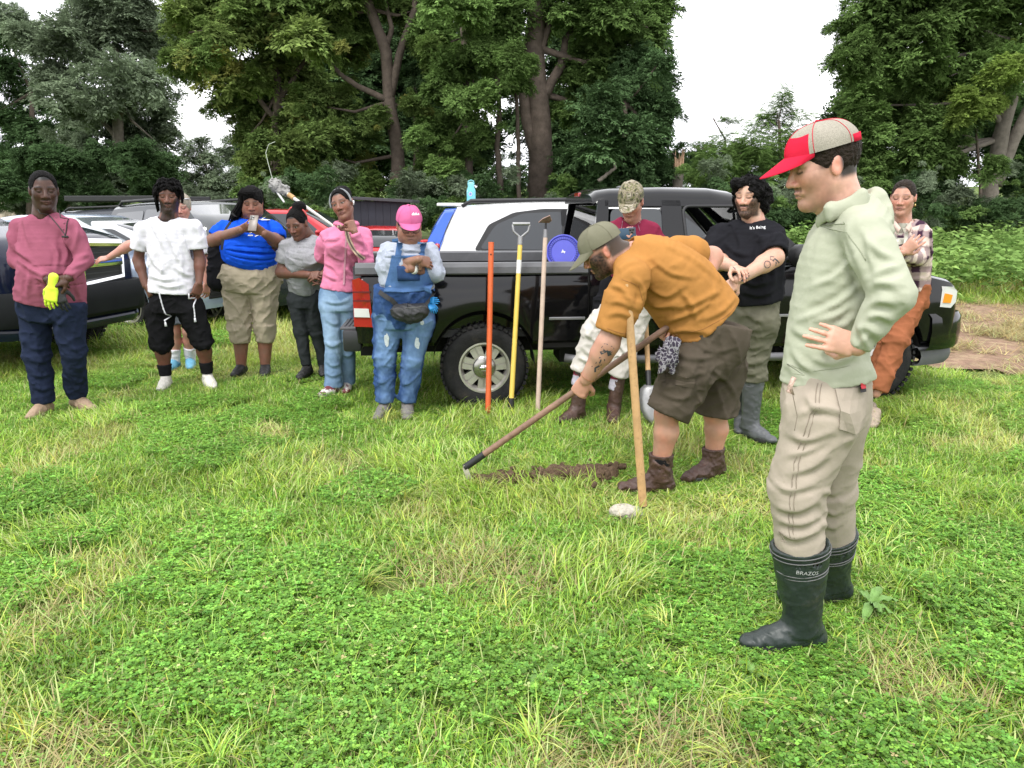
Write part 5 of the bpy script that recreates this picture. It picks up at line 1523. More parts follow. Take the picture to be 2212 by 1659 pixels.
for j in (0, -1): mb.grid([[r[j] for r in rows], [r[j] for r in under]])
mb.build('roof', M_blk, truck, angle=32)
def pillar(poly, s, name='pillar', th=.05, mt=None):
 mb = MB(); n = len(poly); V = [(x, s * (ys(z) + .002), z) for x, z in poly] + [(x, s * (ys(z) - th), z) for x, z in poly]
 mb.add(V, [list(range(n)), list(reversed(range(n, 2 * n)))] + [(i, (i + 1) % n, n + (i + 1) % n, n + i) for i in range(n)])
 return mb.build(name, mt or M_blk, truck, bevel=.006)
for s in (1, -1):
 pillar([(.84, 1.09), (.95, 1.09), (.99, 1.60), (.90, 1.60)], s)
 pillar([(1.40, 1.09), (1.60, 1.09), (1.56, 1.60), (1.40, 1.60)], s)
 pillar([(2.50, 1.09), (2.66, 1.09), (2.07, 1.62), (1.97, 1.60)], s)
 pillar([(.95, 1.545), (2.06, 1.545), (1.99, 1.60), (.95, 1.60)], s, th=.045)
 ext = rounded([(.97, 1.14), (1.40, 1.14), (1.40, 1.53), (1.00, 1.53)], .05)
 pane(truck, 'rear_quarter_glass', ext, ys, -.004, M_glass_sky, both=False) if s < 0 else None
 mb = MB(); pz = rounded([(1.60, 1.13), (2.47, 1.13), (2.02, 1.55), (1.57, 1.55)], .06); ring_frame(truck, 'window_seal', pz, ys, .002, M_dark, .013, s)
pane(truck, 'far_quarter_glass', rounded([(.97, 1.14), (1.40, 1.14), (1.40, 1.53), (1.00, 1.53)], .05), lambda z: -ys(z), .004, M_glass, both=False)
mb = MB(); mb.add([(2.68, .72, 1.115), (2.68, -.72, 1.115), (2.06, -.60, 1.61), (2.06, .60, 1.61)], [(0, 1, 2, 3)]); ws = mb.build('windshield', clear_glass(), truck); ws.modifiers.new('t', 'SOLIDIFY').thickness = .005
mb = MB(); mb.add([(.875, .66, 1.14), (.875, -.66, 1.14), (.93, -.56, 1.56), (.93, .56, 1.56)], [(0, 1, 2, 3)]); rw = mb.build('rear_window', clear_glass(), truck); rw.modifiers.new('t', 'SOLIDIFY').thickness = .005
mb = MB(); mb.box((.875, 0, 1.645), (.05, .20, .035), bev=.008); mb.build('brake_light', M_redlens, truck)
mb = MB(); mb.lathe([(.055, 0), (.052, .012), (.03, .02), (.001, .022)], 16, M=Matrix.Translation((1.25, .0, ROOF + .016))); mb.build('roof_beacon', M_grey_pl, truck, smooth=True)
# inside
mb = MB(); mb.box((2.45, 0, 1.05), (.40, 1.45, .22), bev=.04); mb.build('dashboard', M_dark, truck, angle=40)
for s in (1, -1):
 mb = MB(); mb.box((1.60, s * .36, 1.06), (.14, .50, .56), bev=.05); mb.box((1.58, s * .36, 1.42), (.10, .26, .16), bev=.04); mb.build('seat', mat('seat_cloth', (.045, .045, .048), .9), truck, angle=40)
mb = MB(); mb.tube([(2.20 + .08 * math.cos(t) * .4, .36 + .19 * math.cos(t) * 0 + .19 * math.sin(t), 1.17 + .17 * math.cos(t)) for t in np.linspace(0, 2 * math.pi, 25)], .014, 7); mb.build('steering_wheel', M_dark, truck, smooth=True)
# seams, handles, trim, mirrors
for s in (1, -1):
 for x, z0, z1 in ((.985, .55, 1.10), (1.52, .50, 1.10), (2.60, .52, 1.08)):
  mb = MB(); mb.box((x, s * (W2 + .002), (z0 + z1) / 2), (.008, .012, z1 - z0)); mb.build('door_seam', M_under, truck)
 mb = MB(); mb.box((1.72, s * (W2 + .016), .98), (.17, .03, .05), bev=.012); mb.build('door_handle', M_dark, truck, angle=40)
 for x0, x1 in ((.50, .78), (.90, 1.50), (1.54, 2.58)):
  mb = MB(); mb.box(((x0 + x1) / 2, s * (W2 + .012), .705), (x1 - x0, .014, .022), bev=.004); mb.build('side_trim', mat('trim_silver', (.30, .30, .31), .3, metal=.6), truck)
 mb = MB(); mb.tube([(.62, s * (W2 + .04), .40), (.75, s * (W2 + .07), .385), (2.45, s * (W2 + .07), .385), (2.6, s * (W2 + .04), .40)], .034, 10); mb.build('step_bar', mat('step_grey', (.16, .16, .165), .4, metal=.5), truck, smooth=True)
 mb = MB(); mb.tube([(2.36, s * (W2 - .05), 1.14), (2.40, s * (W2 + .07), 1.16)], .022, 8); mr = mb.build('mirror_arm', M_dark, truck, smooth=True)
 V, F = grow([(ec((2.42, s * (W2 + .09), 1.18), (2.40, s * (W2 + .20), 1.19), (.075, .085), (.065, .080), u=(1, 0, 0)), 0, 'u')], .012); me = mesh_np('mirror', V, F, M_dark); link('mirror', me, truck)
 # lamps
 hl = [(3.60, .775), (3.80, .765), (3.845, .80), (3.84, .875), (3.79, .905), (3.62, .915)]
 def yh(x): return W2 * (1 - .09 * (1 - math.sqrt(max(0, 1 - ((x - 3.46) / .42) ** 2)))) + .012 if x > 3.46 else W2 + .012
 for nm, pl, mt in (('headlight', [(3.70, .755), (3.80, .745), (3.852, .79), (3.85, .88), (3.80, .915), (3.72, .92)], M_clearlens), ('turn_lamp', [(3.715, .79), (3.79, .785), (3.80, .85), (3.725, .865)], M_amber)):
  mb = MB(); n = len(pl); e = .006 if nm == 'turn_lamp' else 0
  mb.add([(x, s * (yh(x) + e), z) for x, z in pl] + [(x - .02, s * (yh(x) - .03), z) for x, z in pl], [list(range(n)), list(reversed(range(n, 2 * n)))] + [(i, (i + 1) % n, n + (i + 1) % n, n + i) for i in range(n)]); mb.build(nm, mt, truck)
 z_ = [(-.985, .66), (-.985, 1.01), (-.93, 1.03), (-.86, .98), (-.84, .66)]
 for nm, pl, mt in (('tail_light', z_, M_redlens), ('reverse_lamp', [(-.975, .735), (-.975, .80), (-.862, .80), (-.855, .735)], M_clearlens)):
  mb = MB(); n = len(pl); e = .005 if nm != 'tail_light' else 0
  def yt(x): return W2 + .034 - .05 * max(0, (-.90 - x) / .08) ** 2 * .8
  mb.add([(x - e, s * (yt(x) + e), z) for x, z in pl] + [(x, s * (yt(x) - .06), z) for x, z in pl], [list(range(n)), list(reversed(range(n, 2 * n)))] + [(i, (i + 1) % n, n + (i + 1) % n, n + i) for i in range(n)]); mb.build(nm, mt, truck)
def bumper(name, x, half, z0, z1, depth, mt, parent, wrap=.35, sgn=1, lip=None):
 rows = []
 for t in np.linspace(-1, 1, 41):
  y = half * t; k = max(0, (abs(t) - (1 - wrap)) / wrap); xx = x - sgn * (.40 * k ** 3.2)
  rows.append([(xx - sgn * depth, y * .97, z0 + .01), (xx - sgn * .03, y, z0), (xx, y, z0 + .03), (xx + sgn * .012, y, (z0 + z1) / 2), (xx, y, z1 - .035), (xx - sgn * .03, y, z1), (xx - sgn * depth, y * .97, z1 + .004)])
 mb = MB(); mb.grid(rows); return mb.build(name, mt, parent, angle=38)
for s in (1, -1):
 for z in (.86, .925): mb = MB(); mb.box((-.915, s * (W2 + .034), z), (.13, .006, .012)); mb.build('lens_rib', mat('lens_rib', (.12, .004, .006), .3), truck)
bumper('front_bumper', 4.03, W2 + .015, .40, .70, .22, M_blk, truck)
bumper('valance', 3.98, W2 - .01, .27, .42, .25, M_grey_pl, truck)
mb = MB(); mb.box((-1.01, 0, .545), (.14, 1.66, .17), bev=.02); mb.build('rear_bumper', mat('bumper_black', (.02, .02, .022), .35), truck, angle=40)
mb = MB(); mb.box((-1.02, 0, .636), (.16, 1.60, .02), bev=.006)
for k in range(5): mb.box((-1.07 + .03 * k, 0, .649), (.012, 1.5, .008))
mb.build('bumper_step', M_grey_pl, truck)
mb = MB(); mb.box((1.45, 0, .46), (4.6, 1.0, .14)); mb.box((1.6, 0, .50), (2.3, 1.66, .06)); mb.box((-.7, 0, .52), (.5, 1.6, .05)); mb.tube([(0, -.65, .365), (0, .65, .365)], .06, 8); mb.tube([(WB, -.65, .365), (WB, .65, .365)], .05, 8); mb.box((-.95, 0, .38), (.12, .5, .12)); mb.box((1.1, -.3, .38), (.9, .35, .2)); mb.build('chassis', M_under, truck)
for wx in (0, WB):
 for s in (1, -1):
  mb = MB(); rows = [[(wx + .398 * math.cos(t), s * y, .34 + .398 * math.sin(t)) for y in (W2 - .03, W2 - .33)] for t in np.linspace(.0, math.pi, 17)]; mb.grid(rows); mb.build('wheel_well', M_under, truck, smooth=True)
  wheel(truck, wx, s * (W2 - .115), .335, s, rim_r=.197)
mb = MB(); mb.box((3.885, 0, .83), (.03, 1.05, .20), bev=.01)
for k in range(4): mb.box((3.905, 0, .76 + .045 * k), (.012, 1.0, .014))
mb.build('grille', M_dark, truck)

# ---------------------------------------------------------------- parked cars behind
def car(label, loc, yaw, col, L, H, W, wb, x_rear, top, house, panes, rim='alloy', group='cars parked behind the group', zs=.28, wr=.325, belt_z=.95, rack=None, cat='car', glass=None, front_glass=True, lamps=True, tumble=.32, arch=.36, flake=.3, name='parked_car'):
 """house [(x,z)] rear base, roof rear, roof front, cowl"""
 g = empty(name, (0, 0, 0), label, cat, group); place(g, tuple(loc), yaw); w = W / 2
 pm = paint(col[0], col[1], .22, .72, flake) if not hasattr(col, 'node_tree') else col
 lower_shell('body', None, x_rear, x_rear + L, top, w, [(0, wr), (wb, wr)], pm, g, zs=zs, arch_r=arch, n=60)
 def yy(z): return w - .035 - tumble * (z - belt_z)
 (xa, za), (xb, zb), (xc, zc), (xd, zd) = house
 rows = []
 for x, zt in [(xa, za)] + [(xa + (xb - xa) * t, za + (zb - za) * t ** .8) for t in (.35, .7, .92)] + [(xb + (xc - xb) * t, zb + (zc - zb) * t + .035 * math.sin(math.pi * t)) for t in (.0, .2, .4, .6, .8, 1.)] + [(xc + (xd - xc) * t, zc + (zd - zc) * t ** 1.15) for t in (.08, .35, .7, 1.)]:
  zt = max(zt, belt_z + .012); zz = max(belt_z + .004, zt - .065)
  rows.append([(x, yy(belt_z) + .004, belt_z - .03), (x, yy(zz), zz), (x, yy(zt) - .035, zt - .022), (x, yy(zt) - .11, zt - .004), (x, 0, zt + .012), (x, -yy(zt) + .11, zt - .004), (x, -yy(zt) + .035, zt - .022), (x, -yy(zz), zz), (x, -yy(belt_z) - .004, belt_z - .03)])
 mb = MB(); mb.grid(rows); m = 9; mb.f.append(list(range(m))); mb.f.append(list(reversed(range((len(rows) - 1) * m, len(rows) * m)))); mb.build('cabin', pm, g, angle=30)
 gl = glass or M_glass_sky
 for pl in panes: pane(g, 'side_window', rounded(pl, .05), yy, .006, gl)
 if front_glass:
  for nm, (x0, z0), (x1, z1), sg in (('windshield', (xd, zd), (xc, zc), 1), ('rear_window', (xa, za), (xb, zb), -1)):
   n_ = nrm((abs(z1 - z0) * sg, 0, abs(x1 - x0))); o_ = n_ * .020
   pq = []
   for t in (.10, .5, .90):
    tt_ = t ** 1.15 if sg > 0 else t
    x = x0 + (x1 - x0) * t if sg < 0 else xc + (xd - xc) * (1 - t); z = (z0 + (z1 - z0) * t ** .8) if sg < 0 else zc + (zd - zc) * (1 - t) ** 1.15
    ww = yy(max(z, belt_z)) - .10; pq.append([(x + o_[0], ww * q, z + o_[2] - .02 * q * q) for q in (-1, -.5, 0, .5, 1)])
   mb = MB(); mb.grid(pq); ob = mb.build(nm, gl, g, smooth=True); ob.modifiers.new('t', 'SOLIDIFY').thickness = .004
 for wx in (0, wb):
  for s in (1, -1):
   wheel(g, wx, s * (w - .10), wr, s, rim, rim_r=wr - .11, width=.21)
 mb = MB(); mb.box((wb / 2, 0, zs + .06), (L * .86, W * .72, .16)); mb.build('underside', M_under, g)
 if lamps:
  xf = x_rear + L; zt = interp(top, xf - .25)
  for s in (1, -1):
   V, F = grow([(ec((xf - .30, s * (w - .075), zt - .13), (xf - .10, s * (w - .26), zt - .15), (.05, .06), (.05, .05), u=(0, 0, 1)), 0, 'u')], .016); link('headlight', mesh_np('headlight', V, F, M_clearlens), g)
   zr_ = interp(top, x_rear + .15)
   V, F = grow([(ec((x_rear + .22, s * (w - .03), zr_ - .12), (x_rear + .05, s * (w - .20), zr_ - .13), (.06, .05), (.06, .05), u=(0, 0, 1)), 0, 'u')], .016); link('tail_light', mesh_np('tail_light', V, F, M_redlens), g)
   V, F = grow([(ec((xd - .40, s * (w + .05), belt_z + .07), (xd - .38, s * (w + .14), belt_z + .08), (.07, .055), (.06, .05), u=(1, 0, 0)), 0, 'u')], .014); link('mirror', mesh_np('mirror', V, F, pm), g)
  mb = MB(); mb.box((xf - .02, 0, zt - .30), (.05, W * .55, .14), bev=.015)
  for k in range(3): mb.box((xf + .012, 0, zt - .345 + .045 * k), (.014, W * .52, .012))
  mb.build('grille', M_dark, g)
 if rack:
  for s in (1, -1):
   mb = MB(); y_ = yy(zb) - .06; mb.tube([(xb + .05, s * y_, zb + .0), (xb + .15, s * y_, zb + .06), (xc - .15, s * y_, zc + .065), (xc - .02, s * y_, zc)], .022, 7); mb.build('roof_rail', M_dark, g, smooth=True)
 return g
sedan_top = lambda xr, L, hz: [(xr, hz - .12), (xr + .1, hz - .02), (xr + .6, hz + .03), (xr + L * .45, hz), (xr + L * .68, hz - .02), (xr + L - .45, hz - .13), (xr + L - .12, hz - .22), (xr + L, hz - .34)]
def at(px, py, z):
 return Gp(px, py, z)
# white SUV behind the bed: rear at the left, nose to the right
pS = P(958, 543, 8.55); suv0 = A((pS[0] + .86, 9.35, 0))
suv = car('white crossover SUV with tinted windows parked behind the pickup bed', suv0, math.radians(3), ('white', (.74, .74, .73)), 4.75, 1.6, 1.84, 2.85, -.98,
 [(-.98, .84), (-.90, 1.02), (0, 1.075), (1.5, 1.04), (2.7, 1.0), (3.3, .92), (3.7, .76)], [(-.95, 1.06), (-.74, 1.555), (1.55, 1.575), (2.55, 1.05)],
 [[(-.50, 1.10), (.40, 1.085), (.42, 1.50), (-.02, 1.48), (-.32, 1.36)], [(.46, 1.085), (1.42, 1.075), (1.40, 1.515), (.50, 1.505)], [(1.48, 1.075), (2.30, 1.075), (1.72, 1.49), (1.47, 1.515)]], zs=.30, wr=.36, belt_z=1.04, rack=True, arch=.40, tumble=.26, flake=0., lamps=False, name='parked_suv')
pane(suv, 'window_band', rounded([(-.56, 1.085), (2.36, 1.06), (1.75, 1.525), (.2, 1.53), (-.12, 1.49), (-.40, 1.36)], .04), lambda z: .92 - .035 - .26 * (z - 1.04), .0035, M_dark)
mb = MB(); mb.box((-.80, 0, 1.575), (.34, 1.28, .035), bev=.012); mb.build('spoiler', _M['paint_white'], suv, angle=40)
for s in (1, -1):
 V, F = grow([(ec((-.70, s * .885, 1.0), (-.90, s * .80, 1.01), (.065, .035), (.06, .05), u=(0, 0, 1)), 0, 'u')], .014); link('tail_light', mesh_np('tail_light', V, F, M_redlens), suv)
 mb = MB(); mb.box((.43, s * .80, 1.30), (.05, .02, .44)); mb.build('window_post', M_dark, suv)
# navy SUV at the left edge, nose towards the group
pn = A((-4.28, 7.55, 0)); dyaw = math.radians(-12)
dug = empty('parked_suv', (0, 0, 0), 'dark navy SUV with a chrome cross grille behind the rose henley', 'car', 'cars parked behind the group')
M_navy = mat('paint_navy', (.006, .009, .024), .15, spec=.22, coat=.2, var=(2.2, .1))
fwd = A((math.cos(dyaw), math.sin(dyaw), 0)); place(dug, tuple(pn - fwd * 3.82 * 1.1), dyaw); dug.scale = (1.1, 1.1, 1.2)
lower_shell('body', None, -1.1, 3.80, [(-1.1, .9), (-1., 1.08), (1.9, 1.13), (2.3, 1.15), (3.2, 1.11), (3.62, 1.03), (3.80, .90)], .90, [(0, .37), (2.95, .37)], M_navy, dug, zs=.42, arch_r=.43, front_round=.55)
def yyd(z): return .865 - .30 * (z - 1.12)
rows = []
for x, zt in ((-.95, 1.14), (-.85, 1.62), (-.6, 1.72), (.6, 1.76), (1.35, 1.74), (1.55, 1.66), (2.0, 1.36), (2.35, 1.14)):
 zz = max(1.125, zt - .07); rows.append([(x, yyd(1.12), 1.10), (x, yyd(zz), zz), (x, yyd(zt) - .04, zt - .02), (x, 0, zt + .015), (x, -yyd(zt) + .04, zt - .02), (x, -yyd(zz), zz), (x, -yyd(1.12), 1.10)])
mb = MB(); mb.grid(rows); mb.build('cabin', M_navy, dug, angle=30)
for pl in ([(.55, 1.17), (1.95, 1.17), (1.52, 1.60), (.55, 1.64)], [(-.7, 1.17), (.48, 1.17), (.48, 1.64), (-.62, 1.60)]): pane(dug, 'side_window', rounded(pl, .05), yyd, .006, M_glass_sky)
mb = MB(); mb.grid([[(x, y * w_, z) for y in (-1, -.5, 0, .5, 1)] for x, z, w_ in ((2.30, 1.19, .74), (1.98, 1.40, .70), (1.62, 1.655, .62))]); ob = mb.build('windshield', M_glass_sky, dug, smooth=True); ob.modifiers.new('t', 'SOLIDIFY').thickness = .004
fx = 3.83
mb = MB(); mb.box((fx - .06, 0, .83), (.10, 1.10, .34), bev=.03); mb.build('grille_backing', M_dark, dug)
mb = MB()
for k in range(7): mb.box((fx - .012, 0, .70 + .042 * k), (.02, 1.04, .010))
mb.build('grille_slat', mat('slat_dark', (.03, .03, .032), .4), dug)
mb = MB(); mb.tube([(fx - .01, .56, .98), (fx + .0, 0, 1.005), (fx - .01, -.56, .98), (fx - .01, -.54, .69), (fx, 0, .655), (fx - .01, .54, .69), (fx - .01, .56, .98)], .036, 8, cap=False); mb.box((fx + .012, 0, .83), (.03, .10, .32), bev=.01); mb.box((fx + .012, 0, .83), (.03, 1.08, .07), bev=.01); mb.build('grille_cross', M_chrome, dug, angle=40)
for s in (1, -1):
 V, F = grow([(ec((fx - .14, s * .72, .85), (fx - .32, s * .845, .86), (.085, .045), (.075, .03), u=(0, 0, 1)), 0, 'u')], .013); link('headlight', mesh_np('headlight', V, F, M_clearlens), dug)
 V, F = grow([(ec((fx - .36, s * .865, .76), (fx - .20, s * .825, .76), (.035, .025), (.035, .025), u=(0, 0, 1)), 0, 'u')], .010); link('turn_lamp', mesh_np('turn_lamp', V, F, M_amber), dug)
bumper('front_bumper', fx + .12, .93, .40, .66, .30, mat('bumper_grey', (.009, .010, .011), .7, spec=.12, var=(6, .2)), dug, wrap=.45)
bumper('lower_bumper', fx + .06, .88, .30, .42, .30, M_navy, dug, wrap=.45)
for k, s in ((0, 1), (1, -1)):
 mb = MB(); mb.lathe([(.001, .012), (.055, .010), (.06, -.01)], 16, M=Matrix.Translation((fx + .10, s * .55, .50)) @ Matrix.Rotation(math.pi / 2, 4, 'Y')); mb.build('fog_lamp', M_clearlens, dug, smooth=True)
for wx in (0, 2.95):
 for s in (1, -1): wheel(dug, wx, s * .79, .37, s, 'alloy', rim_r=.215)
mb = MB(); mb.box((1.4, 0, .44), (4.4, 1.3, .22)); mb.build('underside', M_under, dug)
# silver-blue sedan between them
ya = math.radians(-20); f2 = A((math.cos(ya), math.sin(ya), 0))
sp = A((-4.88, 9.75, 0)) + A((-math.sin(ya), math.cos(ya), 0)) * .80 - f2 * 2.65
car('silver-blue sedan behind the white tee, its multi-spoke wheel showing', sp, ya, ('silverblue', (.30, .36, .46)), 4.55, 1.45, 1.78, 2.65, -.95, sedan_top(-.95, 4.55, .95), [(-.55, .98), (.15, 1.40), (1.15, 1.43), (2.30, .99)],
 [[(.12, .99), (.62, .99), (.62, 1.34), (.30, 1.33)], [(.68, .99), (1.95, .99), (1.35, 1.34), (.68, 1.35)]], glass=mat('glass_sky_bright', (.22, .25, .27), .04, spec=.9, coat=1.))
def spot(px, d, z=0.): p = P(px, 600, d); return A((p[0], d, z))
car('pale silver sedan roof showing just past the white tee shoulder', spot(150, 11.5), math.radians(-8), ('silver', (.52, .53, .54)), 4.6, 1.45, 1.78, 2.7, -.95, sedan_top(-.95, 4.6, .93), [(-.6, .96), (.1, 1.32), (1.2, 1.35), (2.3, .97)],
 [[(.1, .97), (.62, .97), (.62, 1.26), (.28, 1.25)], [(.68, .97), (1.95, .97), (1.35, 1.26), (.68, 1.27)]])
sv = car('dark grey SUV carrying a long roof rack, far behind the white tee', spot(270, 15.5, -.12), math.radians(-6), ('graphite', (.06, .065, .075)), 4.7, 1.75, 1.85, 2.8, -.95, [(-.95, .95), (-.85, 1.05), (2.4, 1.04), (3.3, .96), (3.75, .78)], [(-.9, 1.06), (-.7, 1.60), (1.5, 1.66), (2.3, 1.06)],
 [[(-.65, 1.09), (.45, 1.09), (.45, 1.52), (-.5, 1.50)], [(.52, 1.09), (1.95, 1.09), (1.48, 1.55), (.52, 1.53)]], belt_z=1.05, rack=True, name='parked_suv')
mb = MB(); mb.box((.5, 0, 1.80), (2.2, 1.2, .05), bev=.01); mb.box((.5, .6, 1.84), (2.3, .06, .10), bev=.01); mb.box((.5, -.6, 1.84), (2.3, .06, .10), bev=.01); mb.build('cargo_rack', M_dark, sv)
car('black SUV with a dark windshield behind the blue tee shoulder', spot(395, 12.8), math.radians(-38), ('blackblue', (.014, .018, .022)), 4.6, 1.7, 1.84, 2.7, -.95, [(-.95, .95), (-.85, 1.02), (2.3, 1.02), (3.2, .96), (3.65, .80)], [(-.9, 1.04), (-.6, 1.58), (1.3, 1.62), (2.2, 1.04)],
 [[(-.6, 1.07), (.4, 1.07), (.4, 1.50), (-.45, 1.46)], [(.46, 1.07), (1.85, 1.07), (1.35, 1.52), (.46, 1.52)]], belt_z=1.03, rack=True, glass=M_glass, name='parked_suv')
car('red hatchback with a pale roof between the blue tee and the grey tee', spot(560, 17.), math.radians(-4), ('red', (.42, .020, .028)), 4.1, 1.5, 1.74, 2.5, -.75, [(-.75, .9), (-.65, .98), (2.2, .97), (3.0, .88), (3.35, .72)], [(-.7, 1.0), (-.45, 1.46), (1.2, 1.50), (2.1, .99)],
 [[(-.4, 1.02), (.45, 1.02), (.45, 1.42), (-.28, 1.38)], [(.5, 1.02), (1.75, 1.02), (1.25, 1.42), (.5, 1.43)]], belt_z=.98)
car('glossy red coupe nosing out behind the pink jacket', spot(815, 15., -.2), math.radians(98), ('redbright', (.50, .015, .022)), 4.4, 1.4, 1.78, 2.6, -.9, sedan_top(-.9, 4.4, .93), [(-.5, .95), (.2, 1.34), (1.1, 1.36), (2.1, .96)],
 [[(.15, .97), (.7, .97), (.7, 1.29), (.35, 1.28)], [(.75, .97), (1.75, .97), (1.2, 1.30), (.75, 1.30)]])
car('bright blue hatchback behind the pink cap and white SUV', spot(1010, 14.5), math.radians(4), ('blue', (.035, .11, .50)), 4.1, 1.55, 1.76, 2.5, -.75, [(-.75, .9), (-.65, 1.0), (2.2, .98), (3.0, .9), (3.35, .74)], [(-.7, 1.0), (-.4, 1.52), (1.2, 1.56), (2.1, 1.0)],
 [[(-.35, 1.03), (.45, 1.03), (.45, 1.45), (-.2, 1.42)], [(.5, 1.03), (1.75, 1.03), (1.25, 1.46), (.5, 1.46)]], belt_z=.99)
# shipping container
cp_ = P(60, 440, 57); cz = float(gz(cp_[0], 57)); con = empty('shipping_container', (cp_[0] - 2.4, 57, cz), 'beige corrugated shipping container at the far side of the field', 'container')
M_beige = mat('container_beige', (.55, .48, .38), .6, var=(2, .12), wear=((.30, .17, .09), 2.5, .66, .1))
mb = MB(); rows = []
n = 60
for i in range(n + 1):
 x = -6 + 12 * i / n; d = .0 if (i % 4) < 2 else .10; rows.append([(x, -1.22 + d, .15), (x, -1.22 + d, 2.45)])
mb.grid(rows); mb.build('side_panel', M_beige, con)
mb = MB(); mb.box((0, .05, 1.3), (12, 2.2, 2.5)); mb.build('box', M_beige, con)
for z in (.1, 2.5): mb = MB(); mb.box((0, -1.2, z), (12.2, .16, .18)); mb.build('rail', M_beige, con)
for x in (-6.05, 6.05): mb = MB(); mb.box((x, -1.2, 1.3), (.18, .18, 2.6)); mb.build('corner_post', M_beige, con)
mb = MB(); mb.box((6.1, 0, 1.3), (.08, 2.3, 2.4))
for y in (-.7, -.3, .3, .7): mb.tube([(6.17, y, .2), (6.17, y, 2.4)], .03, 6)
mb.build('door', M_beige, con)
# dark shed behind the pink jacket and the dark trailer
sh0 = P(812, 440, 18.5); sh0[2] = float(gz(sh0[0], 18.5)); shed = empty('shed', sh0, 'dark flat-roofed shed among the shrubs behind the pink jacket', 'shed')
M_shed = mat('shed_dark', (.014, .018, .028), .6, var=(3, .3))
for k in range(9): mb = MB(); mb.box((-.68 + .17 * k, -.55, .85), (.165, .03, 1.7)); mb.build('board', M_shed, shed)
mb = MB(); mb.box((0, 0, .85), (1.5, 1.06, 1.68)); mb.build('wall', M_shed, shed)
mb = MB(); mb.box((0, -.05, 1.74), (1.75, 1.35, .07), M=Matrix.Rotation(math.radians(3), 4, 'Y'), bev=.01); mb.build('roof', mat('roof_felt', (.05, .05, .055), .8), shed)
tb = P(428, 446, 17); tb[2] = float(gz(tb[0], 17)); trl = empty('trailer', tb, 'black box trailer standing beyond the parked cars', 'trailer')
mb = MB(); mb.box((0, 0, 1.05), (.75, 1.6, 1.28), bev=.02); mb.build('box', mat('trailer_black', (.012, .013, .015), .5), trl)
for k in range(5): mb = MB(); mb.box((-.30 + .15 * k, -.815, 1.05), (.02, .03, 1.2)); mb.build('rib', mat('trailer_rib', (.03, .03, .032), .5), trl)
for s in (1, -1): mb = MB(); mb.lathe([(.06, -.07), (.28, -.07), (.30, -.04), (.30, .04), (.28, .07), (.06, .07)], 24, M=Matrix.Translation((s * .2, -.72, .29)) @ Matrix.Rotation(math.pi / 2, 4, 'X')); mb.build('wheel', M_tyre, trl, angle=40)
# ================================================================ the people in the photograph
BLK = (.010, .009, .009)
M_black_hair = mat('hair_black', (.0045, .004, .004), .7, spec=.10, bump=(90, .9, 4), var=(60, .5))
M_brown_hair = mat('hair_brown', (.022, .015, .010), .65, spec=.15, bump=(90, .9, 4), var=(60, .5))
M_grey_hair = mat('hair_grey', (.30, .26, .20), .6, bump=(180, .5, 3), var=(60, .3))
M_rubber = mat('boot_rubber_dark', (.017, .026, .023), .45, spec=.5, var=(6, .25), bump=(60, .05), wear=((.09, .085, .07), 9, .60, .25))
M_rubber_grey = mat('boot_rubber_grey', (.075, .080, .085), .5, var=(6, .25), wear=((.15, .13, .10), 8, .60, .2))
M_sole_w = mat('sole_white', (.62, .60, .56), .7, var=(30, .1))
M_leather = mat('boot_leather', (.060, .030, .022), .55, var=(14, .35), bump=(45, .25), wear=((.14, .09, .06), 14, .58, .2))
M_sole_d = mat('sole_dark', (.02, .02, .02), .7)
M_white_print = mat('print_white', (.78, .78, .78), .7)
M_ink = mat('tattoo_ink', (.045, .05, .06), .6)
M_gold = mat('gold', (.8, .6, .25), .3, metal=1)
def jeans_paint(dark, light, cx=None):
 d, li = A(dark), A(light)
 def f(V, o):
  fd = o['f']
  n = vnoise(V[:, 0] * 26, V[:, 1] * 26, V[:, 2] * 9); n2 = vnoise(V[:, 0] * 90, V[:, 1] * 90, V[:, 2] * 60)
  m = np.zeros(len(V))
  for s in ('L', 'R'):
   hp, kn, an, r, g = o['legs'][s]
   for a, b in ((hp, kn), (kn, an)):
    t = np.clip(((V - a) @ (b - a)) / np.dot(b - a, b - a), 0, 1); q = V - (a + t[:, None] * (b - a))
    fr_ = (q @ fd) / (np.linalg.norm(q, axis=1) + 1e-6)
    near = np.linalg.norm(q, axis=1) < .16
    m = np.maximum(m, near * sst(fr_, .2, .95) * (.9 if a is hp else .45))
  m = np.clip(m * .75 + .35 * (n - .5) + .25 * (n2 - .5), 0, 1)[:, None]
  return d * (1 - m) + li * m
 return f
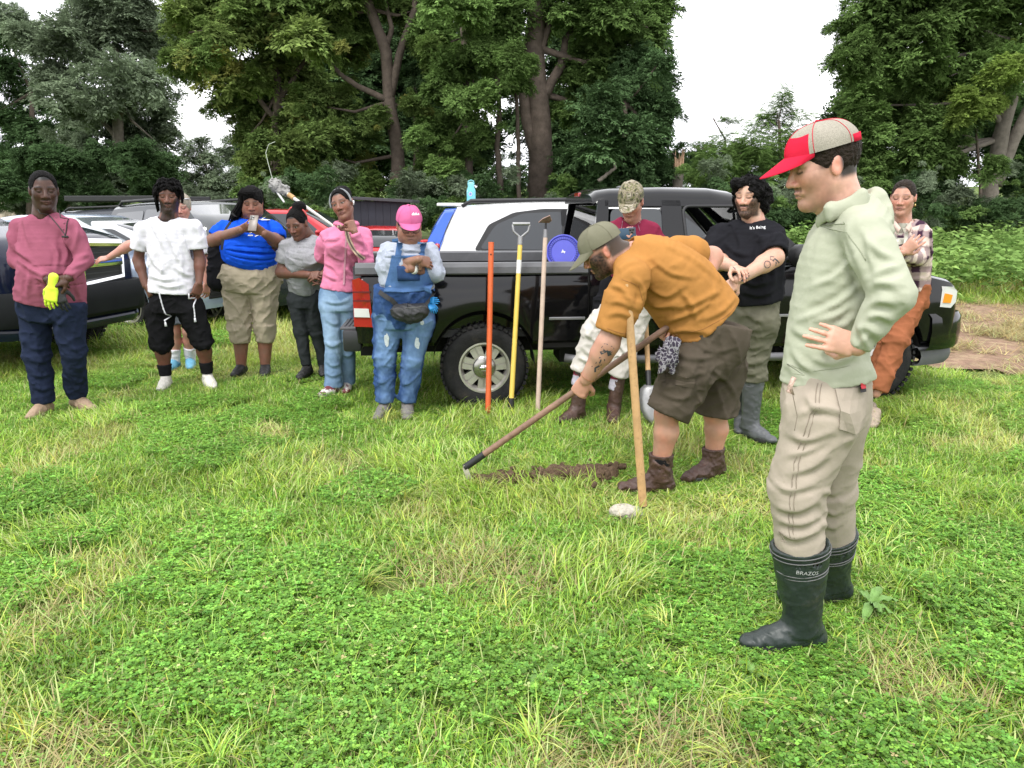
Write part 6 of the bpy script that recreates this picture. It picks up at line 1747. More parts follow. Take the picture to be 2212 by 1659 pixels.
def plaid_paint(V, o):
 """woven checks: purple and cream bands"""
 l, f = o['l'], o['f']
 C = np.zeros((len(V), 3)); base = A((.62, .50, .44))
 rel = V - o['nb']
 # on sleeves bands follow the arm
 u = rel @ l; v = rel[:, 2]
 for s in o['arms']:
  sp, el, wr, r, a = o['arms'][s]
  for (a0, b0) in ((sp, el), (el, wr)):
   w = b0 - a0; L = np.linalg.norm(w); t = ((V - a0) @ w) / L
   q = V - (a0 + np.clip(t, 0, L)[:, None] * w / L)
   near = (np.linalg.norm(q, axis=1) < .075)
   v = np.where(near, -t, v); u = np.where(near, q @ l * 1.6, u)
 def band(x, per, wd, ph): return (((x / per + ph) % 1) < wd).astype(float)
 a = band(u, .105, .45, .1); b = band(v, .105, .45, .3); t1 = band(u, .105, .06, .65) + band(v, .105, .06, .82)
 dark = A((.10, .050, .085))
 m = np.clip(.62 * a + .62 * b, 0, 1)[:, None]
 C = base * (1 - m) + dark * m
 both = (a * b)[:, None]; C = C * (1 - both) + A((.045, .022, .040)) * both
 C = C * (1 - .35 * np.clip(t1, 0, 1)[:, None])
 return C * (.9 + .2 * vnoise(V[:, 0] * 30, V[:, 1] * 30, V[:, 2] * 30))[:, None]
PEOPLE = {}
# ---------------------------------------------------------------- man in the rose henley
o = make_person(dict(Y=5.62, yaw=18, seed=1, label='person in a rose long-sleeved henley and navy trousers holding work gloves',
 torso=[(109, 650, .0, .245, .18), (109, 590, -.03, .228, .185), (102, 515, 0, .200, .145), (97, 478, 0, .165, .105), (95, 462, .01, .08, .075)],
 armR=dict(s=(42, 486, .04), e=(36, 562, .0), w=(105, 604, -.25), hand=dict(to=(140, 616, -.27), back=(0, -.8, .6), curl=(.5, .6, .4))),
 armL=dict(s=(152, 486, -.04), e=(184, 560, -.06), w=(147, 601, -.27), hand=dict(to=(112, 612, -.30), back=(0, -.8, .6), curl=(.6, .6, .4))),
 legR=dict(h=(72, 668, .02), k=(80, 765, -.02), a=(95, 868, 0.0), foot=0), legL=dict(h=(145, 668, -.02), k=(158, 758, -.02), a=(166, 850, .16), foot=58),
 shirt=dict(mat=cloth('henley', (.27, .082, .125)), sleeve=1.93, sr=(.084, .068, .045), neck=.080, vneck=.05, vw=.35, fold=.006, vert=.6),
 pelvis=[(110, 690, 0, .19, .14), (109, 645, 0, .225, .165)], pants=dict(mat=cloth('navy_twill', (.016, .022, .045)), r=(.125, .092, .080), end=1.98, fold=.012),
 shoe=dict(mat=mat('boot_tan', (.30, .21, .14), .7, var=(20, .2), bump=(60, .2)), sole=mat('sole_tan', (.42, .33, .24), .8), size=1.1, laces=mat('lace_tan', (.25, .18, .12), .8)),
 head=dict(c=(95, 412, -.03), yaw=34, pitch=8, size=1.10, skin=(.062, .028, .019), haircol=BLK, beard=.35, nose=1.35, lip=(.13, .055, .05), blush=.4), neck=1.12, hand=1.08))
hair(o, 'short', M_black_hair, w=.0805, d=.1015, t=.0925, fz=.028, fh=.104, amp=.0016, freq=120, stretch=1.)
PEOPLE['rose'] = o
J = o['J']
crease(o, 'shirt', [[(15, 503), (31, 539), (65, 560)], [(52, 472), (59, 506), (65, 529)], [(39, 560), (67, 581), (98, 596)], [(168, 485), (165, 511), (160, 540)], [(155, 560), (175, 555), (191, 550)], [(152, 576), (170, 573), (188, 565)], [(147, 594), (160, 591), (175, 583), .8], [(111, 524), (124, 550), (121, 581), .8], [(134, 519), (144, 545), (139, 570)], [(65, 576), (62, 607), (59, 640)], [(165, 601), (170, 627), (175, 648)], [(95, 615), (100, 630), (98, 648), .7], [(30, 520), (45, 545), (80, 575), .8]], .013, .017)
crease(o, 'pants', [[(65, 751), (85, 754), (108, 748)], [(70, 777), (88, 782), (111, 774)], [(72, 808), (90, 813), (111, 805)], [(155, 751), (168, 756), (183, 751)], [(155, 790), (170, 795), (186, 787)], [(76, 835), (92, 842), (110, 836)], [(158, 820), (170, 826), (184, 819)], [(95, 670), (115, 690), (130, 700)], [(150, 680), (135, 695), (125, 705)], [(60, 690), (75, 715), (95, 725)]], .012, .016)
lan = [J(q) for q in ((82, 452, -.1), (92, 470, -.17), (108, 492, -.21), (121, 510, -.23))]
lan2 = [J(q) for q in ((128, 455, -.08), (131, 470, -.17), (126, 492, -.21), (121, 510, -.23))]
mb = MB()
for ln in (lan, lan2): mb.tube([p - o['base'] for p in drape_path(o, ln, [o['shirt']], (0, 1, 0), .004)], .0035, 6)
c = drape_path(o, [lan[-1]], [o['shirt']], (0, 1, 0), .008)[0] - o['base']
mb.box((c[0], c[1], c[2] - .008), (.045, .012, .014), bev=.003)
mb.build('whistle_cord', mat('cord_black', (.01, .01, .01), .6), o['root'], smooth=False, angle=50)
mb = MB()
for i in range(3):
 c = drape_path(o, [J((121 - i * .6, 470 + i * 13, -.2))], [o['shirt']], (0, 1, 0), .003)[0] - o['base']
 mb.lathe([(.0055, -.002), (.006, 0), (.005, .002)], 10, M=Matrix.Translation(Vector(c)) @ Matrix.Rotation(math.pi / 2, 4, 'X'))
mb.build('button', mat('button_rose', (.22, .06, .10), .4), o['shirt'], smooth=True)
# ---------------------------------------------------------------- person behind, hand on the hood
o = make_person(dict(Y=7.30, yaw=10, seed=2, h=.012, label='grey-haired person mostly hidden behind the white tee, hand resting on a hood',
 torso=[(388, 640, 0, .20, .14), (388, 590, 0, .19, .14), (388, 530, 0, .19, .13), (388, 490, 0, .16, .10), (388, 478, 0, .065, .065)],
 armR=dict(s=(342, 498, 0), e=(278, 531, -.05), w=(236, 556, -.10), hand=dict(to=(206, 562, -.10), back=(0, -.5, .85), curl=(.15, .25, .2), spread=.25)),
 armL=dict(s=(430, 500, 0), e=(446, 565, 0), w=(446, 612, -.05), hand=dict(to=(445, 640, -.06), back=(.8, -.5, 0))),
 legR=dict(h=(372, 650), k=(376, 718, 0), a=(377, 785, 0), foot=0, sock=(cloth('sock_white', (.62, .62, .65)), .42)), legL=dict(h=(404, 650), k=(408, 716, 0), a=(411, 775, .1), foot=20, sock=(cloth('sock_white', (.62, .62, .65)), .42)),
 shirt=dict(mat=cloth('tee_pale', (.62, .62, .64)), sleeve=.7, sr=(.078, .078), neck=.07),
 pelvis=[(388, 660, 0, .18, .13), (388, 630, 0, .18, .13)], pants=dict(name='shorts', mat=cloth('shorts_slate', (.10, .11, .13)), r=(.10, .095), end=.7),
 shoe=dict(mat=mat('shoe_blue', (.13, .36, .52), .7, var=(40, .2)), sole=M_sole_w),
 head=dict(c=(391, 448, 0), yaw=15, pitch=10, size=1.0, skin=(.44, .22, .17), haircol=(.30, .26, .20), lip=(.45, .2, .18))))
hair(o, 'short', M_grey_hair, w=.088, d=.110, t=.104, amp=.005, freq=60)
mb = MB()
for s in (1, -1): mb.tube([to_world(A(q)[None], o['fr'], 1.)[0] - o['base'] for q in ((s * .082, .0, .078), (s * .06, .075, .092), (s * .015, .098, .092))], .005, 6)
mb.build('glasses', mat('glasses_pale', (.6, .6, .62), .25), o['root'], smooth=True)
# ---------------------------------------------------------------- man in the white tee
o = make_person(dict(Y=6.50, yaw=8, seed=3, label='person in a white tee and black cargo shorts with hands in pockets',
 torso=[(374, 632, .0, .220, .168), (373, 585, 0, .205, .155), (366, 520, 0, .195, .135), (364, 484, 0, .160, .105), (364, 468, 0, .078, .075)],
 armR=dict(s=(307, 490, 0), e=(299, 562, .02), w=(315, 618, -.06), hand=dict(to=(330, 652, -.09), back=(-.8, -.5, .2))),
 armL=dict(s=(419, 487, 0), e=(432, 562, .02), w=(430, 612, -.06), hand=dict(to=(420, 648, -.09), back=(.8, -.5, .2))),
 legR=dict(h=(346, 672), k=(349, 745, -.02), a=(357, 805), foot=10, sock=(cloth('sock_black', (.012, .012, .013)), .30)), legL=dict(h=(412, 668), k=(437, 738, 0), a=(447, 800, .05), foot=35, sock=(cloth('sock_black', (.012, .012, .013)), .30)),
 shirt=dict(mat=cloth('tee_white', (.64, .635, .68), var=.05), sleeve=.62, sr=(.088, .090), neck=.080, fold=.006, vert=.35),
 pelvis=[(379, 672, 0, .195, .14), (375, 612, 0, .200, .14)], pants=dict(name='shorts', mat=cloth('shorts_black', (.010, .010, .011)), r=(.122, .098, .090), end=1.08, fold=.014),
 shoe=dict(mat=mat('sneaker_white', (.60, .58, .52), .6, var=(30, .12), bump=(60, .15)), sole=M_sole_w, size=1.08, laces=M_sole_w), legr=(.09, .062, .042),
 head=dict(c=(365, 424, -.02), yaw=14, pitch=8, size=1.04, skin=(.135, .060, .040), haircol=BLK, beard=.85, bline=-.046, nose=1.3, lip=(.17, .08, .07), blush=.5), neck=1.1, hand=1.05))
hair(o, 'short', M_black_hair, w=.088, d=.108, t=.100, fz=-.03, fh=.100, amp=.006, freq=60, stretch=.5)
rnd = random.Random(4); pa = []
for i in range(58):
 a = rnd.uniform(0, 2 * math.pi); e = rnd.uniform(.1, 1.35)
 x, y, z = .088 * math.cos(e) * math.sin(a), -.016 + .11 * math.cos(e) * math.cos(a), .034 + .10 * math.sin(e)
 ln = rnd.uniform(.05, .13) * (1.0 if y < .02 else .42)
 if y > .04 and abs(x) < .05: ln *= .35
 ox = math.copysign(rnd.uniform(.012, .035), x); oy = rnd.uniform(-.02, .01) if y < .03 else rnd.uniform(.0, .018)
 pa.append((((x * .85, y * .85, z * .95), (x + ox * .7, y + oy, z + .008), (x + ox * 1.1, y + oy * 1.3, z - ln * .5), (x + ox * 1.2, y + oy * 1.3, z - ln)), rnd.uniform(.0075, .011)))
for q in ((-.085, .03), (-.09, .0), (-.09, -.03), (-.088, -.05), (.088, .035), (.09, .01)):
 L = .17 if q[0] < 0 else .10
 pa.append((((q[0] * .8, q[1], .08), (q[0] * 1.08, q[1], .05), (q[0] * 1.15, q[1], .05 - L * .5), (q[0] * 1.08, q[1], .05 - L)), .011))
locks(o, pa, .009, M_black_hair)
crease(o, 'shirt', [[(325, 479), (343, 510), (358, 542)], [(352, 488), (370, 524), (384, 560)], [(322, 542), (334, 569), (352, 587)], [(388, 492), (397, 524), (411, 556)], [(325, 596), (352, 604), (379, 603)], [(334, 610), (365, 619), (397, 615)], [(379, 578), (400, 592), (420, 596)], [(290, 488), (297, 506), (300, 524)], [(420, 485), (429, 503), (432, 520)], [(335, 500), (345, 550), (350, 590), .7], [(375, 540), (390, 570), (395, 600), .8]], .011, .018)
J = o['J']
for a, b, k in (((338, 634), (357, 696), 0), ((408, 634), (411, 690), 1)):
 mb = MB(); pt = drape_path(o, [J((a[0], a[1], -.2)), J(((a[0] + b[0]) / 2 - 2, (a[1] + b[1]) / 2, -.2)), J((b[0], b[1], -.2))], [o['pants']], (0, 1, 0), .008, 8)
 pt = [p - o['base'] for p in pt]
 mb.tube(pt, [.0045 + .0022 * (i % 2) for i in range(len(pt))], 6)
 e = pt[-1]; mb.tube([e, e + A((.002, 0, -.035))], [.007, .011], 7)
 mb.build('drawstring', mat('cord_white', (.66, .66, .70), .8), o['pants'], smooth=True)
PEOPLE['white'] = o
# ---------------------------------------------------------------- woman in the blue tee
o = make_person(dict(Y=7.05, yaw=6, seed=4, label='person in a bright blue tee and khaki capris looking at a phone',
 torso=[(538, 566, -.02, .248, .20), (540, 540, -.05, .262, .225), (540, 508, -.03, .250, .19), (541, 484, 0, .19, .125), (541, 470, .01, .085, .08)],
 armR=dict(s=(486, 490, .02), e=(461, 521, -.03), w=(521, 496, -.30), r=(.078, .064, .037), hand=dict(to=(548, 484, -.36), back=(-.3, -.75, -.5), curl=(.5, .5, .4))),
 armL=dict(s=(591, 492, 0), e=(600, 523, -.05), w=(571, 504, -.30), r=(.078, .064, .037), hand=dict(to=(549, 490, -.36), back=(.3, -.8, -.4), curl=(.5, .5, .4))),
 legR=dict(h=(513, 628), k=(519, 702), a=(521, 790), foot=-5, pr=(.150, .118, .104)), legL=dict(h=(568, 628), k=(571, 702), a=(573, 788), foot=12, pr=(.150, .108, .086)),
 shirt=dict(mat=cloth('tee_blue', (.010, .080, .60), var=.06), sleeve=.72, sr=(.105, .100), neck=.086, fold=.008, vert=.5),
 pelvis=[(541, 625, 0, .255, .19), (540, 596, -.01, .285, .215), (538, 569, -.01, .250, .20)], pants=dict(name='capris', mat=cloth('khaki', (.36, .31, .23)), r=(.15, .118, .10), end=1.40, fold=.012),
 shoe=dict(mat=mat('shoe_black', (.012, .012, .012), .6), size=1.), legr=(.12, .072, .046),
 head=dict(c=(545, 437, -.06), yaw=12, pitch=18, size=1.06, fat=1.05, skin=(.205, .098, .066), haircol=BLK, nose=1.2, lip=(.26, .10, .10), side=.03), neck=1.25, hand=1.0))
hair(o, 'short', M_black_hair, w=.088, d=.110, t=.102, fz=-.028, fh=.098, amp=.0035, freq=70)
rnd = random.Random(8); pa = []
for i in range(46):
 x = -rnd.uniform(.045, .088); y = rnd.uniform(-.09, .045); z = rnd.uniform(.03, .10)
 sw = rnd.uniform(.0, .03)
 pa.append((((x * .55, y, .105), (x * 1.05, y, z), (x * 1.22 - .015, y + .01, -.02), (x * 1.35 - .03 - sw, y + .012, -.09), (x * 1.5 - .05 - sw, y + .01, -.15 - rnd.uniform(0, .03))), rnd.uniform(.006, .010)))
for i in range(26):
 x = rnd.uniform(-.05, .08); y = -rnd.uniform(.06, .1); pa.append((((x, y, .08), (x, y - .02, .0), (x, y - .02, -.12)), .010))
for i in range(16):
 x = -.075 + .13 * i / 15; pa.append((((x * .6 - .02, .02, .128), (x * .9 - .02, .07, .108), (x - .03, .088, .078)), .0055))
locks(o, pa, .008, M_black_hair)
PEOPLE['blue'] = o
J = o['J']; T = [o['shirt']]
V2, F2 = fine(*strip2([(-.036, -.002), (-.020, -.013), (.0, -.010), (.040, .013)], [.004, .014, .010, .002]), 1)
project(o, 'tick_mark', V2, F2, J((605 - 49, 463 + 5, -.3)) + A((.03, 0, -.015)), (1, 0, 0), (0, 0, 1), (0, 1, 0), T, M_white_print)
blk = [[(-.075, .045), (-.02, .045), (-.02, .030), (-.033, .030), (-.033, -.02), (-.065, -.02), (-.065, .030), (-.075, .030)], [(-.045, -.055), (-.005, -.045), (.0, -.055), (-.04, -.065)], [(.012, -.05), (.045, -.05), (.045, -.06), (.012, -.06)],
  [(-.05, -.078), (-.012, -.078), (-.012, -.088), (-.05, -.088)], [(.0, -.090), (.03, -.075), (.036, -.081), (.006, -.096)], [(.04, -.082), (.07, -.088), (.07, -.096), (.04, -.090)]]
V2 = []; F2 = []
for b in blk: F2.append(list(range(len(V2), len(V2) + len(b)))); V2 += b
V2, F2 = fine(V2, F2, 1)
project(o, 'chest_print', V2, F2, J((541, 488, -.3)), (1, 0, 0), (0, 0, 1), (0, 1, 0), T, M_white_print)
ribbon(o, 'bag_strap', drape_path(o, [J((505, 462, -.2)), J((492, 478, -.2)), J((484, 500, -.2)), J((481, 540, -.2))], T, (0, 1, 0), .004), .035, mat('webbing_black', (.012, .012, .013), .8), (0, -1, 0), .004)
# ---------------------------------------------------------------- woman in the grey tee, leaning
o = make_person(dict(Y=6.95, yaw=-8, seed=5, label='person in a heather grey V-neck tee leaning in with clasped hands',
 torso=[(657, 626, .02, .148, .13), (656, 596, -.03, .155, .155), (661, 556, -.09, .178, .165), (664, 526, -.06, .165, .115), (667, 512, -.02, .072, .07)],
 armR=dict(s=(619, 528, -.06), e=(608, 588, -.05), w=(668, 594, -.28), r=(.062, .052, .032), hand=dict(to=(692, 594, -.32), back=(0, -.8, .5), curl=(.5, .6, .4))),
 armL=dict(s=(704, 524, -.04), e=(716, 582, -.06), w=(696, 594, -.27), r=(.062, .052, .032), hand=dict(to=(672, 596, -.31), back=(0, -.8, .5), curl=(.6, .6, .4))),
 legR=dict(h=(641, 648), k=(650, 715), a=(663, 790), foot=-10), legL=dict(h=(674, 648), k=(684, 718, .05), a=(700, 792, .12), foot=10),
 shirt=dict(mat=mat('cloth_heather', (.27, .27, .285), .95, spec=.06, var=(160, .22), bump=(15, .55, 5)), sleeve=.60, sr=(.082, .080), neck=.078, vneck=.10, vw=.42, fold=.010, vert=1.2, lumps=[((662, 560, -.20), (.15, .07, .07))]),
 pelvis=[(656, 662, .02, .135, .12), (656, 618, .02, .148, .13)], pants=dict(mat=cloth('leggings_charcoal', (.030, .034, .036)), r=(.094, .066, .052), end=1.95, fold=.008),
 shoe=dict(mat=mat('shoe_black', (.012, .012, .012), .6), size=1.),
 head=dict(c=(642, 484, -.16), yaw=-14, pitch=22, roll=4, size=1.06, skin=(.150, .070, .048), haircol=BLK, eyes='open', nose=1.25, lip=(.18, .08, .075)), neck=1.05))
hair(o, 'pulled', M_black_hair, w=.080, d=.101, t=.0925, amp=.0016, freq=90, add=(((.02, -.075, .115), (.060, .055, .050)), ((-.01, -.095, .09), (.045, .045, .05))))
mb = MB(); ring = []
for i in range(25):
 t = math.pi * (i / 24); ring.append(to_world(A((.084 * math.cos(t), -.045 - .0 * t, .045 + .088 * math.sin(t)))[None], o['fr'], 1.06)[0] - o['base'])
mb.tube(ring, .0075, 7); mb.build('headband', mat('band_coral', (.62, .10, .10), .6), o['root'], smooth=True)
J = o['J']
ribbon(o, 'bag_strap', drape_path(o, [J((689, 508, -.2)), J((699, 520, -.2)), J((708, 540, -.2))], [o['shirt']], (0, 1, 0), .004), .012, mat('webbing_black', (.012, .012, .013), .8), (0, -1, 0), .004)
# ---------------------------------------------------------------- woman in the pink jacket
M_pink = cloth('jacket_pink', (.60, .19, .31), var=.06)
o = make_person(dict(Y=6.28, yaw=-6, seed=6, label='person in a pink zip jacket and light jeans, fist at the chin',
 torso=[(733, 626, 0, .166, .132), (737, 575, 0, .142, .11), (745, 528, -.02, .175, .135), (748, 500, 0, .150, .095), (748, 488, 0, .070, .07)],
 armL=dict(s=(789, 502, 0), e=(791, 565, -.10), w=(766, 501, -.20), r=(.050, .042, .027), hand=dict(to=(753, 470, -.19), back=(.75, -.6, .1), curl=(1.2, 1.5, .9), thumb_in=1.)),
 armR=dict(s=(705, 506, .02), e=(692, 552, .10), w=(728, 575, .16), hand=None),
 legR=dict(h=(714, 662, -.02), k=(719, 738, -.06), a=(721, 834, -.04), foot=-25), legL=dict(h=(754, 662, .02), k=(750, 742, .02), a=(748, 830, .12), foot=10),
 shirt=dict(name='jacket', mat=M_pink, sleeve=1.92, sr=(.070, .062, .042), neck=.076, vneck=.045, vw=.4, fold=.007, vert=1.4, lumps=[((727, 528, -.10), (.062, .07, .065)), ((766, 528, -.10), (.062, .07, .065))]),
 pelvis=[(733, 668, 0, .165, .13), (732, 642, 0, .172, .13), (734, 616, 0, .136, .105)], pants=dict(mat=cloth('denim_light', (.3, .4, .55), attr='Col'), r=(.102, .074, .086), end=1.98, fold=.006, paint=jeans_paint((.115, .19, .31), (.30, .42, .56))),
 shoe=dict(mat=mat('sneaker_maroon', (.62, .58, .56), .6, wear=((.14, .02, .03), 16, .5, .04)), sole=M_sole_w, laces=mat('lace_maroon', (.12, .02, .03), .8)),
 head=dict(c=(740, 441, -.03), yaw=-8, pitch=4, roll=17, size=1.03, skin=(.215, .102, .070), haircol=BLK, eyes='open', nose=1.2, lip=(.24, .10, .10)), neck=.95))
hair(o, 'pulled', M_black_hair, w=.081, d=.103, t=.094, amp=.002, freq=80, add=(((.0, -.06, .075), (.075, .07, .065)),))
mb = MB(); ring = []
for i in range(25):
 t = math.pi * (i / 24) * 1.1 - .15; ring.append(to_world(A((.087 * math.cos(t), .030 - .018 * math.sin(t), .012 + .104 * math.sin(t)))[None], o['fr'], 1.03)[0] - o['base'])
mb.tube(ring, .0085, 7); mb.build('headband', mat('band_grey', (.20, .21, .22), .7, var=(80, .4)), o['root'], smooth=True)
mb = MB(); e0 = to_world(A((.086, -.002, -.012))[None], o['fr'], 1.03)[0] - o['base']
mb.tube([e0 + A((.004, -.012, .014)), e0 + A((.006, -.014, -.004)), e0 + A((.004, -.014, -.022))], [.008, .006, .0045], 8)
mb.build('earbud', mat('plastic_white', (.8, .8, .8), .3), o['root'], smooth=True)
J = o['J']; T = [o['shirt']]
zp = drape_path(o, [J((741, 500, -.3)), J((738, 540, -.3)), J((733, 575, -.3)), J((731, 620, -.3))], T, (0, 1, 0), .002)
ribbon(o, 'zipper', zp, .014, mat('zip_rose', (.46, .22, .28), .5), (0, -1, 0), .003, o['shirt'])
crease(o, 'shirt', [[(697, 517), (721, 517), (734, 510)], [(700, 568), (721, 578), (732, 595)], [(745, 578), (758, 592), (769, 609)], [(768, 517), (789, 527), (799, 547)], [(710, 545), (725, 556), (738, 562)], [(700, 590), (715, 600), (728, 604)], [(768, 545), (785, 550), (798, 548)], [(752, 545), (765, 565), (772, 585)], [(690, 500), (700, 515), (702, 535)]], .010, .015)
crease(o, 'pants', [[(700, 650), (725, 655), (750, 650)], [(705, 690), (720, 700), (732, 698)], [(703, 740), (716, 748), (730, 744)], [(705, 780), (718, 790), (735, 786)], [(740, 760), (750, 770), (764, 764)], [(702, 805), (718, 812), (738, 806)]], .008, .014)
st = drape_path(o, [J((732, 486, -.3)), J((742, 512, -.3)), J((757, 540, -.3)), J((779, 562, -.3))], T, (0, 1, 0), .006)
for dx, cc in ((-.011, (.42, .32, .22)), (.0, (.10, .08, .07)), (.011, (.45, .33, .24))):
 ribbon(o, 'strap_band', [p + A((dx, -.001, dx * .5)) for p in st], .011, mat('strap_%d' % int(cc[0] * 100), cc, .8), (0, -1, 0), .004)
# collar
mb = MB()
for s in (-1, 1):
 cpt = [J((748 + s * 6, 484, -.11)), J((748 + s * 18, 478, -.06)), J((748 + s * 25, 478, .02)), J((748 + s * 14, 474, .09))]
 lw = [p + A((s * .012, -.006, -.034)) for p in cpt]
 mb.grid([[tuple(p - o['base']) for p in cpt], [tuple((p + q) / 2 + A((s * .008, -.006, 0)) - o['base']) for p, q in zip(cpt, lw)], [tuple(p - o['base']) for p in lw]])
co = mb.build('collar', M_pink, o['shirt'], smooth=True)
co.modifiers.new('thick', 'SOLIDIFY').thickness = .006
PEOPLE['pink'] = o
# ---------------------------------------------------------------- woman in denim overalls
M_denim = cloth('denim_mid', (.1, .2, .4), attr='Col')
o = make_person(dict(Y=5.58, yaw=12, seed=7, label='person in ripped denim overalls and a pink cap with arms folded',
 torso=[(876, 648, 0, .195, .155), (878, 603, -.03, .203, .172), (880, 563, -.04, .200, .165), (881, 536, 0, .160, .11), (881, 525, .01, .075, .072)],
 armR=dict(s=(838, 534, .02), e=(829, 580, -.06), w=(904, 561, -.245), r=(.06, .05, .031), sleeve=1.60, hand=dict(to=(934, 569, -.17), back=(0, -.9, .35), curl=(.25, .35, .3), spread=.03, thumb_in=.9)),
 armL=dict(s=(925, 538, -.02), e=(942, 590, -.06), w=(889, 580, -.215), r=(.06, .05, .031), sleeve=1.45, hand=dict(to=(858, 568, -.20), back=(0, -.9, .3))),
 legR=dict(h=(840, 692), k=(832, 768, -.02), a=(831, 866), foot=-10), legL=dict(h=(906, 692), k=(893, 772, -.02), a=(880, 866, .0), foot=5),
 shirt=dict(mat=mat('cloth_heather_blue', (.34, .37, .44), .95, spec=.06, var=(150, .16), bump=(15, .55, 5)), sleeve=1.6, sr=(.078, .068, .052), neck=.078, vneck=.085, vw=.5, fold=.011, vert=1.2),
 pelvis=[(873, 705, 0, .185, .15), (872, 668, 0, .226, .182), (875, 618, -.02, .226, .202)], pants=dict(name='overalls', mat=M_denim, r=(.128, .090, .072), end=1.97, fold=.011, paint=jeans_paint((.030, .065, .17), (.17, .28, .46))),
 shoe=dict(mat=mat('sneaker_grey', (.16, .15, .14), .75, var=(50, .2), bump=(90, .2)), sole=mat('sole_grey', (.2, .19, .18), .8), laces=mat('lace_grey', (.2, .19, .18), .8)),
 head=dict(c=(884, 488, -.06), yaw=14, pitch=17, size=1.03, fat=.95, skin=(.250, .125, .085), haircol=BLK, nose=1.2, lip=(.28, .13, .12)), neck=1.1))
hair(o, 'short', M_black_hair, w=.080, d=.102, t=.09, amp=.002, freq=90, low=-.05)
M_capp = cloth('cap_pink', (.52, .12, .26), var=.12)
cap_hat(o, M_capp, M_capp, brim_len=.070, droop=.30, rx=.091, ry=.108, rz=.100, z0=.040)
J = o['J']; fdir = (0, 1, 0)
V2, F2 = fine([(-.024, -.008), (-.012, .008), (-.002, -.004), (.004, .009), (.012, -.006), (.022, .004), (.026, -.012), (-.02, -.014)], [[0, 1, 2, 7], [2, 3, 4], [4, 5, 6], [7, 2, 4, 6]], 1)
capo = [c for c in o['root'].children if c.name.startswith('cap')][0]
project(o, 'emblem', V2, F2, J((893, 461, -.25)), (1, 0, 0), (0, 0, 1), fdir, [capo], mat('thread_pale', (.72, .60, .62), .8), .002)
# bib, pocket and straps on top of the shirt
def plate(o, name, poly, cuts, centre, targets, material, off, parent=None, cols=None):
 V2, F2 = fine(poly, [list(range(len(poly)))], cuts)
 ob = project(o, name, V2, F2, centre, (1, 0, 0), (0, 0, 1), (0, 1, 0), targets, material, off, parent)
 md = ob.modifiers.new('thick', 'SOLIDIFY'); md.thickness = .004; md.offset = 0
 ob.data.polygons.foreach_set('use_smooth', np.ones(len(ob.data.polygons), bool))
 return ob
M_den2 = cloth('denim_bib', (.065, .13, .27), var=.35)
M_den3 = cloth('denim_dark', (.030, .060, .15), var=.3)
plate(o, 'bib', [(-.175, -.115), (.175, -.115), (.165, -.06), (.125, .06), (.11, .14), (-.11, .14), (-.125, .06), (-.165, -.06)], 4, J((877, 598, -.3)), [o['shirt'], o['pants']], M_den2, .011)
plate(o, 'pocket', [(-.075, -.055), (.075, -.055), (.075, .05), (-.075, .05)], 3, J((878, 592, -.3)), [o['shirt'], o['pants']], M_den3, .018)
for x0, y0, x1, y1 in ((855, 574, 856, 512), (906, 572, 905, 520)):
 ribbon(o, 'overall_strap', drape_path(o, [J((x0, y0, -.3)), J((x1, y1 + 20, -.3)), J((x1 - (3 if x1 < 880 else -4), y1 + 4, -.3))], [o['shirt']], fdir, .004), .042, M_den2, (0, -1, .2), .005)
# fanny pack
M_nyl = mat('nylon_black', (.016, .016, .018), .55, var=(30, .3), bump=(200, .2))
V, F = grow([(ec(J((858, 672, -.22)), J((912, 668, -.22)), (.055, .045), (.055, .045), u=(0, 1, 0)), 0, 'u'), (ell(J((886, 680, -.235)), (.10, .055, .062)), .03, 'u')], .008, folds_of(.006, 3, 3., 12.))
fp = o['part']('waist_pack', V, F, M_nyl)
for a, b in (((822, 628), (862, 676)), ((938, 628), (908, 670))):
 ribbon(o, 'pack_strap', drape_path(o, [J((a[0], a[1], -.1)), J(((a[0] + b[0]) / 2, (a[1] + b[1]) / 2, -.3)), J((b[0], b[1], -.3))], [o['pants'], o['shirt']], fdir, .005), .034, M_nyl, (0, -1, 0), .004, fp)
mb = MB(); mb.tube([p - o['base'] for p in drape_path(o, [J((858, 667, -.5)), J((914, 663, -.5))], [fp], fdir, .002)], .003, 5); mb.build('zipper', mat('zip_dark', (.05, .05, .05), .4), fp, smooth=True)
# torn knees
M_thread = mat('denim_threads', (.55, .60, .64), .9, var=(120, .3))
for cx, cy, rx, rz, sd_ in ((826, 745, .020, .055, 1), (894, 752, .018, .050, 2), (906, 705, .014, .020, 3)):
 rr = random.Random(sd_); poly = [(rx * math.cos(t) * rr.uniform(.7, 1.15), rz * math.sin(t) * rr.uniform(.75, 1.1)) for t in np.linspace(0, 2 * math.pi, 14, endpoint=False)]
 V2, F2 = fine(poly, [list(range(14))], 1); project(o, 'tear', V2, F2, J((cx, cy, -.3)), (1, 0, 0), (0, 0, 1), fdir, [o['pants']], M_thread, .004)
mb = MB()
for s in (1, -1):
 c = A((s * .034, .096, .000)); ring = [to_world((c + A((.024 * math.cos(t), 0, .020 * math.sin(t))))[None], o['fr'], 1.03)[0] - o['base'] for t in np.linspace(0, 2 * math.pi, 19)]
 mb.tube(ring, .0022, 5); mb.tube([to_world(A(q)[None], o['fr'], 1.03)[0] - o['base'] for q in ((s * .057, .094, .006), (s * .079, .0, .008))], .002, 5)
mb.build('glasses', mat('glasses_dark', (.05, .035, .03), .3), o['root'], smooth=True)
mb = MB()
w0, e0 = o['arms']['L'][2], o['arms']['L'][1]; d = nrm(e0 - w0); c = w0 + d * .02 - o['base']
mb.tube([c - d * .012, c + d * .012], [.037, .038], 14); wb = mb.build('watch_band', mat('watch_white', (.72, .70, .68), .5), o['root'], smooth=True)
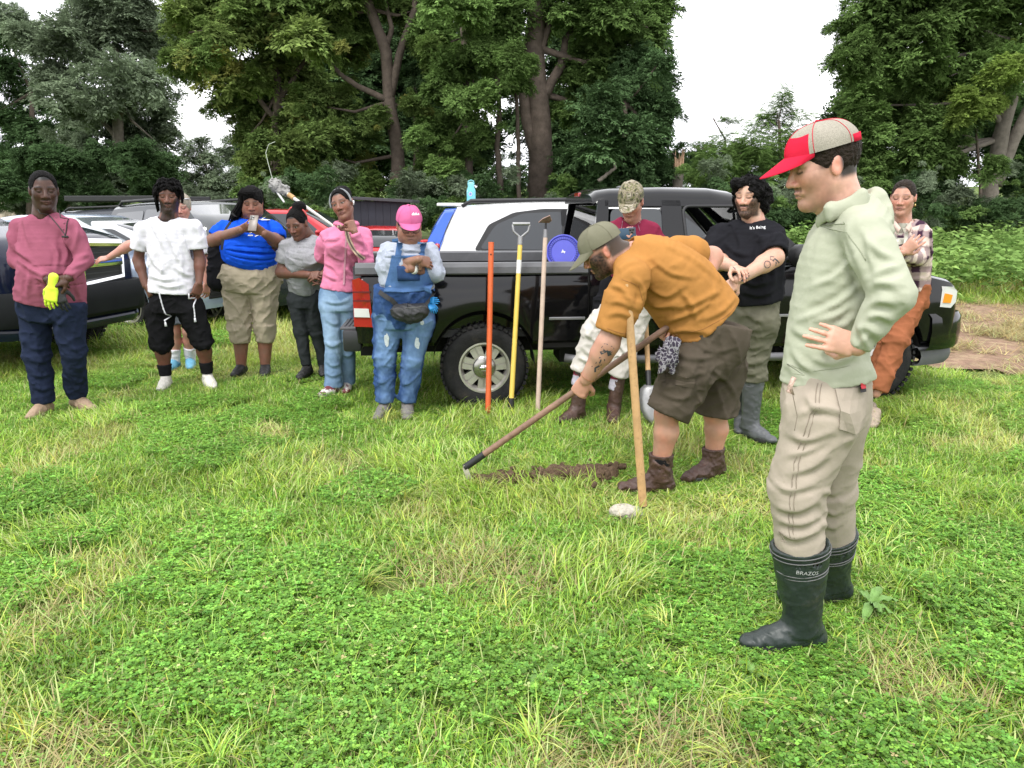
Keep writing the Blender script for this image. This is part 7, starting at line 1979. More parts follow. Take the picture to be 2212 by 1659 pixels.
PEOPLE['overalls'] = o
# ---------------------------------------------------------------- person in the camouflage cap
o = make_person(dict(Y=5.50, yaw=-14, seed=8, label='person in a camouflage cap and maroon tee holding a phone, leaning at the truck',
 torso=[(1371, 612, 0, .165, .12), (1370, 545, 0, .172, .125), (1367, 505, 0, .178, .12), (1366, 485, 0, .145, .09), (1367, 473, 0, .066, .066)],
 armR=dict(s=(1322, 493, .03), e=(1312, 556, -.02), w=(1340, 530, -.28), hand=dict(to=(1350, 506, -.32), back=(-.4, -.8, 0), curl=(.5, .5, .4))),
 armL=dict(s=(1411, 494, -.03), e=(1426, 556, -.06), w=(1378, 535, -.28), hand=dict(to=(1356, 510, -.33), back=(.3, -.9, 0), curl=(.5, .5, .4))),
 legR=dict(h=(1340, 640, 0), k=(1284, 712, -.06), a=(1247, 826, -.06), foot=-50, sock=(cloth('sock_striped', (.42, .40, .46), attr='Col'), .40)), legL=dict(h=(1386, 640, 0), k=(1364, 720, -.04), a=(1327, 836, -.02), foot=-8, sock=(cloth('sock_striped', (.42, .40, .46), attr='Col'), .40)),
 shirt=dict(mat=cloth('tee_maroon', (.19, .022, .050)), sleeve=.62, sr=(.075, .074), neck=.072, fold=.009),
 pelvis=[(1364, 652, 0, .15, .125), (1370, 600, 0, .160, .125)], pants=dict(mat=cloth('pants_ecru', (.52, .49, .45), var=.06), r=(.105, .090, .078), end=1.76, fold=.013, vert=.3),
 shoe=dict(mat=M_leather, sole=mat('sole_dark', (.02, .02, .02), .7), shaft=.30, rs=.050, size=1.02),
 head=dict(c=(1363, 436, -.07), yaw=-22, pitch=30, size=.99, skin=(.40, .21, .155), haircol=(.02, .014, .012), lip=(.42, .18, .17)), neck=.95))
hair(o, 'pulled', M_brown_hair, w=.081, d=.102, t=.09, amp=.002, freq=90, low=-.06, add=((A((.0, -.10, .02)), A((.005, -.145, -.045)), .030, .036), (A((.005, -.145, -.045)), A((.01, -.13, -.10)), .036, .016)))
for so in [c for c in o['root'].children if c.name.startswith('sock')]:
 V = np.array([v.co for v in so.data.vertices]); z = V[:, 2]
 top = z.max(); m = (((top - z) > .035) & ((top - z) < .065)) | (((top - z) > .080) & ((top - z) < .11))
 C = np.where(m[:, None], A((.20, .03, .05)), A((.42, .40, .46)))
 a = so.data.color_attributes.new('Col', 'FLOAT_COLOR', 'POINT'); a.data.foreach_set('color', np.concatenate([C, np.ones((len(C), 1))], 1).astype(np.float32).ravel())
def camo():
 m, nt, b = _new('camouflage'); N, L = nt.nodes, nt.links
 tc = N.new('ShaderNodeTexCoord'); n1 = N.new('ShaderNodeTexNoise'); n1.inputs['Scale'].default_value = 26; n1.inputs['Detail'].default_value = 5; n1.inputs['Distortion'].default_value = 1.2
 L.new(tc.outputs['Object'], n1.inputs['Vector']); r = N.new('ShaderNodeValToRGB'); L.new(n1.outputs[0], r.inputs[0]); r.color_ramp.interpolation = 'CONSTANT'
 e = r.color_ramp.elements; e[0].position = 0; e[0].color = (.030, .026, .018, 1); e[1].position = .40; e[1].color = (.13, .13, .055, 1)
 for p_, c_ in ((.47, (.26, .22, .15, 1)), (.54, (.12, .10, .07, 1)), (.60, (.36, .32, .25, 1)), (.68, (.08, .09, .04, 1))): q = e.new(p_); q.color = c_
 L.new(r.outputs[0], b.inputs['Base Color']); b.inputs['Roughness'].default_value = .85
 return m
M_camo = camo()
cap_hat(o, M_camo, M_camo, brim_len=.076, droop=.34, rx=.091, ry=.110, rz=.110, z0=.034)
J = o['J']
mb = MB()
for s in (-1, 1): mb.tube([p - o['base'] for p in drape_path(o, [J((1367 + s * 15, 478, -.2)), J((1367 + s * 20, 500, -.2))], [o['shirt']], fdir, .003)], .002, 5)
mb.build('lanyard', mat('cord_mauve', (.32, .16, .2), .7), o['root'], smooth=True)
V2 = []; F2 = []
for k in range(6):
 a = k * math.pi / 3; c = (.014 * math.cos(a), .014 * math.sin(a)); n = len(V2); F2.append(list(range(n, n + 8))); V2 += [(c[0] + .008 * math.cos(t), c[1] + .008 * math.sin(t)) for t in np.linspace(0, 2 * math.pi, 8, endpoint=False)]
project(o, 'flower_print', V2, F2, J((1374, 497, -.3)), (1, 0, 0), (0, 0, 1), fdir, [o['shirt']], mat('print_pink', (.60, .30, .33), .7))
crease(o, 'pants', [[(1290, 640), (1310, 690), (1330, 720)], [(1280, 690), (1300, 715), (1325, 740)], [(1262, 720), (1285, 735), (1310, 760)], [(1258, 750), (1275, 765), (1295, 775)], [(1252, 772), (1268, 780), (1285, 784)], [(1340, 745), (1350, 760), (1362, 770)]], .013, .016)
# a dark jacket tied at the hip
V, F = grow([(ec(J((1316, 610, -.02)), J((1292, 690, -.02)), (.050, .035), (.060, .03), u=(1, 0, 0)), 0, 'u'), (ec(J((1292, 690, -.02)), J((1262, 745, .0)), (.060, .03), (.035, .02), u=(1, 0, 0)), .03, 'u')], .009, folds_of(.014, 4, .3, 10.))
o['part']('tied_jacket', V, F, cloth('jacket_black', (.012, .012, .014)))
PEOPLE['camo'] = o
# ---------------------------------------------------------------- man in the black tee
o = make_person(dict(Y=5.00, yaw=-34, seed=9, label='curly-haired person in a black tee and olive trousers, one hand gripping the other forearm',
 torso=[(1624, 648, 0, .205, .165), (1621, 592, -.02, .215, .185), (1621, 535, 0, .205, .15), (1624, 500, 0, .165, .11), (1629, 474, .02, .082, .078)],
 armL=dict(s=(1668, 506, -.10), e=(1673, 556, -.22), w=(1592, 606, -.36), r=(.068, .057, .033), hand=dict(to=(1560, 632, -.36), back=(-.4, -.8, .3))),
 armR=dict(s=(1556, 502, .12), e=(1545, 562, .02), w=(1584, 577, -.30), r=(.068, .057, .034), hand=dict(to=(1616, 588, -.43), back=(.25, -.75, .6), curl=(.45, .6, .4), spread=.1)),
 legL=dict(h=(1643, 692, -.06), k=(1630, 770, -.02), a=(1622, 905, .0), foot=32), legR=dict(h=(1592, 692, .08), k=(1586, 772, .06), a=(1604, 880, .22), foot=-20),
 shirt=dict(mat=cloth('tee_black', (.014, .014, .017)), sleeve=.80, sr=(.098, .094), neck=.082, fold=.012, vert=.5),
 pelvis=[(1618, 705, 0, .175, .14), (1622, 640, 0, .190, .15)], pants=dict(mat=cloth('olive', (.13, .125, .09)), r=(.122, .098, .090), end=1.36, fold=.013),
 shoe=dict(mat=M_rubber_grey, sole=mat('sole_dark', (.02, .02, .02), .7), shaft=.66, rs=.070, size=1.14, top=.12),
 head=dict(c=(1617, 424, -.02), yaw=-36, pitch=9, size=1.0, skin=(.52, .31, .225), haircol=BLK, beard=.92, beardcol=(.030, .020, .016), lip=(.48, .22, .19), nose=1.1), neck=1.1, hand=1.05))
hair(o, 'curly', M_black_hair, w=.099, d=.112, t=.096, extra=(((.05, -.08, -.03), (.075, .075, .10)), ((-.05, -.07, -.03), (.07, .07, .09)), ((-.05, .05, .085), (.05, .045, .04))), amp=.011, freq=42, stretch=1.)
rnd = random.Random(11); pa = []
for i in range(520):
 a = rnd.uniform(0, 2 * math.pi); e = rnd.uniform(-.75, 1.5)
 dx, dy, dz = math.cos(e) * math.sin(a), math.cos(e) * math.cos(a), math.sin(e)
 if dy > .18 and dz < .62 and abs(dx) < .88: continue
 R = (.100, .112, .096 if dz > 0 else .135); c = A((dx * R[0], -.022 + dy * R[1], .030 + dz * R[2])); k = rnd.uniform(.85, 1.13); c = A((c[0] * k, (c[1] + .022) * k - .022, (c[2] - .03) * k + .03))
 t1 = nrm((rnd.gauss(0, 1), rnd.gauss(0, 1), rnd.gauss(0, 1))); t2 = nrm(np.cross(t1, (dx, dy, dz + .01))); r = rnd.uniform(.008, .014); ph = rnd.uniform(0, 6)
 pa.append(([tuple(c + t1 * r * math.cos(ph + q * .95) + t2 * r * math.sin(ph + q * .95) + A((0, 0, -.005 * q))) for q in range(6)], rnd.uniform(.0022, .0036)))
locks(o, pa, .003, M_black_hair, n=4, name='curl')
J = o['J']
V2, F2 = text_polys("It's Being", .026); V2 = [(p[0], p[1] + .10 * p[0]) for p in V2]
project(o, 'chest_print', V2, F2, J((1640, 492, -.2)), (.9, -.25, 0), (0, 0, 1), (.2, 1, 0), [o['shirt']], M_white_print)
def tattoo(o, name, c, shapes, xdir, ydir, thr):
 for V2, F2 in shapes: project(o, name, V2, F2, c, xdir, ydir, thr, [o['body']], M_ink, .0015)
el, wr = o['arms']['L'][1], o['arms']['L'][2]; ad = nrm(wr - el); up_ = nrm(np.cross(ad, (0, 1, 0)))
R_ = .022; star = [(R_ * math.sin(k * 4 * math.pi / 5), R_ * math.cos(k * 4 * math.pi / 5)) for k in range(6)]
crease(o, 'shirt', [[(1560, 520), (1590, 545), (1620, 550)], [(1650, 520), (1640, 560), (1645, 600)], [(1600, 600), (1630, 615), (1670, 605)], [(1605, 630), (1640, 638), (1670, 628)], [(1675, 500), (1668, 520), (1655, 530)], [(1590, 500), (1600, 530), (1595, 560), .7], [(1660, 560), (1672, 590), (1670, 620)]], .011, .016)
crease(o, 'pants', [[(1610, 670), (1630, 690), (1650, 695)], [(1605, 740), (1625, 752), (1650, 745)], [(1602, 775), (1620, 785), (1645, 778)], [(1600, 800), (1620, 808), (1642, 802)]], .010, .016)
tattoo(o, 'tattoo', lerp(el, wr, .28), [strip2([(R_ * math.cos(t), R_ * math.sin(t)) for t in np.linspace(0, 6.3, 20)], .004), strip2(star, .003)], ad, up_, (0, 1, 0))
tattoo(o, 'tattoo', lerp(el, wr, .04) + up_ * .012, [strip2([(-.01, .02), (.0, .0), (.012, -.02), (.03, -.018), (.012, .01), (.02, .028)], .009), strip2([(.01, -.03), (.03, -.045), (.045, -.03), (.03, -.02)], .004)], ad, up_, (0, 1, 0))
tattoo(o, 'tattoo', lerp(el, wr, .84), [strip2([(-.035, .0), (-.01, .012), (.01, -.006), (.035, .01)], .012), strip2([(-.03, -.014), (.03, -.018)], .007)], ad, up_, (0, 1, 0))
el, wr = o['arms']['R'][1], o['arms']['R'][2]; ad = nrm(wr - el)
tattoo(o, 'tattoo', lerp(el, wr, .6) + A((0, 0, -.01)), [strip2([(-.05, -.006), (-.02, .004), (.0, -.006), (.04, .004)], .012)], ad, (0, 0, 1), (0, 1, 0))
PEOPLE['black'] = o
# ---------------------------------------------------------------- woman in plaid
o = make_person(dict(Y=5.48, yaw=-40, seed=10, label='person in a purple plaid shirt and rust trousers with folded arms by the front fender',
 torso=[(1966, 622, .05, .142, .115), (1962, 575, .03, .152, .125), (1958, 535, 0, .168, .13), (1955, 496, 0, .140, .09), (1951, 480, 0, .064, .064)],
 armL=dict(s=(1989, 502, -.10), e=(1986, 556, -.14), w=(1944, 548, -.34), r=(.046, .038, .026), hand=dict(to=(1925, 540, -.32), back=(-.3, -.9, 0))),
 armR=dict(s=(1927, 500, .10), e=(1922, 556, -.04), w=(1950, 545, -.36), r=(.046, .038, .026), hand=dict(to=(1976, 524, -.38), back=(.1, -.9, .4), curl=(.15, .25, .2))),
 legL=dict(h=(1972, 648, .02), k=(1938, 728, -.10), a=(1893, 850, -.14), foot=-30), legR=dict(h=(1950, 648, .05), k=(1922, 732, .0), a=(1882, 850, .02), foot=-50),
 shirt=dict(mat=cloth('plaid', (.5, .4, .4), attr='Col'), sleeve=1.90, sr=(.066, .060, .042), neck=.074, vneck=.06, vw=.4, fold=.011, paint=plaid_paint),
 pelvis=[(1958, 660, .04, .140, .12), (1965, 612, .05, .145, .12)], pants=dict(mat=cloth('rust', (.29, .105, .050)), r=(.100, .080, .078), end=1.93, fold=.013),
 shoe=dict(mat=mat('boot_beige', (.30, .24, .18), .75, var=(40, .35)), sole=mat('sole_dark', (.02, .02, .02), .7), laces=mat('lace_tan', (.25, .18, .12), .8)),
 head=dict(c=(1951, 427, -.03), yaw=-36, pitch=9, size=.97, skin=(.47, .25, .18), haircol=(.04, .026, .020), brow=.7, lip=(.46, .18, .16)), neck=.92))
hair(o, 'pulled', M_brown_hair, w=.0795, d=.1005, t=.0915, amp=.0016, freq=90, add=(((.0, -.115, .0), (.035, .03, .035)),))
J = o['J']
mb = MB()
for s in (-1, 1):
 a = [J((1951 + s * 5, 492, -.12)), J((1951 + s * 16, 478, -.06)), J((1951 + s * 20, 473, .02)), J((1951 + s * 8, 468, .09))]
 b = [p + A((s * .020, -.012, -.040)) for p in a]
 mb.grid([[tuple(p - o['base']) for p in a], [tuple((p + q) / 2 + A((s * .008, -.008, .004)) - o['base']) for p, q in zip(a, b)], [tuple(p - o['base']) for p in b]])
co = mb.build('collar', cloth('collar_cream', (.52, .40, .34)), o['shirt'], smooth=True); co.modifiers.new('thick', 'SOLIDIFY').thickness = .005
V2, F2 = fine([(-.05, -.09), (.05, -.09), (.045, .05), (-.045, .05)], [[0, 1, 2, 3]], 3)
project(o, 'undershirt', V2, F2, J((1938, 500, -.3)), (.8, -.6, 0), (0, 0, 1), (.5, .8, 0), [o['shirt'], o['body']], cloth('undershirt', (.46, .45, .38)), .004)
mb = MB(); e0 = to_world(A((.082, -.004, -.045))[None], o['fr'], .97)[0] - o['base']; mb.tube([e0, e0 + A((0, 0, -.016))], [.003, .005], 6); mb.build('earring', M_gold, o['root'], smooth=True)
# ---------------------------------------------------------------- bending man with the hoe
o = make_person(dict(Y=4.08, yaw=-90, seed=12, hc=.0085, label='bending person in a mustard tee and olive shorts working a hoe',
 torso=[(1530, 698, 0, .195, .212), (1487, 646, 0, .205, .220), (1443, 600, 0, .215, .206), (1408, 569, .0, .205, .175), (1372, 553, 0, .150, .125), (1346, 545, 0, .085, .085)],
 armL=dict(s=(1366, 592, -.21), e=(1313, 742, -.24), w=(1266, 820, -.17), r=(.070, .060, .036), sr=(.118, .098), sleeve=.82, hand=dict(to=(1246, 852, -.14), back=(-.25, -.85, .35), curl=(1.0, 1.3, .8), thumb_in=.9)),
 armR=dict(s=(1466, 535, .20), e=(1538, 556, .30), w=(1455, 712, .02), r=(.068, .060, .036), sr=(.110, .100), sleeve=.62, hand=dict(to=(1432, 738, -.06), back=(.5, .8, .1), curl=(1.0, 1.3, .8), thumb_in=.9)),
 legL=dict(h=(1492, 792, -.10), k=(1440, 893, -.11), a=(1424, 1012, -.10), foot=-88, sock=(cloth('sock_black', (.012, .012, .013)), .22)), legR=dict(h=(1562, 782, .10), k=(1545, 893, .12), a=(1540, 992, .13), foot=-60, sock=(cloth('sock_black', (.012, .012, .013)), .22)),
 shirt=dict(mat=cloth('tee_mustard', (.37, .175, .050), var=.10), sleeve=.75, sr=(.13, .11), neck=.088, vneck=.0, vw=.5, fold=.0065, vert=.8, freq=5.5),
 pelvis=[(1512, 800, 0, .170, .165), (1525, 755, 0, .190, .192), (1546, 690, 0, .185, .19)], pants=dict(name='shorts', mat=cloth('shorts_olive', (.078, .064, .048)), r=(.142, .132), end=.96, fold=.012, lumps=[((1578, 738, -.06), (.10, .08, .10)), ((1578, 738, .08), (.10, .08, .10))]),
 shoe=dict(mat=M_leather, sole=mat('sole_dark', (.02, .02, .02), .7), shaft=.26, rs=.058, size=1.16, top=.12, fold=.006), legr=(.094, .064, .043),
 head=dict(c=(1301, 543, -.02), yaw=-90, pitch=30, size=1.06, skin=(.45, .235, .165), haircol=(.06, .04, .028), beard=.97, beardcol=(.018, .012, .010), lip=(.42, .18, .15), side=.012, blush=1.3), neck=1.15, hand=1.1))
M_capo = cloth('cap_olive', (.155, .150, .105), var=.12)
cap_hat(o, M_capo, M_capo, brim_len=.085, droop=.50, rx=.091, ry=.112, rz=.100, z0=.036)
J = o['J']
el, wr = o['arms']['L'][1], o['arms']['L'][2]; sp = o['arms']['L'][0]; ad = nrm(wr - el)
for t0, shp in ((.12, [strip2([(-.03, .02), (.0, .01), (.02, .03)], .022), strip2([(-.03, -.02), (.01, -.005), (.03, -.02)], .018), strip2([(-.005, -.03), (.0, .03)], .014)]), (.42, [strip2([(-.02, .018), (.02, .018), (.022, -.012), (-.02, -.012), (-.02, .018)], .004), strip2([(-.012, .0), (.012, .004)], .006)]), (.62, [strip2([(-.022, .012), (.0, .0), (.022, .012)], .010), strip2([(.0, .02), (.0, -.02)], .006)])):
 for V2, F2 in shp: project(o, 'tattoo', V2, F2, lerp(el, wr, t0), ad, nrm(np.cross(ad, (0, 1, 0))), (0, 1, 0), [o['body']], M_ink, .0015)
mb = MB(); c = wr - ad * .02 - o['base']; rg = []
a1 = nrm(np.cross(ad, (0, 1, 0))); a2 = np.cross(ad, a1)
mb.tube([c + (a1 * math.cos(t) + a2 * math.sin(t)) * .041 for t in np.linspace(0, 2 * math.pi, 20)], .0025, 5); mb.build('bracelet', mat('bead_brown', (.30, .14, .06), .4), o['root'], smooth=True)
crease(o, 'shirt', [[(1318, 616), (1346, 625), (1365, 658)], [(1379, 690), (1420, 708), (1439, 727)], [(1434, 722), (1476, 713), (1531, 718)], [(1439, 695), (1494, 676), (1531, 653)], [(1457, 667), (1504, 653), (1550, 630)], [(1476, 634), (1494, 658), (1504, 690)], [(1388, 644), (1420, 662), (1467, 658)],
 [(1314, 681), (1337, 676), (1365, 685), .7], [(1318, 653), (1342, 653), (1369, 667), .7], [(1372, 600), (1390, 630), (1385, 668)], [(1410, 560), (1450, 590), (1500, 600), .6], [(1440, 530), (1500, 560), (1560, 610), .5], [(1400, 620), (1440, 640), (1480, 615), .7], [(1520, 690), (1560, 672), (1590, 640), .7], [(1460, 735), (1510, 735), (1560, 705), .7], [(1330, 590), (1350, 570), (1385, 560), .5]], .013, .015)
crease(o, 'pants', [[(1450, 760), (1500, 775), (1560, 765)], [(1440, 800), (1480, 815), (1530, 800)], [(1430, 850), (1470, 862), (1500, 850), .8], [(1540, 800), (1575, 830), (1590, 860), .8], [(1500, 740), (1540, 760), (1590, 750), .7], [(1525, 775), (1520, 830), (1512, 875), 1.2]], .009, .014)
M_st = mat('stitch_mustard', (.27, .12, .03), .9)
seam(o, 'shirt', [[(1306, 702), (1335, 712), (1366, 716)], [(1466, 728), (1520, 712), (1570, 686), (1600, 664)], [(1338, 600), (1372, 612), (1384, 650), (1378, 690)]], .0018, M_st, dy=-.2)
# bandana hanging from the pocket
def paisley():
 m, nt, b = _new('bandana'); N, L = nt.nodes, nt.links
 tc = N.new('ShaderNodeTexCoord'); v = N.new('ShaderNodeTexVoronoi'); v.feature = 'DISTANCE_TO_EDGE'; v.inputs['Scale'].default_value = 45
 n1 = N.new('ShaderNodeTexNoise'); n1.inputs['Scale'].default_value = 50; L.new(tc.outputs['Object'], n1.inputs['Vector'])
 mxv = N.new('ShaderNodeMixRGB'); mxv.inputs[0].default_value = .03; L.new(tc.outputs['Object'], mxv.inputs[1]); L.new(n1.outputs['Color'], mxv.inputs[2]); L.new(mxv.outputs[0], v.inputs['Vector'])
 r = N.new('ShaderNodeValToRGB'); L.new(v.outputs['Distance'], r.inputs[0]); e = r.color_ramp.elements; e[0].position = .05; e[0].color = (.26, .25, .27, 1); e[1].position = .11; e[1].color = (.030, .022, .040, 1)
 L.new(r.outputs[0], b.inputs['Base Color']); b.inputs['Roughness'].default_value = .9
 return m
V, F = grow([(ec(J((1455, 738, -.24)), J((1444, 778, -.26)), (.036, .020), (.046, .018), u=(1, 0, 0)), 0, 'u'), (ec(J((1440, 770, -.26)), J((1430, 805, -.26)), (.022, .012), (.012, .010), u=(1, 0, 0)), .012, 'u'), (ec(J((1452, 772, -.26)), J((1455, 800, -.26)), (.020, .012), (.012, .010), u=(1, 0, 0)), .012, 'u')], .007, folds_of(.012, 6, .4, 18.))
o['part']('bandana', V, F, paisley())
# cargo pocket flap
V2, F2 = fine([(-.10, -.02), (.08, -.05), (.085, .0), (-.095, .035)], [[0, 1, 2, 3]], 3)
pk = project(o, 'pocket_flap', V2, F2, J((1462, 815, -.20)), (1, 0, 0), (0, 0, 1), (0, 1, 0), [o['pants']], cloth('shorts_olive', (.078, .064, .048)), .006)
pk.modifiers.new('thick', 'SOLIDIFY').thickness = .006
PEOPLE['hoe'] = o
# ---------------------------------------------------------------- near man in the sage hoodie
M_sage = cloth('hoodie_sage', (.385, .400, .305), var=.05)
o = make_person(dict(Y=2.50, yaw=-88, seed=13, hc=.0070, h=.009, hh=.0038, label='tall person in a sage hooded shirt, red-brimmed cap and rubber boots, hand on hip',
 torso=[(1788, 815, 0, .170, .160), (1784, 745, 0, .160, .134), (1800, 650, 0, .170, .132), (1826, 550, 0, .182, .137), (1846, 486, 0, .165, .108), (1822, 436, 0, .078, .078)],
 armL=dict(s=(1864, 488, -.17), e=(1926, 632, -.27), w=(1852, 748, -.22), r=(.056, .047, .031), hand=dict(to=(1760, 722, -.215), back=(.0, -1, .1), curl=(.14, .24, .16), spread=.075, size=.98, thumb=-1, thumb_in=1.7)),
 armR=dict(s=(1842, 480, .17), e=(1905, 625, .30), w=(1830, 742, .22), hand=dict(to=(1770, 730, .20), back=(0, 1, .1))),
 legL=dict(h=(1776, 900, -.08), k=(1722, 1045, -.09), a=(1735, 1318, -.06), foot=-86), legR=dict(h=(1800, 900, .08), k=(1790, 1050, .14), a=(1796, 1258, .28), foot=-84),
 shirt=dict(name='hooded_shirt', mat=M_sage, sleeve=1.93, sr=(.080, .069, .042), neck=.082, vneck=.02, fold=.0055, vert=.9, freq=6.0),
 pelvis=[(1778, 905, 0, .150, .145), (1782, 862, 0, .160, .155), (1786, 800, 0, .158, .140)], pants=dict(mat=cloth('work_khaki', (.36, .31, .25), var=.08), r=(.132, .102, .094), end=1.47, fold=.0055, vert=.9, freq=7.),
 shoe=dict(mat=M_rubber, sole=mat('sole_dark', (.02, .02, .02), .7), shaft=.54, rs=.091, size=1.14, top=.12, fold=.003, wide=1.05), legr=(.09, .06, .042),
 head=dict(c=(1776, 360, 0), yaw=-89, pitch=16, size=1.03, skin=(.58, .325, .24), haircol=(.030, .022, .017), beard=.36, bline=-.026, beardcol=(.17, .085, .055), mous=2.6, lip=(.50, .22, .18), side=-.012, blush=1.2), neck=1.0, hand=1.08))
hair(o, 'short', M_brown_hair, w=.083, d=.105, t=.088, fz=-.03, amp=.003, freq=110, h=.004, low=-.072)
M_mesh = mat('cap_mesh', (.31, .285, .235), .9, spec=.1, var=(260, .3), bump=(380, .25, 1)); M_red = cloth('cap_red', (.54, .018, .045), var=.06)
crn = cap_hat(o, M_mesh, M_red, brim_len=.088, droop=.42, rx=.0895, ry=.113, rz=.083, z0=.050, front_m=M_red)
sn = MB(); rg = [to_world(A((.0912 * math.sin(a), -.010 - .1155 * math.cos(a), .058))[None], o['fr'], 1.03)[0] - o['base'] for a in np.linspace(-.95, .95, 16)]
up_ = A(o['fr'][1][2])
sn.grid([[tuple(p - up_ * .010) for p in rg], [tuple(p + up_ * .014) for p in rg]]); so = sn.build('snap_strap', M_red, crn, smooth=True); so.modifiers.new('thick', 'SOLIDIFY').thickness = .003
J = o['J']
# hood lying on the shoulders
V, F = grow([(ec(J((1792, 460, -.085)), J((1862, 438, -.085)), (.022, .009), (.030, .012), u=(0, 0, 1)), 0, 'u'), (ec(J((1792, 460, .085)), J((1862, 438, .085)), (.022, .009), (.030, .012), u=(0, 0, 1)), 0, 'u'),
    (ec(J((1792, 460, -.085)), J((1772, 478, 0)), (.022, .009), (.018, .009), u=(0, 0, 1)), .02, 'u'), (ec(J((1792, 460, .085)), J((1772, 478, 0)), (.022, .009), (.018, .009), u=(0, 0, 1)), .02, 'u'),
    (ec(J((1862, 438, -.085)), J((1888, 448, 0)), (.032, .014), (.042, .020), u=(0, 0, 1)), .03, 'u'), (ec(J((1862, 438, .085)), J((1888, 448, 0)), (.032, .014), (.042, .020), u=(0, 0, 1)), .03, 'u'), (ell(J((1898, 474, 0)), (.030, .085, .055)), .04, 'u')], .0055, folds_of(.0035, 8, 1.5, 9.))
o['part']('hood', V, F, M_sage, None, o['shirt'])
crease(o, 'shirt', [[(1822, 470), (1838, 530), (1855, 565)], [(1850, 560), (1862, 600), (1874, 632)], [(1872, 606), (1806, 659), (1715, 694)], [(1876, 628), (1816, 677), (1764, 691)], [(1865, 649), (1834, 691), (1816, 705)], [(1703, 705), (1736, 723), (1770, 735)], [(1711, 754), (1729, 782), (1756, 800)], [(1790, 470), (1770, 520), (1756, 570), .5], [(1840, 560), (1800, 600), (1745, 620), .7], [(1760, 775), (1800, 785), (1850, 765), .8],
 [(1872, 662), (1900, 650), (1932, 654)], [(1872, 688), (1898, 680), (1926, 690)], [(1872, 624), (1898, 610), (1936, 615)], [(1850, 712), (1872, 706), (1904, 722)], [(1884, 598), (1912, 582), (1940, 575), .8], [(1868, 735), (1880, 722), (1900, 735), .7], [(1880, 520), (1900, 545), (1925, 555), .6], [(1870, 500), (1876, 540), (1888, 580), .6], [(1690, 760), (1700, 790), (1720, 810), .6], [(1850, 690), (1862, 720), (1880, 770), .8]], .012, .012)
crease(o, 'pants', [[(1729, 893), (1780, 879), (1845, 901)], [(1708, 1023), (1751, 1009), (1785, 985)], [(1672, 1045), (1708, 1059), (1758, 1045)], [(1679, 1095), (1722, 1102), (1765, 1081)], [(1679, 1146), (1722, 1160), (1775, 1139), 1.3], [(1682, 1124), (1729, 1131), (1773, 1113)], [(1690, 930), (1740, 950), (1800, 930)], [(1695, 985), (1740, 975), (1790, 950), .8], [(1740, 850), (1760, 880), (1800, 890), .7], [(1780, 1100), (1800, 1110), (1815, 1100), .8], [(1780, 1060), (1798, 1066), (1815, 1058), .7], [(1778, 1130), (1798, 1140), (1815, 1128), .8], [(1830, 900), (1845, 930), (1835, 960), .8]], .010, .012)
M_st = mat('stitch_khaki', (.24, .20, .155), .9)
seam(o, 'pants', [[(1786, 838), (1758, 901), (1724, 1009), (1712, 1095), (1716, 1172)], [(1793, 838), (1765, 901), (1731, 1009), (1719, 1095), (1723, 1172)], [(1712, 850), (1722, 900), (1716, 930)], [(1686, 1168), (1722, 1176), (1772, 1166)]], .0016, M_st, dy=-.2)
seam(o, 'shirt', [[(1822, 478), (1836, 520), (1852, 560)], [(1712, 806), (1770, 816), (1850, 797)]], .0018, mat('stitch_sage', (.30, .32, .23), .9), dy=-.2)
# hip pocket, label, key cord, boot print
T = [o['pants']]
V2, F2 = fine([(-.055, -.065), (.0, -.085), (.055, -.065), (.060, .055), (-.060, .055)], [[0, 1, 2, 3, 4]], 3)
pk = project(o, 'hip_pocket', V2, F2, J((1836, 872, -.14)), (1, 0, 0), (0, 0, 1), (0, 1, 0), T, cloth('work_khaki_dark', (.33, .285, .23)), .008); pk.modifiers.new('thick', 'SOLIDIFY').thickness = .004
V2, F2 = fine([(-.013, -.020), (.013, -.020), (.013, .020), (-.013, .020)], [[0, 1, 2, 3]], 1); lb = project(o, 'label_patch', V2, F2, J((1855, 828, -.12)), (1, 0, 0), (0, 0, 1), (0, 1, 0), [o['pants'], pk], mat('patch_black', (.015, .012, .012), .7), .014)
V2, F2 = fine([(-.010, -.008), (.010, -.008), (.010, .008), (-.010, .008)], [[0, 1, 2, 3]], 1); project(o, 'label_badge', V2, F2, J((1855, 828, -.12)), (1, 0, 0), (0, 0, 1), (0, 1, 0), [o['pants'], pk], mat('patch_red', (.45, .02, .03), .7), .017, lb)
cord = [J((1716, 815, -.22)), J((1706, 836, -.225)), J((1712, 852, -.225)), J((1702, 842, -.225))]
mb = MB(); mb.tube([p - o['base'] for p in cord], .008, 7); mb.build('key_cord', mat('cord_braid', (.42, .30, .24), .8, var=(120, .6)), o['root'], smooth=True)
V2, F2 = text_polys('BRAZOS', .020); bt = [c for c in o['root'].children if c.name.startswith('boot')]
project(o, 'boot_print', V2, F2, J((1746, 1240, -.16)), (1, 0, 0), (0, 0, 1), (0, 1, 0), bt, mat('print_grey', (.42, .42, .42), .6), .002, bt[0])
for k, leg in enumerate(('L', 'R')):
 hp, kn, an, r, g = o['legs'][leg]; top = lerp(an, kn, .54); mb = MB(); ax_ = nrm(top - an); s1 = nrm(np.cross(ax_, (0, 1, 0))); s2 = np.cross(ax_, s1)
 for dz in (.012, .030, .085, .098):
  rr_ = .091 * 1.01 - dz * .14
  mb.tube([top - ax_ * dz + (s1 * math.cos(t) * (rr_ + .003) * 1.08 + s2 * math.sin(t) * (rr_ + .003)) - o['base'] for t in np.linspace(0, 2 * math.pi, 33)], .0022, 5)
 mb.build('boot_ridge', mat('boot_ridge', (.12, .12, .12), .5), bt[k], smooth=True)
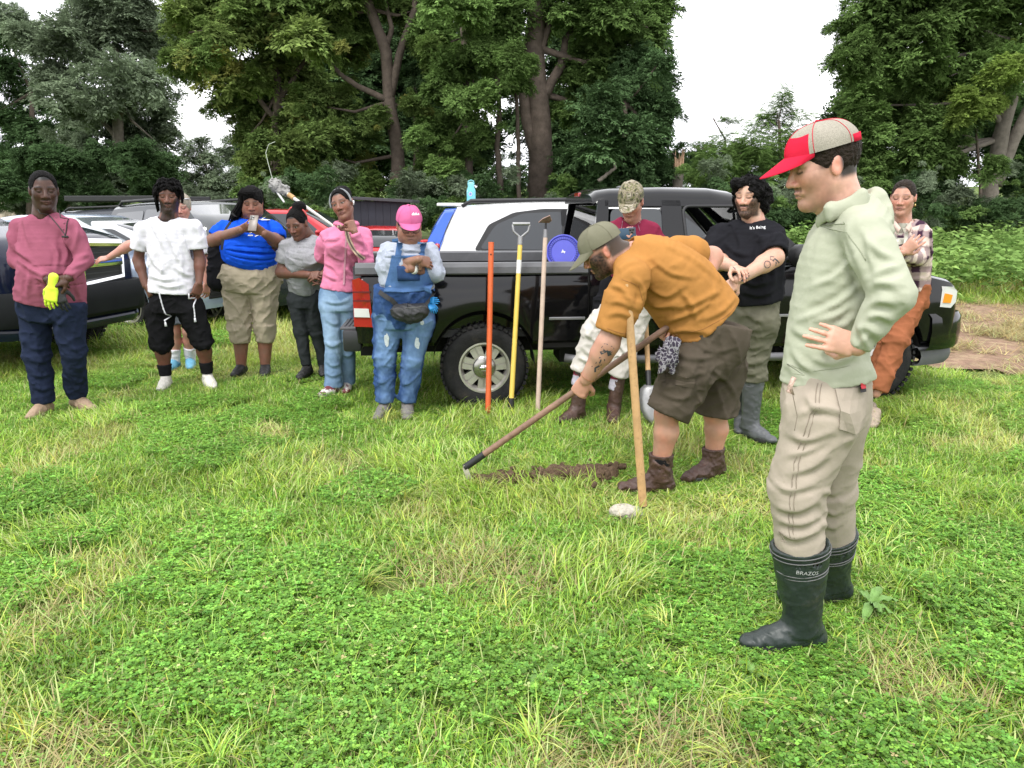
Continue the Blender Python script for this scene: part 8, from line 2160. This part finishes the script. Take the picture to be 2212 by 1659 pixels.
PEOPLE['sage'] = o
# ================================================================ tools and small things
M_wood = mat('wood_ash', (.48, .29, .13), .6, var=(9, .22), bump=(40, .15), wear=((.30, .17, .07), 30, .55, .15))
M_woodp = mat('wood_pale', (.52, .40, .32), .7, var=(9, .18), bump=(40, .15))
M_woodd = mat('wood_dark', (.20, .115, .075), .6, var=(12, .3), bump=(50, .2), wear=((.10, .06, .04), 18, .55, .2))
M_orange = mat('handle_orange', (.62, .115, .030), .45, var=(6, .12), wear=((.42, .10, .04), 14, .6, .15))
M_yellow = mat('handle_yellow', (.72, .52, .10), .4, var=(6, .1))
M_steel = mat('steel', (.30, .30, .30), .45, metal=.7, var=(14, .25), wear=((.18, .11, .07), 10, .6, .15))
M_rust = mat('steel_rusty', (.36, .24, .20), .6, metal=.4, var=(14, .25), wear=((.20, .10, .06), 14, .5, .15))
M_iron = mat('iron_dark', (.030, .030, .032), .5, metal=.5)
M_label = mat('sticker_white', (.70, .70, .68), .5, var=(60, .15))
def tool(name, label, cat, base): return empty(name, tuple(base), label, cat)
def rod(o, name, pts, r, m, n=12, base=None, smooth=True):
 mb = MB(); mb.tube([A(p) - A(base) for p in pts], r, n); return mb.build(name, m, o, angle=45)
# orange handle
a, b = P(1054, 884, 5.56), P(1061, 524, 5.70); a[2] = .0; o = tool('pole', 'bright orange tool handle leaning against the pickup bed', 'tool handle', a)
rod(o, 'shaft', [a, lerp(a, b, .06), lerp(a, b, .5), b], [.024, .0215, .0205, .0205], M_orange, base=a); d = nrm(b - a); c = lerp(a, b, .935)
mb = MB(); mb.tube([c - a + A((0, -.0235, 0)), c - a + A((0, .0235, 0))], .006, 10); mb.build('peg_hole', M_iron, o, smooth=True); rod(o, 'end_ring', [b - d * .004, b + d * .003], .0215, M_orange, base=a)
# yellow D-grip spade
a, b = P(1101, 890, 5.53), P(1124, 520, 5.72); a[2] = -.10; o = tool('spade', 'yellow-handled spade with a steel D-grip leaning on the pickup', 'spade', (a[0], a[1], 0)); B0 = A((a[0], a[1], 0)); d = nrm(b - a)
rod(o, 'shaft', [lerp(a, b, .16), b], [.0195, .017], M_yellow, base=B0); rod(o, 'socket', [a, lerp(a, b, .17)], [.030, .021], M_iron, base=B0); rod(o, 'sticker', [lerp(a, b, .83), lerp(a, b, .90)], .0182, M_label, base=B0)
t = b + d * .02; s = A((1, .08, 0)); top = t + d * .095
rod(o, 'd_grip', [t, t + d * .012 - s * .012, t + d * .05 - s * .055, top - s * .062, top - s * .05 + d * .012], .0085, M_steel, base=B0); rod(o, 'd_grip', [t, t + d * .012 + s * .012, t + d * .05 + s * .055, top + s * .062, top + s * .05 + d * .012], .0085, M_steel, base=B0)
rod(o, 'grip_bar', [top - s * .064 + d * .008, top + s * .064 + d * .008], .0125, M_steel, base=B0); rod(o, 'collar', [b - d * .03, t + d * .012], [.0195, .021], M_steel, base=B0)
mb = MB(); mb.add([tuple(lerp(a, b, .03) - B0 + A((x, -.012 + .25 * x * x, z))) for x, z in ((-.09, .02), (.09, .02), (.085, -.12), (.03, -.22), (-.03, -.22), (-.085, -.12))], [(0, 1, 2, 3, 4, 5)]); q = mb.build('blade', M_steel, o); q.modifiers.new('t', 'SOLIDIFY').thickness = .003
# pale hoe standing head up
a, b = P(1161, 890, 5.53), P(1178, 512, 5.70); a[2] = 0; d = nrm(b - a); o = tool('hoe', 'pale wooden hoe standing head-up against the pickup', 'hoe', a)
rod(o, 'shaft', [a, b], [.0185, .0165], M_woodp, base=a); e = P(1179, 482, 5.72); rod(o, 'ferrule', [b - d * .005, lerp(b, e, .55)], [.0185, .014], mat('steel_grey', (.20, .20, .205), .4, metal=.7), base=a); rod(o, 'neck', [lerp(b, e, .5), e + d * .02], [.008, .007], M_iron, base=a)
mb = MB(); hd = [P(1163, 481, 5.70), P(1172, 473, 5.66), P(1188, 466, 5.62), P(1192, 477, 5.66), P(1186, 482, 5.72)]
mb.add([tuple(p - a) for p in hd], [(0, 1, 2, 3, 4)]); q = mb.build('hoe_blade', M_rust, o); q.modifiers.new('t', 'SOLIDIFY').thickness = .006
# shovel behind
a, b = P(1403, 872, 5.35), P(1395, 690, 5.72); d = nrm(b - a); a[2] = max(a[2], .02); o = tool('shovel', 'wood-handled shovel with a bright blade standing behind the bending person', 'shovel', (a[0], a[1], 0)); B0 = A((a[0], a[1], 0))
rod(o, 'shaft', [lerp(a, b, .36), b + d * .12], [.019, .018], M_wood, base=B0); rod(o, 'socket', [lerp(a, b, .06), lerp(a, b, .38)], [.017, .021], M_iron, base=B0)
rows = []
for v, w in ((.0, .045), (.03, .078), (.10, .085), (.18, .078), (.24, .05), (.275, .012)): rows.append([tuple(lerp(a, b, .10) - B0 + A((w * u, -.05 - .10 * (1 - u * u) * .35 - v * .35, .06 - v * .95 + .03))) for u in (-1, -.5, 0, .5, 1)])
rows = [[(p[0], p[1], max(p[2], -.06)) for p in r] for r in rows]; mb = MB(); mb.grid(rows); q = mb.build('blade', M_steel, o, smooth=True); q.modifiers.new('t', 'SOLIDIFY').thickness = .003
# upright handle in the foreground
a, b = P(1391, 1098, 3.72), P(1354, 612, 3.80); a[2] = -.03; o = tool('mattock', 'golden wooden tool handle standing upright in the foreground grass', 'tool handle', (a[0], a[1], 0)); B0 = A((a[0], a[1], 0)); d = nrm(b - a)
rod(o, 'shaft', [lerp(a, b, .035), lerp(a, b, .2), lerp(a, b, .6), lerp(a, b, .97), b - d * .004, b], [.0215, .0215, .021, .0215, .0195, .012], M_wood, n=16, base=B0); rod(o, 'socket', [a, lerp(a, b, .04)], [.026, .0235], M_iron, base=B0)
# the hoe in use
a, b = P(1004, 1010, 4.06), P(1446, 704, 4.00); d = nrm(b - a); o = tool('hoe', 'dark-handled hoe held by the bending person, blade in the grass', 'hoe', (a[0], a[1], 0)); B0 = A((a[0], a[1], 0))
rod(o, 'shaft', [lerp(a, b, .07), lerp(a, b, .5), b + d * .06], [.0185, .018, .0165], M_woodd, base=B0); rod(o, 'ferrule', [a, lerp(a, b, .10)], [.021, .020], M_iron, base=B0)
hd = [(-.006, .02), (.014, .012), (.030, -.03), (.044, -.085), (.050, -.115), (.028, -.092), (.004, -.045), (-.012, .0)]
mb = MB(); mb.add([tuple(a - B0 + A((x, -.01 - .12 * abs(z), z))) for x, z in hd], [list(range(len(hd)))]); q = mb.build('hoe_blade', mat('steel_worn', (.50, .46, .40), .4, metal=.6, var=(20, .3)), o); q.modifiers.new('t', 'SOLIDIFY').thickness = .005
# string trimmer sticking out of the bed
e0, e1 = P(606, 408, 7.25), P(800, 545, 6.62); o = tool('string_trimmer', 'long weathered string trimmer sticking up out of the pickup bed', 'trimmer', tuple(e1)); d = nrm(e1 - e0)
M_pole = mat('pole_weathered', (.50, .49, .45), .6, var=(14, .3), wear=((.26, .17, .08), 9, .55, .12))
rod(o, 'shaft', [e0 + d * .05, lerp(e0, e1, .25), lerp(e0, e1, .6), e1], [.017, .015, .013, .013], M_pole, base=e1); rod(o, 'joint', [lerp(e0, e1, .10), lerp(e0, e1, .16)], .023, mat('brass_old', (.45, .28, .12), .6, metal=.4, var=(30, .4)), base=e1)
V, F = grow([(ec(e0 - d * .05 - e1, e0 + d * .08 - e1, .045, .030), 0, 'u'), (ec(e0 - d * .06 + A((-.01, 0, .02)) - e1, e0 - d * .02 + A((-.03, 0, .01)) - e1, .05, .05), .02, 'u'), (ell(e0 + d * .05 + A((.01, 0, .03)) - e1, (.03, .03, .025)), .01, 'u')], .008, folds_of(.012, 3, 1.5, 26.)); link('gearbox', mesh_np('gearbox', V, F, mat('trimmer_grey', (.22, .215, .205), .6, var=(20, .35))), o)
g0, g1 = P(590, 396, 7.25), P(614, 437, 7.2); rod(o, 'blade_guard', [g0, lerp(g0, g1, .5) - A((.006, 0, 0)), g1], [.016, .013, .008], mat('guard_white', (.72, .72, .70), .5), base=e1)
rod(o, 'line', [P(592, 396, 7.25), P(586, 378, 7.25), P(579, 352, 7.25), P(574, 330, 7.25), P(580, 312, 7.25), P(594, 306, 7.25)], .0028, mat('line_pale', (.5, .55, .45), .6), n=5, base=e1)
# bucket with the blue lid in the bed
bc = P(1217, 544, 6.22); o = tool('bucket', 'white bucket with a round blue lid propped in the pickup bed', 'bucket', tuple(bc)); zd = Vector((-.12, -1, .22)).normalized(); Mx = frame((0, 0, 0), (1, -.1, 0), z=zd)
M_blue = mat('lid_blue', (.085, .095, .52), .4, var=(8, .1))
mb = MB(); mb.lathe([(.001, .012), (.095, .012), (.100, .016), (.118, .016), (.122, .010), (.128, .020), (.138, .020), (.140, .0), (.140, -.03), (.134, -.03)], 48, M=Mx); lid = mb.build('lid', M_blue, o, angle=35)
mb = MB()
for k in range(40):
 t_ = 2 * math.pi * k / 40; mb.box((.109 * math.cos(t_), .109 * math.sin(t_), .019), (.016, .006, .006), M=Mx @ Matrix.Identity(4)) if False else mb.box((0, 0, 0), (.018, .005, .008), M=Mx @ Matrix.Rotation(t_, 4, 'Z') @ Matrix.Translation((.110, 0, .018)))
q = mb.build('lid_rib', mat('lid_blue_dark', (.035, .04, .28), .5), lid); q['kind'] = 'stuff'
mb = MB(); mb.prism([(-.018, -.01), (-.004, .02), (.002, .004), (.018, .002), (.010, -.016), (.002, -.006)], .012, .0145, M=Mx); mb.build('lid_mark', M_label, lid)
mb = MB(); mb.lathe([(.134, -.02), (.132, -.10), (.122, -.34), (.001, -.345)], 40, M=Mx); mb.build('pail', mat('pail_white', (.66, .66, .68), .45, wear=((.42, .18, .36), 18, .56, .05)), o, angle=35)
# bottle on the SUV roof
bt = P(1018, 447, 9.30); bt[2] = 1.60 + .015; o = tool('bottle', 'teal water bottle standing on the white SUV roof', 'bottle', tuple(bt))
mb = MB(); mb.lathe([(.048, 0), (.052, .006), (.053, .12), (.050, .135), (.040, .16), (.036, .175)], 28); mb.build('body', mat('bottle_teal', (.12, .40, .46), .35, wear=((.60, .66, .68), 16, .60, .04)), o, angle=40)
mb = MB(); mb.lathe([(.037, .170), (.039, .180), (.039, .205), (.030, .212), (.024, .225), (.001, .226)], 24); mb.build('cap', mat('bottle_cap', (.18, .46, .50), .4), o, angle=40)
mb = MB(); mb.tube([(-.038, 0, .195), (-.03, 0, .235), (0, 0, .245), (.03, 0, .235), (.038, 0, .195)], .006, 7); mb.build('carry_loop', mat('bottle_cap', (.18, .46, .50), .4), o, smooth=True)
V2 = [(.020 * math.cos(t_), .024 * math.sin(t_)) for t_ in np.linspace(0, 2 * math.pi, 18, endpoint=False)]
for nm, sc_, off_, mt in (('sticker', 1., .0560, mat('sticker_pink', (.62, .45, .55), .5)), ('sticker_print', .72, .0575, mat('sticker_blue', (.12, .20, .50), .5))):
 mb = MB(); V = []
 for x, z in V2: V.append((off_ * math.sin(x * sc_ / .053 - .1), -off_ * math.cos(x * sc_ / .053 - .1), .085 + z * sc_))
 mb.add(V, [list(range(18))]); mb.build(nm, mt, o)
# gloves held by the man in the henley
def glove(label, wr, tip, back, m, thumb, curl=.25, size=1.12):
 V, F, C = hand_mesh(A((0, 0, 0)), A(tip) - A(wr), back, thumb=thumb, curl=(curl, curl, curl), spread=.05, size=size, h=.0045, thumb_in=.4)
 d_ = nrm(A(tip) - A(wr)); o_ = link('glove', mesh_np('glove', V, F, m)); o_.location = tuple(wr); tag(o_, label, 'glove'); return o_
glove('fluorescent yellow work glove dangling from clasped hands', P(113, 618, 5.31), P(103, 690, 5.30), (0, -1, 0), mat('glove_yellow', (.66, .86, .05), .7, bump=(120, .2)), 1)
glove('black work glove dangling beside the fluorescent one', P(122, 622, 5.335), P(143, 700, 5.31), (.2, -1, 0), mat('glove_black', (.014, .014, .015), .7, bump=(120, .2)), -1, .3)
glove('bright blue rubber glove tucked at the hip of the overalls', P(925, 650, 5.50), P(955, 646, 5.40), (.2, -.9, .3), mat('glove_blue', (.02, .26, .62), .5), 1, .3, .62)
glove('second blue rubber glove bunched just under the first', P(926, 655, 5.49), P(948, 682, 5.42), (.5, -.9, 0), mat('glove_blue', (.02, .26, .62), .5), -1, .4, .62)
# phones
def phone(label, c, up, face, body_m, size=(.074, .152, .0085)):
 o_ = empty('phone', tuple(c), label, 'phone'); Mx_ = frame((0, 0, 0), None, y=up, z=face)
 mb_ = MB(); mb_.box((0, 0, 0), size, M=Mx_, bev=.0035); mb_.build('body', body_m, o_, angle=40)
 mb_ = MB(); mb_.box((-.014, size[1] * .5 - .026, size[2] * .5 + .001), (.036, .038, .003), M=Mx_, bev=.001); cm = mb_.build('camera_bump', mat('phone_bump', (.05, .048, .046), .3), o_)
 for dx, dy in ((-.008, .008), (-.008, -.010), (.009, 0)):
  mb_ = MB(); mb_.lathe([(.0075, .0), (.0075, .002), (.001, .002)], 14, M=Mx_ @ Matrix.Translation((-.014 + dx, size[1] * .5 - .026 + dy, size[2] * .5 + .0025))); mb_.build('lens', mat('lens_black', (.005, .005, .006), .1), cm, smooth=True)
 return o_
phone('grey phone held up in both hands before the blue tee', P(547, 482, 6.69), (.05, .5, .85), (0, -.85, .5), mat('phone_grey', (.16, .13, .11), .35))
phone('dark blue phone held low by the person in the camouflage cap', P(1349, 505, 5.17), (1, 0, .1), (-.1, -1, .1), mat('phone_blue', (.015, .05, .09), .3))
# black bag hanging at the side of the blue tee
c0 = P(478, 570, 7.02); V, F = grow([(ec(A((0, 0, .12)), A((-.02, 0, -.16)), (.09, .07), (.12, .09), u=(1, 0, 0)), 0, 'u'), (ec(A((.03, -.02, .30)), A((.0, 0, .10)), (.02, .02), (.06, .05)), .05, 'u')], .009, folds_of(.012, 4, .5, 9.)); q = link('bag', mesh_np('bag', V, F, cloth('bag_black', (.012, .012, .014)))); q.location = c0; tag(q, 'slack black bag hanging at the side of the blue tee', 'bag')
